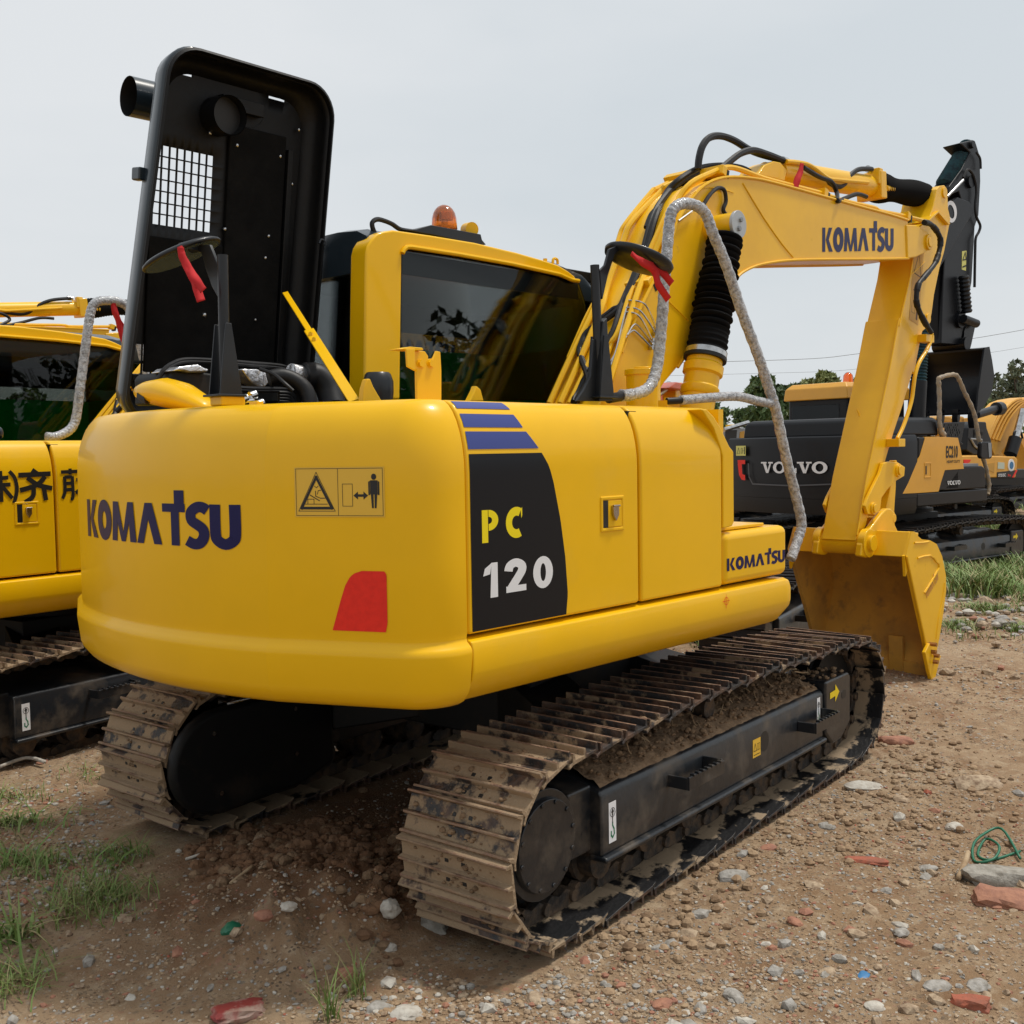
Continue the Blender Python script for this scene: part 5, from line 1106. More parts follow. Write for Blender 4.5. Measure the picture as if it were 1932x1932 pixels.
ribbon('ribbon','red cloth ribbon tied to the round mirror beside the boom foot',[Z2([(470,525),(500,550),(550,575),(580,590),(620,638)]),Z2([(472,528),(510,560),(555,590),(570,640),(608,698)])],.036,UP,y=-1.02)
ribbon('ribbon','red cloth ribbon tied round the pipe at the top of the boom',[Z2([(1105,190),(1100,220),(1088,250),(1082,290),(1110,300),(1135,300)])],.05,UP,y=-.24)
# ------------------------------------------------------------------ other machines in the yard
def world_at(u,v,depth): return Vector(CAMP+depth*(Fv+Rv*(u-966)/FP-Uv*(v-966)/FP))
def rotz(p,h): c,s=math.cos(h),math.sin(h); return Vector((p[0]*c-p[1]*s,p[0]*s+p[1]*c,p[2]))
DEC=('number_panel','letter_p','letter_c','digit','blue_stripes','red_reflector','warning_decal','warning_symbols','centre_mark','engine_hood','hood_stay','engine_block','mud','mud_clods','straw_bits','camera_housing','latch_bracket','rear_mirror_post','mirror_base')
def place_by(local,u,v,depth,h_upper,label,skip,dz=None):
    """copy of the main machine; local = point in the upper frame seen at (u,v,depth)"""
    c=copy_tree(EX,None,skip); h=h_upper-SLEW; w_=world_at(u,v,depth); p=rotz(rotz(local,SLEW),h); c.location=w_-p
    if dz is not None: c.location.z=dz
    c.rotation_euler.z=h; c['label']=label; return c
lat_local=(lx,YS,lz)
X2=place_by(lat_local,51,971,6.15,R(1),'yellow excavator at the left edge with black characters painted along its side',DEC+('handrail','warning_beacon','beacon_bracket','beacon_cable','front_mirror_post','roof_hook','roof_lug','roof_stud','filler_tank'),dz=-.07)
U2=Frame(X2.location,R(1))
def ub2(mb,name,m,parent=None,**k): return mb.build(name,m,parent=parent or X2,rot=None if parent else SLEW,**k)
# lower its boom a little: turn the front work group about the boom foot
def pitch_boom(root,ang):
    piv=Vector((.35,0,1.72)); Rm=Matrix.Rotation(SLEW,4,'Z')@Matrix.Translation(piv)@Matrix.Rotation(ang,4,'Y')@Matrix.Translation(-piv)
    for ch in root.children:
        if ch.name.split('.')[0] in ('boom','arm','bucket','arm_cylinder','boom_cylinder'): ch.matrix_local=Rm
pitch_boom(X2,R(8))
for o in X2.children:
    if o.name.startswith('cab'): o.location.z-=.08
dX2=[o for o in X2.children if o.name.startswith('engine_side_door')][0]; dX3=[o for o in X2.children if o.name.startswith('pump_side_door')][0]
A4=lambda a,b:(a*.1462,812+b*.1462)
def P4(a,b): q=U2.at(*A4(a,b),y=YS-.002); return q[0],q[2]
xx0,zz0=P4(250,935); xx1,zz1=P4(672,500)
def strokes(mb,box,sts,w):
    (x0,z0),(x1,z1)=box; f=lambda a,b,off:(x0+(x1-x0)*a,YS-.0025-off,z0+(z1-z0)*b)
    off=0
    for st in sts:
        w_=w*1.35; P=crom([Vector((a,b,0)) for a,b in st],4) if len(st)>2 else [Vector((a,b,0)) for a,b in st]; off+=.00015; vs=[]
        asp=(x1-x0)/(z1-z0)
        for i,p in enumerate(P):
            t=(P[min(i+1,len(P)-1)]-P[max(i-1,0)]); t=Vector((t.x*asp,t.y,0)).normalized(); n_=Vector((-t.y/asp,t.x,0))*w_/2; vs+=[f(p.x+n_.x,p.y+n_.y,off),f(p.x-n_.x,p.y-n_.y,off)]
        mb.add(vs,[(2*i,2*i+1,2*i+3,2*i+2) for i in range(len(P)-1)])
q=MB(); strokes(q,((xx0,zz0),(xx1,zz1)),[[(.0,.84),(.95,.86)],[(.40,.99),(.56,.86)],[(.26,.76),(.42,.62),(.62,.50),(.98,.40)],[(.78,.78),(.60,.58),(.35,.46),(.03,.38)],[(.42,.46),(.42,.25),(.34,.12),(.16,.0)],[(.72,.46),(.78,.04)]],.11); q.build('side_character','decalB',dX2,sharp=180)
q=MB(); a_,b_=P4(130,940),P4(240,525); strokes(q,((a_[0],a_[1]),(b_[0],b_[1])),[[(.05,1.0),(.55,.8),(.75,.5),(.65,.25),(.40,.0)]],.09); q.build('side_bracket','decalB',dX2,sharp=180)
q=MB(); w4=xx1-xx0; a_=P4(-300,920); b_=P4(110,520); strokes(q,((a_[0],a_[1]),(b_[0],b_[1])),[[(.0,.72),(.42,.74)],[(.22,1.0),(.22,0)],[(.2,.62),(.0,.3)],[(.24,.55),(.4,.42)],[(.52,.74),(.98,.77)],[(.42,.52),(1.04,.53)],[(.74,1.0),(.74,-.05)],[(.72,.5),(.42,.1)],[(.78,.48),(1.08,.06)]],.10); q.build('side_character','decalB',dX2,sharp=180)
q=MB(); a_=P4(800,900); b_=P4(1200,500); strokes(q,((a_[0],a_[1]),(b_[0],b_[1])),[[(.0,.93),(1.0,.95)],[(.28,1.04),(.28,.84)],[(.7,1.04),(.7,.84)],[(.10,.78),(.10,.3),(.02,.05)],[(.10,.76),(.34,.76)],[(.34,.78),(.34,.1),(.26,.03)],[(.12,.55),(.34,.55)],[(.12,.34),(.34,.34)],[(.45,.66),(1.0,.66)],[(.72,.82),(.60,.40),(.42,.22)],[(.62,.6),(1.0,.36)],[(.7,.4),(.7,.02)],[(.5,.28),(.98,.05)]],.085); q.build('side_character','decalB',dX3,sharp=180)
mb=MB(); hp=[(88,824,-.86),(105,824,-.86),(130,812,-.86),(143,790,-.86),(150,740,-.87),(158,680,-.87),(166,620,-.88),(172,585,-.88),(182,570,-.89),(200,567,-.9),(222,569,-.91),(245,585,-.93),(262,640,-.95),(285,740,-.98)]
mb.tube([Vector(U2.at(u,v,y=y)) for u,v,y in hp],lambda t:.0285+.0012*math.sin(t*300)+random.uniform(-.0006,.0008),14,14,jit=.02); ub2(mb,'handrail','wrap',sharp=180)
q=MB(); q.b6(-1.55,-.70,-.75,.70,1.93,2.02); ub2(q,'engine_hood','hoodout',bev=.04,seg=3)
q=MB(); p=Vector(U2.at(160,833,y=-.55)); z_=U2.at(170,838,y=-.42)[2]; q.cyl((p.x+.12,-.35,z_-.1),(p.x+.12,-.35,z_+.02),.11,24); ub2(q,'filler_tank','yellow')
ribbon('ribbon','red cloth ribbon tied to the wrapped rail of the left excavator',[[(212,568),(216,590),(224,610),(232,640),(240,655)],[(214,570),(222,600),(230,615),(236,640)]],.04,U2,y=-.92)
# boom of a further yellow machine behind it
X3=place_by((4.0,YB,3.42),185,628,12.2,R(-8),'yellow excavator parked beyond the left one, only its blue lettered boom showing',DEC+('handrail','front_mirror_post','warning_beacon','beacon_bracket','beacon_cable'),dz=None)
# ---- black and yellow excavator on the right
hV=R(-12.6); w0=world_at(1673,849,14.5); c0v=rotz((-2.5,-1.35,0),hV); VL=Vector((w0.x-c0v.x,w0.y-c0v.y,-.22)); VF=Frame(VL,hV)
V=thing('excavator','black and yellow excavator standing behind the yellow bucket, its black bucket lifted high','excavator',VL,hV,'excavators in the far row')
def vb(mb,name,m,parent=V,**k): return mb.build(name,m,parent=parent,**k)
def vz(u,v,x=None,y=None): return VF.at(u,v,x=x,y=y)[2]
M['vblack']=mat('dark_grey_black_paint',(.0045,.005,.007),.4,coat=.04,c2=(.006,.007,.009),sc=2,spec=.3); M['vyel']=mat('ochre_yellow_paint',(.76,.37,.03),.38,c2=(.70,.34,.03),sc=2,coat=.2)
zb_,zt_=1.0,2.10
plan=[(-2.5,-1.35)]+[(-2.5-.33*math.cos(R(t)),-1.35+.12+1.23*(t+90)/90*0 + (1.23*(1-abs(t)/90) if t<0 else 0)) for t in ()]
arc=[(-2.45-.38*math.cos((y/1.36)*1.25),y) for y in [ -1.30+2.6*i/20 for i in range(21)]]
plan=[(-1.75,-1.35),(-2.35,-1.35)]+arc+[(-2.35,1.35),(-1.75,1.35)]
q=MB(); q.loft([[(x*k+(1-k)*-2.0,y*k2,z) for x,y in plan] for z,k,k2 in ((zb_,.985,.98),(zb_+.08,1,1),(zb_+.22,1,1),(zb_+.225,1.008,1.003),(zt_-.10,1.008,1.003),(zt_-.02,.995,.992),(zt_,.97,.98))]); vcw=vb(q,'counterweight','vblack',sharp=30)
def rearmap(off0=.0):
    def f(a,b,off): # a = y (left positive), b = z
        return (-2.45-.38*math.cos((a/1.36)*1.25)*1.008-.035-off,a,b)
    return f
def vrear(u,v):
    q=VF.at(u,v,x=-2.80); return q[1],q[2]
(ya,za),(yb2,zb2)=vrear(1440,892),vrear(1562,890); _,ztp=vrear(1500,874)
def vtext(txt,x0,y0,h,w,f,sgn,par,m): # sgn -1: text runs towards -y
    tw_=sum(GL[c][0] for c in txt)+.03*(len(txt)-1); return letters(txt,0,0,h,w/(tw_*h),lambda a,b,off:f(x0+sgn*a,y0+b,off*3+.004),eps=.001).build('maker_lettering',m,par,sharp=180)
vtext('VoLVo',ya,za,ztp-za+.02,ya-yb2,rearmap(),-1,vcw,'white')
rm=rearmap()
(ya,za),(yb2,zb2)=vrear(1382,860),vrear(1405,841); q=MB(); fill(q,rm,[(ya,za),(yb2,za),(yb2,zb2),(ya,zb2)],.012); q.build('warning_decal','decalY',vcw)
q=MB(); W_,H_=ya-yb2,zb2-za; f=lambda a,b,off:rm(ya-a*W_,za+b*H_,off); line(q,f,[(.12,.2),(.42,.2),(.27,.8),(.12,.2)],.03,.016); line(q,f,[(.55,.25),(.68,.25),(.68,.75),(.55,.75),(.55,.25)],.03,.016); line(q,f,[(.7,.5),(.85,.5)],.03,.016); fill(q,f,[(.86,.15),(.93,.15),(.93,.9),(.86,.9)],.016); q.build('warning_symbols','decalB',vcw)
(ya,za),(yb2,zb2)=vrear(1386,906),vrear(1404,868); q=MB(); W_,H_=ya-yb2,zb2-za; f=lambda a,b,off:rm(ya-a*W_,za+b*H_,off); 
for pts in ([(0,1),(1,1),(1,.8),(.05,.8)],[(.02,.8),(.55,.8),(.62,.3),(.2,.25)],[(.2,.25),(.62,.3),(.98,.26),(1,.0),(.55,.02)]): fill(q,f,pts,.014)
q.build('red_reflector','red',vcw)
q=MB(); 
line(q,rm,[vrear(1411,875),vrear(1413,900),vrear(1421,913),vrear(1500,916),vrear(1640,911)],.02,.012); q.build('recess_edge','grey' if 0 else mat('edge_grey',(.07,.075,.085),.4),vcw)
q=MB(); q.loft([[(x,y,z) for x,y in ((-2.55+i,-1.25+i),(-1.0,-1.25+i),(-1.0,1.05-i),(-2.55+i,1.05-i))] for z,i in ((zt_-.01,0),(zt_+.20,.02),(zt_+.25,.09))]); vh=vb(q,'engine_hood','vblack',bev=.03,seg=3)
# flanks
yv=-1.35
def pv(pts): return pxz(VF,pts,yv)
def vx(u,v): return VF.at(u,v,y=yv)[0]
xF=vx(1861,925); z_top=vz(1807,826,y=yv); z_s0=vz(1780,926,y=yv); xU=vx(1810,880)
q=MB(); q.prism([(-1.72,z_s0),(xU,z_s0),(xU-.02,z_top-.1),(xU-.12,z_top),(-1.72,z_top+.02)],yv,yv+.9); vs_=vb(q,'side_door','vblack',bev=.03)
ystp=ZW([(765,742),(960,742),(1150,752),(1185,900),(1220,1120),(995,1135),(955,1260),(920,1390),(700,1405),(495,1415),(560,1290),(640,1100),(700,960)])
q=MB(); q.prism(pxz(VF,ystp,yv-.004),yv-.006,yv+.06); vy=vb(q,'yellow_panel','vyel',vs_,bev=.003)
q=MB(); q.prism([(vx(1779,890),z_s0),(xF-.02,z_s0),(xF-.03,vz(1855,885,y=yv)),(xF-.12,vz(1855,879,y=yv)),(vx(1812,879),vz(1815,880,y=yv))],yv+.0,yv+.9); vt=vb(q,'fuel_tank','vblack',bev=.02)
q=MB(); q.b6(vx(1820,879),xF-.15,yv+.05,yv+.85,vz(1840,880,y=yv)+.0,vz(1840,876,y=yv)+.01); vb(q,'tank_top','grey',vt)
q=MB(); q.b6(-1.75,xF+.02,yv-.01,yv+.4,z_s0-.20,z_s0-.012); vb(q,'side_skirt','vblack',bev=.02)
q=MB(); q.b6(-1.75,xF,-1.0,1.33,z_s0-.15,z_s0+.3); q.b6(-1.75,-.9,.6,1.33,z_s0,2.05); vb(q,'body_frame','dark')
fV=lambda a,b,off:(a,yv-.008-off,b)
a_=VF.at(*ZW([(1000,985)])[0],y=yv); b_=VF.at(*ZW([(1165,840)])[0],y=yv); hgt=b_[2]-a_[2]
fonttext('EC210',fV,a_[0],a_[2],hgt*1.35,.002,.03,(b_[0]-a_[0])/(hgt*1.35*3.15)).build('model_number','decalB',vy,sharp=180)
a_=VF.at(*ZW([(1010,1052)])[0],y=yv); b_=VF.at(*ZW([(1170,1012)])[0],y=yv); hgt=b_[2]-a_[2]
fonttext('HEAVY DUTY',fV,a_[0],a_[2],hgt*1.35,.002,.02,(b_[0]-a_[0])/(hgt*1.35*6.1)).build('small_lettering','decalB',vy,sharp=180)
a_=VF.at(*ZW([(1015,1312)])[0],y=yv); b_=VF.at(*ZW([(1172,1255)])[0],y=yv)
vtext('VoLVo',a_[0],a_[2],b_[2]-a_[2],b_[0]-a_[0],lambda a,b,off:(a,yv-off-.003,b),1,vt,'white')
q=MB(); a_=VF.at(*ZW([(787,1135)])[0],y=yv); o_=[(a_[0]-.09,a_[2]-.11),(a_[0]+.09,a_[2]-.11),(a_[0]+.09,a_[2]+.11),(a_[0]-.09,a_[2]+.11)]; ring_prism(q,o_,[(x*.8+a_[0]*.2,z*.8+a_[2]*.2) for x,z in o_],yv-.012,yv); vb(q,'latch_surround','vyel',vs_,bev=.004)
q=MB(); q.b6(a_[0]-.06,a_[0]-.03,yv-.010,yv,a_[2]-.06,a_[2]+.06); vb(q,'latch','decalB',vs_)
# cab, beacon
cy0,cy1=VF.at(1600,760,x=-.6)[1],VF.at(1487,760,x=-.6)[1]; zr=vz(1540,727,x=-.6)
q=MB(); q.b6(-.60,1.05,cy0,cy1,1.1,zr-.20); vc=vb(q,'cab','vblack',bev=.05,seg=3)
q=MB(); q.loft([[(-.68+i,cy0-.04+i,z),(1.15,cy0-.04+i,z),(1.15,cy1+.04-i,z),(-.68+i,cy1+.04-i,z)] for z,i in ((zr-.24,0),(zr-.05,.02),(zr+.03,.10))]); vb(q,'roof','vyel',vc,bev=.02)
q=MB(); q.b6(-.612,-.598,cy0+.16,cy1-.08,1.9,zr-.32); vb(q,'rear_window','glass',vc,bev=.05)
q=MB(); q.b6(-.4,.9,cy0-.012,cy0+.004,1.6,zr-.3); vb(q,'side_window','glass',vc,bev=.02)
bcn=Vector(VF.at(1600,722,x=-.25)); q=MB(); q.lathe(bcn,bcn+Vector((0,0,.17)),[(0,.085),(.7,.075),(.95,.04),(1,.01)],16); q2=vb(q,'warning_beacon','beacon',vc); q=MB(); q.lathe(bcn-Vector((0,0,.17)),bcn,[(0,.11),(.4,.05),(1,.05)],12); vb(q,'beacon_stand','grey',vc)
# boom, arm, bucket of the black machine
def vp(pts,y): return pxz(VF,pts,y)
vby0,vby1=-.26,.06
bm_=[(1770,505),(1744,560),(1715,640),(1700,720),(1690,800),(1600,800),(1615,700),(1640,600)]+ZE([(370,1640),(400,1440),(430,1290),(470,1200)])+[(1690,470),(1745,400)]+ZE([(960,430),(985,470),(1010,440),(1060,470),(1110,590),(1105,660),(1060,760),(1000,900)])
q=MB(); q.prism(vp([(1660,810),(1684,640),(1708,545),(1742,455),(1780,392),(1808,372),(1830,380),(1838,400),(1822,425),(1774,505),(1730,600),(1706,680),(1700,810)],vby0),vby0,vby1); vbm=vb(q,'boom','vblack',bev=.02)
fB=lambda pts:[VF.at(u,v,y=vby0) for u,v in pts]
l0,l1=fB(ZE([(905,800),(1070,590)])); an=math.atan2(l1[2]-l0[2],l1[0]-l0[0]); ln=math.hypot(l1[2]-l0[2],l1[0]-l0[0])
twv=sum(GL[c][0] for c in 'VoLVo')+.2; hh_=ln/ twv/1.0*2.2; 
st_=(l1[0]-math.cos(an)*hh_*twv,l1[2]-math.sin(an)*hh_*twv)
letters('VoLVo',0,0,hh_*.9,1.1,lambda a,b,off:(st_[0]+a*math.cos(an)-b*math.sin(an)+.05,vby0-.004-off*3,st_[1]+a*math.sin(an)+b*math.cos(an)-.12),eps=.001).build('maker_lettering','white',vbm,sharp=180)
vamy0,vamy1=-.20,.12
q=MB(); q.prism(vp(ZE([(1085,95),(1190,68),(1215,100),(1245,200),(1250,400),(1235,670),(1205,760),(1180,1200),(1150,1350),(1130,1480),(1110,1600),(1090,1670),(1080,1700),(935,1690),(945,1400),(955,1150),(965,990),(1030,820),(1100,640),(1100,560),(1075,480),(990,520),(1000,440),(1100,300),(1165,170)]),vamy0),vamy0,vamy1); vam=vb(q,'arm','vblack',bev=.02)
q=MB(); q.prism([(a,b) for a,b in vp(ZE([(940,1000),(1082,1000),(1085,1320),(1060,1650),(935,1650)]),vamy0)],vamy0+.06,vamy1+.12); vb(q,'arm_back','dark',vam)
q=MB(); A_=Vector(VF.at(*ZE([(960,430)])[0],y=-.04)); B_=Vector(VF.at(*ZE([(1150,120)])[0],y=-.04)); q.lathe(A_,B_,[(k/40,(.15 if k%2 else .125)) for k in range(41)],20); vb(q,'cylinder_sock','teal',vam)
q=MB(); q.prism(vp(ZE([(1100,955),(1135,950),(1130,1110),(1098,1100)]),vamy0),vamy0-.004,vamy0+.001); vb(q,'warning_decal','decalY',vam)
q=MB(); fz=lambda a,b,off:(a,vamy0-.006-off,b); c1=vp(ZE([(1105,1025),(1131,1020),(1124,965),(1105,1025)]),vamy0); line(q,fz,c1,.02,.001); c1=vp(ZE([(1105,1080),(1128,1070)]),vamy0); line(q,fz,c1,.025,.001); q.build('warning_symbols','decalB',vam)
for pts,r in ((([(1110,370),(1140,310),(1170,320),(1200,380),(1215,480),(1205,600),(1215,680),(1245,750),(1235,800),(1210,850),(1205,950),(1200,1240)]),.022),([(1215,170),(1245,220),(1250,300)],.018)):
    q=MB(); q.tube([VF.at(*p,y=vamy0-.06) for p in ZE(pts)],r,8,5); vb(q,'hydraulic_hose','rubber',vam)
q=MB(); q.tube([VF.at(*p,y=-.3) for p in ZE([(985,520),(1110,390)])],.02,8); vb(q,'grease_line','steel',vam)
for a,b,r in ((1180,400,.10),(1195,105,.06),(1100,1500,.13)):
    p=Vector(VF.at(*ZE([(a,b)])[0],y=vamy0-.05)); q=MB(); q.cyl(p,(p.x,vamy1+.05,p.z),r,20); vb(q,'pin','vblack',vam)
q=MB(); a_=Vector(VF.at(*ZE([(1110,1490)])[0],y=-.3)); b_=Vector(VF.at(*ZE([(1215,1530)])[0],y=-.3)); q.cyl(a_,b_,.07,14); q.lathe(a_+Vector((.0,0,.7)),a_+Vector((.12,.0,.1)),[(k/18,.09 if k%2 else .07) for k in range(19)],14); q.prism(vp(ZE([(1140,1520),(1195,1560),(1165,1700),(1105,1690),(1110,1590)]),-.2),-.22,.12); vb(q,'bucket_link','vblack',vam)
# raised bucket
by0,by1=-.62,.62
bx_c=vp(ZW([(1100,240)]),0)[0]
q=MB(); TL_=VF.at(1737,660,y=.55)
vbp=[(1858,656),(1867,654),(1872,680),(1876,707),(1872,738),(1858,765),(1843,782)]
sv=vp(vbp+[(1846,740),(1853,690)],by0); q.prism(sv,by0,by0+.03); q.prism(sv,by1-.03,by1); 
bk_=vp(vbp,by0); P_=[Vector((a,0,b)) for a,b in bk_]; cen=Vector(((sv[8][0]),0,(sv[8][1]))); rings=[]
for i,p in enumerate(P_):
    t=(P_[min(i+1,len(P_)-1)]-P_[max(i-1,0)]).normalized(); n_=Vector((t.z,0,-t.x)); 
    if n_.dot(cen-p)<0: n_=-n_
    a=p+n_*.004; b=p+n_*.035; rings.append([(a.x,by0+.01,a.z),(a.x,by1-.01,a.z),(b.x,by1-.01,b.z),(b.x,by0+.01,b.z)])
q.loft(rings); vbk=vb(q,'bucket','vblack')
lx_,lz_=bk_[-1]
for k in range(5):
    q=MB(); y=by0+.05+k*.27; q.prism([(lx_,lz_+.10),(lx_-.02,lz_-.06),(lx_+.02,lz_-.22),(lx_+.07,lz_-.05),(lx_+.08,lz_+.08)],y,y+.10); vb(q,'tooth','vblack',vbk,bev=.004)
q=MB(); hp_=Vector(VF.at(*ZE([(1010,1700)])[0],y=-.0)); q.cyl((hp_.x,-.30,hp_.z),(hp_.x,.28,hp_.z),.11,18); vb(q,'bucket_pin','vblack',vbk)
# boom cylinder with teal bellows
A_=Vector(VF.at(1728,815,y=-.42)); B_=Vector(VF.at(1737,640,y=-.42)); d=B_-A_
q=MB(); q.cyl(A_-d*.2,A_+d*.55,.13,20); vcy=vb(q,'boom_cylinder','vblack',V); q=MB(); q.lathe(A_,B_,[(.5+k/60,.13 if k%2 else .105) for k in range(46)],18); vb(q,'bellows','teal',vcy)
# deck furniture, wrapped rail, mirror, raised perforated cover
q=MB(); p=Vector(VF.at(*ZW([(900,725)])[0],y=-1.1)); q.cyl(p-Vector((0,0,.1)),p+Vector((0,0,.11)),.10,20); vb(q,'filler_cap','vyel'); q=MB(); p=Vector(VF.at(*ZW([(828,715)])[0],y=-1.1)); q.cyl(p-Vector((0,0,.1)),p+Vector((0,0,.08)),.06,16); vb(q,'breather','steel')
q=MB(); q.b6(xU-.5,xU-.1,-1.2,-.8,z_top+.0,z_top+.03); vb(q,'deck_cover','vyel')
q=MB(); rp_=ZW([(975,720),(955,690),(935,600),(930,450),(930,300),(925,150),(920,60),(945,38),(1030,12),(1100,5),(1140,25),(1180,100),(1230,220),(1290,340),(1345,480),(1375,640),(1400,790),(1430,930),(1475,1080),(1500,1200),(1518,1300),(1512,1380),(1500,1425)])
q.tube([VF.at(u,v,y=-1.28) for u,v in rp_],lambda t:.032+.003*math.sin(t*160)+.02*max(0,1-t*12),10,8,jit=.06); vb(q,'handrail','wrapold',sharp=180)
q=MB(); q.prism(vp(ZW([(1430,815),(1445,798),(1545,800),(1560,820),(1558,985),(1540,1002),(1440,1000),(1422,975)]),-1.45),-1.45,-1.38); vm=vb(q,'mirror','vblack',bev=.02); q=MB(); q.prism(vp(ZW([(1508,812),(1545,812),(1550,970),(1520,985)]),-1.455),-1.456,-1.451); vb(q,'mirror_glass','grey',vm)
q=MB(); q.prism(vp(ZW([(590,595),(1230,562),(1185,800),(1210,830),(700,740),(600,720)]),-.75),-.76,-.72); pcv=vb(q,'perforated_cover','vblack',V,bev=.01)
q=MB()
for i in range(8):
    for j in range(5):
        if (i*j+i)%3==2: continue
        p=Vector(VF.at(*ZW([(975+i*26+j*7,600+j*30)])[0],y=-.765)); q.box(p,(.035,.004,.03))
q.build('punched_holes','decalB',pcv)
# tracks: copies of the modelled running gear, scaled to the larger machine
def dark_shoes(o):
    for ch in o.children:
        if ch.name.startswith('track_shoe'):
            for i in (0,1): ch.material_slots[i].link='OBJECT'; ch.material_slots[i].material=M['darkshoe']
M['darkshoe']=mat('dark_track_shoe',(.012,.011,.011),.5,c2=(.04,.028,.02),sc=6,th=(.5,.7),coord='World')
def add_tracks(root,k,ky=1.22,shift=0,dark=True):
    for o in list(EX.children):
        n_=o.name.split('.')[0]
        if n_ in('track_chain','track_frame','sprocket','idler','idler_yoke','final_drive_cover','centre_frame','slewing_ring','track_roller','carrier_roller'):
            c=copy_tree(o,root,('lifting_decal','lifting_symbol','hook_symbol','small_warning_decal','small_warning_symbol','mud','straw_bits','mud_clods','tie_down_decal','tie_down_symbol')); c.scale=(k,ky,k); c.location.x+=shift; dark_shoes(c) if dark else None
add_tracks(V,1.17,shift=-.42)
# ---- amber excavator at the right edge
hS=R(-14); so0=world_at(1815,849,24.5); SF_=Vector((so0.x,so0.y,-.42)); c=rotz((.2,-1.3,0),hS); SL_=Vector((SF_.x-c.x,SF_.y-c.y,-.42)); SFm=Frame(SL_,hS)
S=thing('excavator','amber yellow excavator at the right edge, its curved boom rising behind a fuel tank','excavator',SL_,hS,'excavators in the far row')
ys_=-1.3
def sp(pts,y): return pxz(SFm,pts,y)
M['syel']=mat('amber_excavator_paint',(.74,.38,.05),.45,c2=(.64,.32,.045),sc=1.5)
q=MB(); bo_=sp(ZW([(1150,965),(1390,962),(1600,968),(1830,975),(1860,1010),(1850,1130),(1835,1225),(1150,1225)]),ys_); q.prism(bo_,ys_,ys_+2.5); sb=q.build('side_body','syel',S,bev=.03)
q=MB(); q.prism(sp(ZW([(1615,1160),(1835,1135),(1795,1222),(1615,1222)]),ys_-.01),ys_-.012,ys_); n1=q.build('name_plate','decalB',sb); fS=lambda a,b,off:(a,ys_-.015-off,b)
a_=SFm.at(*ZW([(1620,1212)])[0],y=ys_); b_=SFm.at(*ZW([(1727,1172)])[0],y=ys_); hgt=b_[2]-a_[2]
fonttext('SY215C',fS,a_[0],a_[2],hgt*1.35,.003,.03,(b_[0]-a_[0])/(hgt*1.35*4.0)).build('model_number','white',n1,sharp=180)
a2=SFm.at(*ZW([(1733,1210)])[0],y=ys_); fonttext('Pro',fS,a2[0],a2[2],hgt*1.2,.003,.03,(b_[0]-a_[0])/(hgt*1.35*4.0)).build('small_lettering','red',n1,sharp=180)
q=MB(); q.prism(sp(ZW([(1835,1135),(1855,1135),(1810,1222),(1790,1222)]),ys_-.012),ys_-.016,ys_); q.build('red_slash','red',sb)
q=MB(); q.prism(sp(ZW([(1625,1040),(1700,1045),(1700,1122),(1622,1118)]),ys_-.01),ys_-.012,ys_); q.build('notice','decalY' if 0 else mat('notice_pale',(.5,.55,.45),.5),sb)
q=MB(); cc=sp(ZW([(1778,1078)]),ys_)[0]; q.cyl((cc[0],ys_-.012,cc[1]),(cc[0],ys_,cc[1]),.15,24); bdg=q.build('round_badge','white',sb); q=MB(); q.cyl((cc[0],ys_-.018,cc[1]),(cc[0],ys_-.012,cc[1]),.09,16); q.build('badge_emblem','blueplastic',bdg)
q=MB(); q.prism(sp(ZW([(1218,1010),(1305,1010),(1290,1040),(1250,1062),(1222,1060)]),ys_-.01),ys_-.012,ys_); q.build('red_emblem','red',sb)
q=MB(); q.prism(sp(ZW([(1490,1060),(1585,1045),(1580,1165),(1500,1130)]),ys_-.01),ys_-.01,ys_); q.build('vent_grille','yellow_old',sb)
q=MB(); q.prism(sp(ZW([(1150,1228),(2100,1228),(2100,1310),(1150,1310)]),ys_),ys_+.0,ys_+2.5); q.build('lower_frame','dark',S)
q=MB(); q.prism(sp(ZW([(1840,1132),(2300,1120),(2300,1226),(1800,1226)]),ys_+.02),ys_+.01,ys_+1.2); q.build('tank_panel','decalB',S)
# engine cover with vents
q=MB(); q.prism(sp(ZW([(1225,640),(1250,600),(1300,560),(1440,565),(1450,640),(1500,780),(1510,955),(1290,955),(1205,900)]),ys_+.6),ys_+.5,ys_+2.2); ecv=q.build('engine_cover','vblack',S,bev=.03)
q=MB()
for i in range(9):
    for j in (0,1): p=Vector(SFm.at(*ZW([(1350+i*11,690+j*30)])[0],y=ys_+.49)); q.box(p,(.05,.01,.14))
q.build('vent_slots','decalB',ecv)
q=MB(); q.tube([SFm.at(*p,y=ys_+.48) for p in ZW([(1300,765),(1430,775),(1440,880),(1400,890),(1350,850),(1305,765)])],.025,6); q.build('cover_trim','grey',ecv)
q=MB(); q.cyl(SFm.at(*ZW([(1370,480)])[0],y=-.5),SFm.at(*ZW([(1600,410)])[0],y=-.5),.10,14); q.cyl(SFm.at(*ZW([(1600,410)])[0],y=-.5),SFm.at(*ZW([(1655,405)])[0],y=-.5),.17,14); q.build('exhaust_pipe','black',ecv)
bo_=sp(ZW([(1585,962),(1500,760),(1620,480),(1760,330),(1850,295),(2000,270),(2300,330),(2700,500),(2700,640),(2300,470),(1990,400),(1900,400),(1880,440),(1850,620),(1760,800),(1640,955)]),-.3); q=MB(); q.prism(bo_,-.3,.25); sbm=q.build('boom','syel',S,bev=.02)
for k in range(4):
    q=MB(); q.tube([SFm.at(a-k*0,b,y=-.32-.0) for a,b in ZW([(1520+k*38,760+k*10),(1640+k*38,500+k*10),(1790+k*30,330+k*14),(1900+k*20,290+k*12)])],.035,6,3); q.build('boom_pipe','syel',sbm)
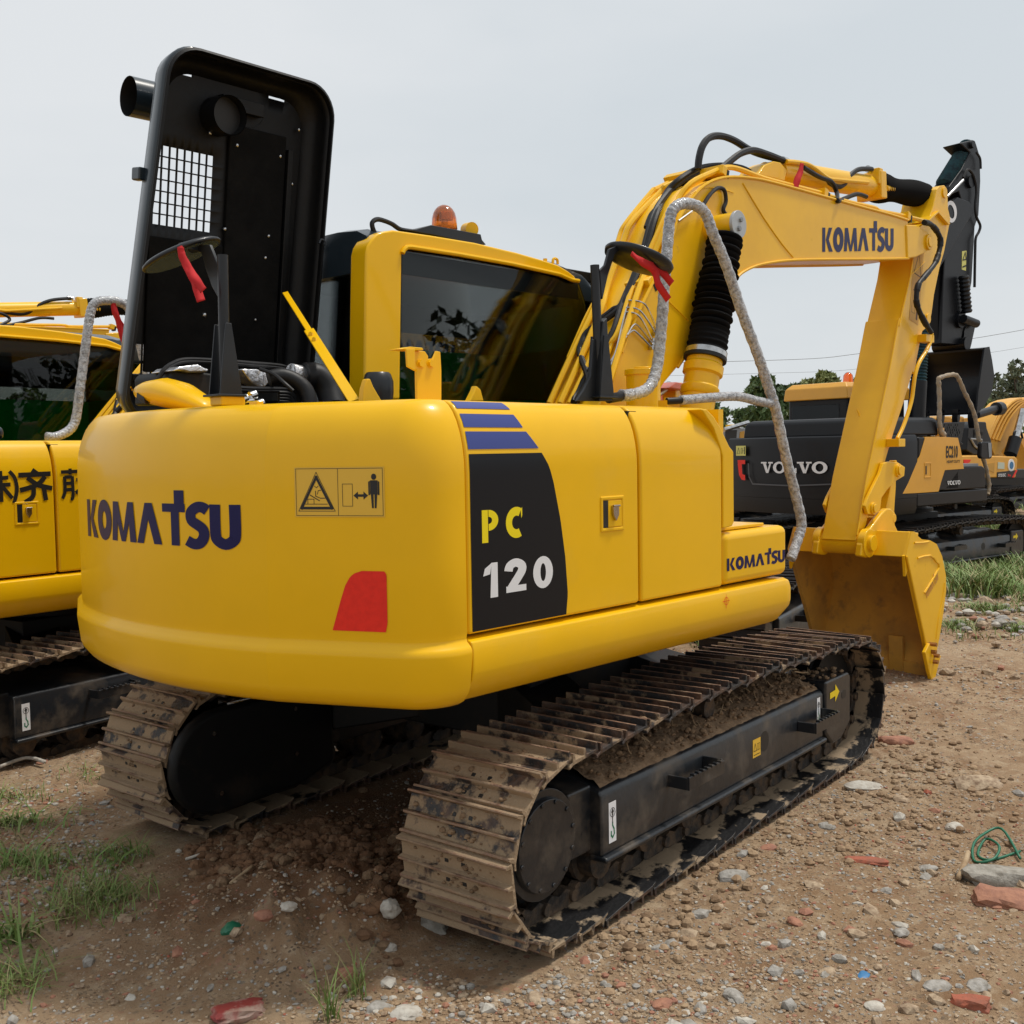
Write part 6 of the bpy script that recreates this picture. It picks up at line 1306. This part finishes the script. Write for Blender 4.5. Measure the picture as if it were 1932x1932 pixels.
q=MB(); q.cyl(SFm.at(*ZW([(1770,950)])[0],y=-.6),SFm.at(*ZW([(1830,760)])[0],y=-.6),.16,16); sc=q.build('boom_cylinder','vblack',S); q=MB(); q.cyl(SFm.at(*ZW([(1830,760)])[0],y=-.6),SFm.at(*ZW([(1925,420)])[0],y=-.6),.09,14); q.build('piston_rod','steel',sc)
q=MB(); q.tube([SFm.at(*p,y=-.6) for p in ZW([(1810,740),(1820,680),(1880,670),(1905,720),(1915,760)])],.03,6,3); q.build('hose','rubber',sc)
q=MB(); q.prism(sp(ZW([(1760,780),(1960,700),(2100,700),(2100,1130),(1860,1130),(1850,960)]),.9),.6,1.3); q.build('cab','syel',S)
add_tracks(S,1.27)
# ---- orange excavator directly behind
hO=R(10); oo=world_at(1290,849,10.5); OL=Vector((oo.x,oo.y,-.2)); OF=Frame(OL,hO)
O=thing('excavator','orange excavator mostly hidden behind the yellow one, next to the boom cylinder','excavator',OL,hO,'excavators in the far row')
op_=[(1180,800),(1185,735),(1245,728),(1275,740),(1330,755),(1352,775),(1366,811),(1375,850),(1382,900),(1384,955),(1180,955)]
pts=[]
for u,v in op_: q_=OF.at(u,v,y=-.9); pts.append((q_[0],q_[2]))
q=MB(); q.prism(pts,-.9,1.2); ob=q.build('engine_body','orange',O,bev=.05,seg=3)
q=MB(); q.cyl(OF.at(1236,745,y=-1.0),OF.at(1262,727,y=-1.0),.03,12); q.build('piston_rod','steel',O); q=MB(); q.prism([(lambda t:(t[0],t[2]))(OF.at(u,v,y=-1.0)) for u,v in ((1262,755),(1262,728),(1275,722),(1288,733),(1275,755))],-1.05,-.95); q.build('bracket','yellow_boom',O,bev=.01)
q=MB(); q.prism([(lambda t:(t[0],t[2]))(OF.at(u,v,y=-1.0)) for u,v in ((1235,733),(1250,722),(1280,726),(1262,738))],-1.1,-.95); q.build('bracket','orange',O,bev=.01)
add_tracks(O,1.1,1.05)
# ---- dark truck-like cab further back, left of the black machine
q0=world_at(1398,849,26); GF=Frame((q0.x,q0.y,-.4),R(-20)); G=thing('excavator','far grey cabbed excavator peeking out left of the black counterweight','excavator',(q0.x,q0.y,-.4),R(-20),'excavators in the far row')
gp_=lambda pts:[(lambda t:(t[0],t[2]))(GF.at(u,v,y=-1.)) for u,v in pts]
q=MB(); q.prism(gp_([(1367,815),(1372,808),(1405,806),(1410,812),(1412,870),(1366,870)]),-1.,.6); gc=q.build('cab','grey',G,bev=.04); q=MB(); q.prism(gp_([(1369,812),(1390,811),(1388,840),(1368,842)]),-1.01,-.99); q.build('side_window','decalB',gc); q=MB(); q.prism(gp_([(1396,815),(1404,813),(1404,832),(1394,832)]),-1.01,-.99); q.build('door_panel','yellow_old',gc)
q=MB(); q.prism(gp_([(1386,801),(1398,800),(1398,806),(1386,807)]),-1.,-.7); q.build('lamp_bar','yellow',gc)
q=MB(); q.cyl(GF.at(1366,811,y=-1.1),GF.at(1412,797,y=-1.1),.05,8); q.build('arm_cylinder','steel',G); q=MB(); q.prism(gp_([(1360,860),(1500,860),(1500,925),(1360,925)]),-1.2,1.2); q.build('body','dark',G,bev=.05); add_tracks(G,1.1,1.05)
# ---- red and yellow machine far right: lettered boom
q0=world_at(1870,849,34); XF_=Frame((q0.x,q0.y,-.5),R(-20)); X5=thing('excavator','far yellow machine with a red and white lettered boom between the two right excavators','excavator',(q0.x,q0.y,-.5),R(-20),'excavators in the far row')
xp=lambda pts,y=-.3:[(lambda t:(t[0],t[2]))(XF_.at(u,v,y=y)) for u,v in pts]
q=MB(); q.prism(xp(ZW([(1180,520),(1640,500),(1660,530),(1640,640),(1430,660),(1180,640)])),-.3,.3); xb_=q.build('boom','yellow_old',X5,bev=.03)
q=MB(); q.prism(xp(ZW([(1450,560),(1612,545),(1600,625),(1450,632)]),-.31),-.33,-.3); xr=q.build('red_panel','red',xb_)
a_=XF_.at(*ZW([(1452,618)])[0],y=-.33); b_=XF_.at(*ZW([(1600,580)])[0],y=-.33); fonttext('XCMG',lambda a,b,off:(a,-.335-off,b),a_[0],a_[2],(b_[2]-a_[2])*1.5,.004,.04,1.15).build('maker_lettering','white',xr,sharp=180)
q=MB(); q.prism(xp(ZW([(1480,640),(1560,640),(1540,700),(1490,700)])),-.25,.2); q.build('bracket','orange',X5)
for a,b,w_,h_ in ((760,540,90,60),(960,500,120,60),(1130,500,100,50)):
    q=MB(); q.prism(xp(ZW([(a-60,b+70),(a-60,b+20),(a,b-10),(a+w_,b),(a+w_,b+80)])),-.3,.5); q.build('deck_part','yellow_old' if a!=760 else 'orange',X5,bev=.05)
q=MB(); q.prism(xp(ZW([(1100,820),(1900,820),(1900,1000),(1100,1000)]),-1.2),-1.2,1.2); q.build('body','yellow_old',X5,bev=.05); add_tracks(X5,1.27)
# ------------------------------------------------------------------ vegetation, stones, small things
def leafcloud(blobs,n,size,seed):
    random.seed(seed); rnd=random.random; vs=[];fs=[]
    for _ in range(n):
        bx_,by_,bz_,rx,ry,rz=random.choices(blobs,weights=[b[3]*b[5] for b in blobs])[0]
        while True:
            a,b,c=rnd()*2-1,rnd()*2-1,rnd()*2-1; r2=a*a+b*b+c*c
            if r2<1: break
        k=(r2**.5)**-.35 if r2>.02 else 1; a*=k;b*=k;c*=k
        if noise.noise(Vector((bx_+a*rx,by_+b*ry,bz_+c*rz))*1.3/max(.4,rx*.5))<-.16: continue
        p=Vector((bx_+a*rx,by_+b*ry,bz_+c*rz)); u=Vector((rnd()-.5,rnd()-.5,rnd()-.5)).normalized(); w2=u.cross(Vector((rnd()-.5,rnd()-.5,rnd()-.5))).normalized(); s=size*(.6+.8*rnd())
        i=len(vs); vs+=[p-u*s,p+w2*s*.45,p+u*s,p-w2*s*.45]; fs.append((i,i+1,i+2,i+3))
    return vs,fs
def tree(u,vtop,depth,wpx,crown_px,kind,name,label,seed,n=2600,size=None,blobs=None,dens=1,gzv=-.4):
    s=depth/FP; top=world_at(u,vtop,depth); base=Vector((top.x,top.y,gzv)); H=top.z-gzv; cw2=wpx*s/2; chh=crown_px*s/2
    t=thing(name,label,'tree',base,0,'trees behind the machines'); random.seed(seed)
    bl=[]
    nb=9 if not blobs else blobs
    for k in range(nb):
        a=random.uniform(0,2*PI); r=random.uniform(.1,.75)*cw2; bl.append((r*math.cos(a),r*math.sin(a),H-chh+random.uniform(-.75,.6)*chh,cw2*random.uniform(.25,.5),cw2*random.uniform(.25,.5),chh*random.uniform(.22,.42)))
    bl.append((0,0,H-chh*.45,cw2*.4,cw2*.4,chh*.45))
    q=MB(); q.tube([(0,0,-.2),(cw2*.05,0,H*.35),(-cw2*.03,.0,H*.65),(0,0,H*.93)],lambda t_:max(.02,H*.022*(1-t_)),7,3)
    for b in bl: q.tube([(0,0,max(.3,b[2]-chh*.9)),(b[0]*.5,b[1]*.5,b[2]-chh*.35),(b[0],b[1],b[2])],lambda t_:max(.012,H*.008*(1-t_)),5,2)
    q.build('trunk','bark',t)
    vs,fs=leafcloud(bl,n,size or depth*.0032,seed); q=MB(); q.add(vs,fs); q.build('crown',kind,t,sharp=180)
    return t
tree(1440,703,38,115,95,'leafA','broadleaf_tree','round green tree behind the wrapped rail, left of the far cab',1,3400)
tree(1418,768,44,70,50,'leafA','broadleaf_tree','small low green tree below the round tree, left of the wrapped rail',2,1500)
tree(1480,726,46,60,100,'leafA','broadleaf_tree','narrow dark tree just left of the black cab',3,2300)
tree(1352,760,40,60,75,'leafA','broadleaf_tree','dark tree peeping over the front door of the yellow excavator',4,1600)
tree(1556,698,52,78,70,'leafB','broadleaf_tree','yellow green tree rising over the far cab roof',5,2800)
tree(1515,720,56,48,50,'leafA','broadleaf_tree','dark low tree at the left end of the far cab roof',6,1300)
tree(1612,712,58,40,60,'leafB','broadleaf_tree','pale tree beside the far amber beacon',7,900)
tree(1918,678,40,80,95,'leafC','broadleaf_tree','thin airy tree at the right edge above the amber boom',8,1300)
tree(1879,705,50,42,110,'leafC','broadleaf_tree','slender sparse tree right of the lifted black bucket',9,900)
tree(1862,752,46,44,60,'leafB','broadleaf_tree','small yellowish tree just beneath the lifted black bucket corner',10,900)
tree(1970,700,44,80,110,'leafA','broadleaf_tree','dark tree just outside the right edge',12,900)
for i,(u,vt,d) in enumerate(((600,740,60),(690,760,66),(1000,740,60),(1180,735,60),(260,740,62),(60,730,60),(-120,700,60),(2080,730,60))):
    tree(u,vt,d,110,90,'leafA','broadleaf_tree',('distant tree far left behind the raised hood','distant tree behind the cab','distant tree behind the boom foot','distant tree behind the boom cylinder','distant tree behind the left machine cab','distant tree behind the far left boom','distant tree beyond the left picture edge','distant tree beyond the right picture edge')[i],30+i,500,size=.28,blobs=6)['group']='hidden distant trees'
# far hedge line all round
random.seed(5); bl=[]
for k in range(150):
    a=2*PI*k/150+random.uniform(-.02,.02); r=random.uniform(85,125); h_=random.uniform(1.6,3.4); bl.append((r*math.cos(a),r*math.sin(a),h_*.4-.6,random.uniform(3,7),random.uniform(3,7),h_))
vs,fs=leafcloud(bl,26000,.42,77); q=MB(); q.add(vs,fs); tag(q.build('far_treeline','leafA',None,sharp=180),'dark line of far bushes along the horizon','bushes',kind='stuff')
# bamboo behind the photographer (seen only as a reflection in the cab window)
def bamboo(x,y,h,seed,label):
    t=thing('bamboo_plant',label,'bamboo',(x,y,-.1),0,'bamboo behind the photographer'); random.seed(seed)
    q=MB(); 
    for k in range(5): q.tube([(0+.1*k,.05*k,0),(.1*k+random.uniform(-.2,.2),.05*k,h*.5),(random.uniform(-.6,.6),random.uniform(-.6,.6),h)],lambda t_:.025*(1-t_*.7),5,3)
    q.build('stem','bark',t); vs,fs=leafcloud([(random.uniform(-1,1),random.uniform(-1,1),h*random.uniform(.5,1),.5,.5,.4) for k in range(12)],900,.14,seed); q=MB(); q.add(vs,fs); q.build('foliage','bamboo',t,sharp=180)
def refl(u,v,dist):
    o=UP.M.T@(CAMP-UP.o); h_=np.array(UP.at(u,v,y=YC)); d=h_-o; d=d/np.linalg.norm(d); d[1]*=-1; p=h_+d*dist; return UP.w(p)
for i,(u,v,lb) in enumerate(((800,640,'bamboo clump mirrored at the left of the cab window'),(850,620,'taller bamboo clump mirrored in the cab window'),(885,690,'low bamboo clump mirrored in the cab window'))):
    p=refl(u,v,14); bamboo(p[0],p[1],max(2,p[2]),40+i,lb)
# power lines
for i,(pts,lb) in enumerate((([(300,700),(1375,682),(1640,665),(1932,622),(2200,560)],'upper thin power line crossing the sky on the right'),([(300,730),(1375,706),(1640,694),(1932,655),(2200,600)],'lower faint power line crossing the sky on the right'))):
    q=MB(); q.tube([world_at(u,v,70) for u,v in pts],.016 if i==0 else .009,5,8); tag(q.build('power_line','cable',None,sharp=180),lb,'power line','power lines')
# gravel
def gzz(x,y): return gz(x,y)+gdet(x,y)
import numpy as _n
def rocks(n,seed,name,mats,smin,smax,ang,rmin=1.5,rmax=26,label=None,power=4):
    rg=np.random.RandomState(seed); random.seed(seed)
    base=np.array([(0,0,1),(.89,0,.45),(.28,.85,.45),(-.72,.53,.45),(-.72,-.53,.45),(.28,-.85,.45),(.72,.53,-.45),(-.28,.85,-.45),(-.89,0,-.45),(-.28,-.85,-.45),(.72,-.53,-.45),(0,0,-1)])
    bf_=np.array([(0,1,2),(0,2,3),(0,3,4),(0,4,5),(0,5,1),(1,6,2),(2,6,7),(2,7,3),(3,7,8),(3,8,4),(4,8,9),(4,9,5),(5,9,10),(5,10,1),(1,10,6),(6,11,7),(7,11,8),(8,11,9),(9,11,10),(10,11,6)])
    P=[]
    while len(P)<n:
        a=YAW+random.uniform(-ang,ang); r=rmin*math.exp(random.random()*math.log(rmax/rmin)); x,y=CAMP[0]+r*math.cos(a),CAMP[1]+r*math.sin(a)
        if abs(abs(y)-.98)<.262 and -1.72<x<1.8: continue
        d=noise.noise(Vector((x*.9,y*.9,3)))+.6*noise.noise(Vector((x*3.1,y*3.1,8))); inwet=(((x+.6)/2.1)**2+(y/.95)**2)<1
        if random.random()>.5+d*1.2-(.12 if inwet else 0): continue
        P.append((x,y,gzz(x,y) if r<12 else gz(x,y)-.01,r))
    P=np.array(P); n=len(P); s=smin+(smax-smin)*rg.rand(n)**power; s*=np.where(P[:,3]>8,1.6,1)
    sc=np.stack([s*rg.uniform(.7,1.4,n),s*rg.uniform(.6,1,n),s*rg.uniform(.35,.8,n)],1)
    V=base[None]*rg.uniform(.68,1.25,(n,12,3))*sc[:,None,:]
    ax=rg.uniform(-.45,.45,n); c,q=np.cos(ax)[:,None],np.sin(ax)[:,None]; V=np.stack([V[...,0],V[...,1]*c-V[...,2]*q,V[...,1]*q+V[...,2]*c],-1)
    az=rg.uniform(0,6.28,n); c,q=np.cos(az)[:,None],np.sin(az)[:,None]; V=np.stack([V[...,0]*c-V[...,1]*q,V[...,0]*q+V[...,1]*c,V[...,2]],-1)
    V[...,0]+=P[:,0,None]; V[...,1]+=P[:,1,None]; V[...,2]+=(P[:,2]+sc[:,2]*.18)[:,None]
    F=(bf_[None]+12*np.arange(n)[:,None,None]).reshape(-1,3); w_=np.array([w for _,w in mats],float); mi=np.repeat(rg.choice(len(mats),n,p=w_/w_.sum()),20)
    me=bpy.data.meshes.new(name); me.vertices.add(n*12); me.vertices.foreach_set('co',V.reshape(-1)); me.loops.add(len(F)*3); me.loops.foreach_set('vertex_index',F.reshape(-1).astype(np.int32))
    me.polygons.add(len(F)); me.polygons.foreach_set('loop_start',(np.arange(len(F))*3).astype(np.int32)); me.polygons.foreach_set('material_index',mi.astype(np.int32)); me.polygons.foreach_set('use_smooth',np.zeros(len(F),bool))
    for m,_ in mats: me.materials.append(M[m])
    me.update(calc_edges=True); me.validate(); o=bpy.data.objects.new(name,me); col.objects.link(o); return tag(o,label,'gravel',kind='stuff')
RM=[('stonet',6),('stone',2.6),('stonew',1.3),('brick',1.1),('brickred',.12),('soil',5)]
rocks(80000,3,'gravel',RM,.0025,.0105,R(34),label='fine loose gravel covering the dirt',rmax=16,power=1.6)
rocks(5200,4,'gravel',RM[:5],.007,.04,R(34),label='small coarse stones and brick bits scattered over the dirt',power=5)
# larger rubble, individually named
def rubble(name,label,u,v,size,m,seed,flat=.55,elong=1.5,rot=0,fr=WD,depth=None,cat='stone',zoff=0):
    random.seed(seed); p=WD.at(u,v,z=0); 
    for _ in range(4): p=WD.at(u,v,z=gzz(p[0],p[1]))
    bm=bmesh.new(); bmesh.ops.create_icosphere(bm,subdivisions=3,radius=1)
    off=Vector((seed*3.1,seed*1.7,0))
    for vx_ in bm.verts:
        c=vx_.co.copy()
        if name in('brick','concrete_chunk','brick_fragment','painted_chunk'):
            mxx=max(abs(c.x),abs(c.y),abs(c.z)); c=c.lerp(c/mxx*.86,.72)
        nn_=noise.fractal(c*1.5+off,1,2,3)*.22+noise.noise(c*5+off)*.05; c*=1+nn_
        vx_.co=Vector((c.x*size*elong*.5,c.y*size*.5,c.z*size*flat*.5))
    me=bpy.data.meshes.new(name); bm.to_mesh(me); bm.free(); me.polygons.foreach_set('use_smooth',[True]*len(me.polygons)); me.set_sharp_from_angle(angle=R(28)); me.materials.append(M[m])
    o=bpy.data.objects.new(name,me); col.objects.link(o); o.location=(p[0],p[1],p[2]+size*flat*.02+zoff); o.rotation_euler=(random.uniform(-.15,.15),random.uniform(-.15,.15),rot); return tag(o,label,cat)
YAWR=YAW-PI/2
rubble('concrete_chunk','long rough concrete chunk at the right edge',1895,1662,.19,'concrete',1,.6,2.0,YAWR,cat='rubble')
rubble('brick_fragment','large orange brick piece in front of the concrete chunk',1905,1705,.15,'brick',2,.6,1.9,YAWR-.3,cat='rubble')
rubble('brick_fragment','flat red brick shard lying right of the track',1635,1625,.085,'brickred',3,.35,2.3,YAWR-.2,cat='rubble')
rubble('brick_fragment','rounded orange brick stub in the bottom right corner',1830,1895,.075,'brickred',4,.7,1.7,YAWR-.5,cat='rubble')
rubble('rock','olive yellow rock on the right above the green strap',1850,1482,.17,'stonet',5,.5,1.6,YAWR)
rubble('rock','flat grey stone near the bottom right, left of the brick stub',1770,1862,.075,'stone',6,.4,1.3,YAWR)
rubble('rock','dark grey rounded stone between the flat stone and the brick stub',1845,1862,.07,'stone',7,.6,1.2,YAWR+.5)
rubble('rock','pale stone just left of the near track',735,1715,.085,'stonew',8,.8,.9,YAWR)
rubble('brick_fragment','pinkish brick block wedged under the near track',818,1745,.11,'concrete',9,.8,1.0,YAWR,cat='rubble')
rubble('rock','grey stone in the middle of the dirt right of the track',1385,1655,.10,'stone',10,.5,1.3,YAWR)
rubble('rock','pale grey stone in the dirt beyond the track end',1630,1425+60,.13,'stonew',11,.4,1.6,YAWR)
rubble('rock','big white stone in the grass beside the far track',1812,1080,.36,'stonew',12,.55,1.8,YAWR)
rubble('rock','wide pale slab of rubble behind the bucket',1830,1128,.34,'stonew',13,.4,1.8,YAWR)
rubble('brick_fragment','reddish brick lump in the dirt left of the bucket tip line',1690,1355+45,.14,'brick',14,.5,1.6,YAWR,cat='rubble')
rubble('rock','small white stone in the brown soil between the tracks',735,1720+70,.05,'stonew',15,.7,1.1,YAWR)
rubble('rock','cream stone lying in the churned soil',545,1711,.05,'stonew',16,.7,1.2,YAWR)
rubble('rock','brick red pebble beside the green plastic scrap',497,1728,.055,'brick',17,.7,1.2,YAWR)
rubble('painted_chunk','dark red painted chunk at the bottom left of centre',450,1910,.12,'darkredpaint',18,.4,1.5,YAWR+.4,cat='rubble')
rubble('rock','tan stone at the very bottom centre',770,1915,.08,'stonew',19,.6,1.3,YAWR)
rubble('rock','grey stone at the very bottom left of the tan one',715,1905,.07,'stone',20,.6,1.3,YAWR)
LS=['grey stone just outside the rear end of the near track','pale stone close in front of the near track rear corner','brick red stone halfway between the track and the red shard','tan stone below the middle of the open dirt','grey stone left of the short leaning stick','grey stone at the bottom edge right of centre','white stone at the bottom edge left of the brick stub','brick stone at the bottom edge under the track rear corner','tan stone at the bottom edge right below the near track','grey stone left of the concrete chunk','pale stone above the concrete chunk','tan stone left of the olive rock','grey stone between the track front and the red shard','reddish stone beside the middle of the near track']
for i,(u,v,s_,m_) in enumerate(((1245,1790,.05,'stone'),(1120,1810,.06,'stonew'),(1500,1740,.05,'brick'),(1560,1835,.05,'stonet'),(1700,1760,.055,'stone'),(1385,1880,.06,'stone'),(1650,1900,.05,'stonew'),(1250,1895,.06,'brick'),(1010,1885,.06,'stonet'),(1750,1640,.06,'stone'),(1800,1560,.07,'stonew'),(1700,1510,.08,'stonet'),(1560,1560,.07,'stone'),(1450,1600,.06,'brick'))):
    o=rubble('rock',LS[i],u,v,s_,m_,50+i,.5,1.3,YAWR+i); o['group']='loose stones on the dirt'
# rubble heap strip behind (beyond the bucket)
random.seed(21)
def g3(u,v):
    p=WD.at(u,v,z=0)
    for _ in range(4): p=WD.at(u,v,z=gz(p[0],p[1]))
    return p
vsq=MB(); mats=['stonew','stone','brick','stonet']
for k in range(460):
    u=random.uniform(1490,2050); v=random.gauss(1150,26) if u>1740 else random.gauss(1165,25); p=g3(u,v); x,y=p[0],p[1]
    vsq.m=random.choices((0,1,2,3),(1.6,4,1.2,4))[0]; r=random.uniform(.012,.05)*(2.2 if random.random()<.06 else 1); blob(vsq,x,y,gz(x,y)+r*.2,r,.6)
tag(vsq.build('rubble',mats,None,sharp=30),'strip of pale rubble along the grass behind the bucket','rubble',kind='stuff')
# churned soil clods and local rubble
def scatter(name,label,spots,n,mats,wts,rmin,rmax,seed,pw=3):
    random.seed(seed); q=MB()
    for k in range(n):
        u,v,su,sv=random.choice(spots); p=g3(random.gauss(u,su),random.gauss(v,sv)); x,y=p[0],p[1]
        if abs(abs(y)-.98)<.265 and -1.74<x<1.8: continue
        q.m=random.choices(range(len(mats)),weights=wts)[0]; r=rmin+(rmax-rmin)*random.random()**pw; blob(q,x,y,gzz(x,y)+r*.25,r,random.uniform(.5,.8))
    return tag(q.build(name,mats,None,sharp=28),label,'soil' if 'clod' in name else 'rubble',kind='stuff')
scatter('soil_clods','crumbly brown clods of churned soil between the tracks',[(640,1610,90,35),(700,1660,50,60),(560,1600,60,25),(735,1700,25,50),(500,1640,60,30),(420,1590,60,20)],1500,['clod','mud'],(3,1),.005,.035,91)
scatter('soil_clods','lumps of dry soil thrown up along the right side of the track',[(1700,1400,60,40),(1650,1500,90,50),(1500,1560,90,40),(1350,1640,80,40),(1800,1500,80,60),(1200,1760,70,40)],1500,['soil','mud'],(3,1),.004,.026,92)
scatter('rubble','bits of pale stone and brick in the weeds at the left edge',[(80,1500,60,20),(60,1580,50,40),(120,1660,60,40),(40,1720,40,40),(180,1600,50,40)],1300,['stonew','stone','brick','stonet'],(2,3,2,4),.003,.015,93)
scatter('rubble','strip of pale stone chips along the bottom edge of the picture',[(700,1900,60,15),(850,1900,80,18),(1000,1890,80,22),(1150,1870,80,25),(950,1860,70,18),(1300,1880,90,30)],1500,['stonew','stone','brick','stonet','soil'],(1.2,2,.8,4,4),.003,.015,94)
# grass
def grass(name,label,spots,nb,hr,wd,m='grass',seed=1,spread=.03,lean=.5):
    random.seed(seed); vs=[];fs=[];mi=[]
    for _ in range(nb):
        cx_,cy_,r=random.choices(spots,weights=[s[2] for s in spots])[0]; a=random.uniform(0,2*PI); rr=r*abs(random.gauss(0,.5)); tx,ty=cx_+rr*math.cos(a),cy_+rr*math.sin(a)
        if abs(abs(ty)-.98)<.26 and abs(tx)<1.72: continue
        if noise.noise(Vector((tx*2.2/max(1,r*.6),ty*2.2/max(1,r*.6),seed)))<-.05: continue
        for b in range(random.randint(1,4)):
            x,y=tx+random.gauss(0,spread),ty+random.gauss(0,spread); z=(gzz(x,y) if math.hypot(x-CAMP[0],y-CAMP[1])<12 else gz(x,y))-.01
            h=random.uniform(*hr)*random.uniform(.5,1); d=random.uniform(0,2*PI); L_=h*random.uniform(.1,lean*1.6); dx,dy=math.cos(d),math.sin(d); px_,py_=-dy*wd/2,dx*wd/2; i=len(vs)
            for t in (0,.35,.7,1):
                ox,oy,oz=dx*L_*t*t,dy*L_*t*t,h*(t-.35*lean*t*t); k=(1,.9,.6,.05)[(0,.35,.7,1).index(t)]
                vs+=[(x+ox+px_*k,y+oy+py_*k,z+oz),(x+ox-px_*k,y+oy-py_*k,z+oz)]
            mm=1 if random.random()<.15 else 0
            for q in range(3): fs.append((i+2*q,i+2*q+1,i+2*q+3,i+2*q+2)); mi.append(mm)
    q=MB(); q.v=vs;q.f=fs;q.mi=mi; return tag(q.build(name,[m,'grassdry'],None,sharp=180),label,'grass',kind='stuff')
def W0(u,v): p=g3(u,v); return p[0],p[1]
grass('grass','sparse green grass growing in the rubble at the left edge',[(*W0(40,1500),.25),(*W0(60,1640),.3),(*W0(120,1730),.35),(*W0(20,1590),.3),(*W0(200,1700),.22),(*W0(150,1470),.2),(*W0(30,1850),.15),(*W0(230,1620),.15)],1150,(.05,.18),.0046,seed=2,spread=.05,lean=1.1)
grass('grass','weeds with broad blades at the left edge beside the far track',[(*W0(60,1620),.35),(*W0(150,1690),.3),(*W0(30,1560),.3),(*W0(20,1780),.25)],150,(.08,.22),.011,seed=12,spread=.03,lean=1.3)
grass('grass','few tall grass sprigs at the bottom left of centre',[(*W0(480,1860),.06),(*W0(615,1900),.02),(*W0(670,1880),.05),(*W0(625,1930),.03),(*W0(180,1560),.02)],46,(.10,.24),.005,seed=3,spread=.012,lean=.5)
grass('grass','green weeds around the far track on the right',[(*W0(1800,1100),.9),(*W0(1880,1100),1.0),(*W0(1930,1080),1.0),(*W0(1900,1125),.6),(*W0(1830,1120),.5),(*W0(1925,990),2.2),(*W0(1850,1000),1.5)],8000,(.10,.50),.018,seed=4,spread=.08,lean=.8)
grass('grass','patch of low grass right of the bucket',[(*W0(1860,1192),.45),(*W0(1810,1180),.25),(*W0(1920,1185),.3),(*W0(1850,1150),.5),(*W0(1920,1150),.5)],1100,(.06,.18),.010,seed=5,spread=.05,lean=.9)
grass('grass','grass between the fuel tank and the bucket',[(*W0(1500,1060),.7),(*W0(1510,1110),.4),(*W0(1500,1160),.25),(*W0(1345,1210),.25),(*W0(1490,1030),.9)],1100,(.10,.30),.014,seed=6,spread=.06,lean=.8)
grass('grass','far meadow behind the row of machines',[(*W0(1420,965),6),(*W0(1600,940),8),(*W0(1920,930),8),(*W0(1900,955),3),(*W0(1400,945),9)],5200,(.15,.5),.035,seed=7,spread=.2,lean=.7)
# small litter
def litter_tube(name,label,pts,r,m,cat,grp=None):
    q=MB(); P=[Vector(g3(u,v))+Vector((0,0,gdet(*g3(u,v)[:2])+r+dz)) for u,v,dz in pts]; q.tube(P,r,6,5); return tag(q.build(name,m,None,sharp=180),label,cat,grp)
litter_tube('plastic_strap','tangled green plastic strap beside the concrete chunk',[(1925,1615,.01),(1890,1568,.03),(1855,1572,.02),(1836,1590,.01),(1840,1612,.0),(1875,1615,.01),(1885,1600,.03),(1860,1580,.02),(1845,1600,.0),(1870,1612,.0),(1925,1600,.0)],.006,'strap','strap')
litter_tube('stick','short pale wooden stick leaning beside the concrete chunk',[(1808,1655,.0),(1820,1635,.03),(1826,1618,.05)],.012,'wood','stick')
litter_tube('stick','thin pale stick in the brown soil left of the near track',[(435,1690,.0),(478,1670,.012)],.007,'wood','stick')
litter_tube('stick','bone white stick among the churned soil',[(638,1620,.0),(672,1618,.015)],.009,'stonew','stick')
litter_tube('stick','white chip lying between the tracks',[(350,1625,.0),(378,1622,.01)],.007,'stonew','stick')
litter_tube('stick','long pale stick on the rubble at the left edge',[(0,1456,.02),(50,1440,.03),(85,1445,.02)],.011,'stonew','stick')
rubble('plastic_scrap','crumpled dark green plastic scrap in the brown soil',438,1755,.075,'strap',61,.7,1.1,0,cat='litter')
rubble('plastic_scrap','tiny blue plastic scrap on the dirt at the lower right',1630,1840,.035,'blueplastic',62,.25,1.6,0,cat='litter')
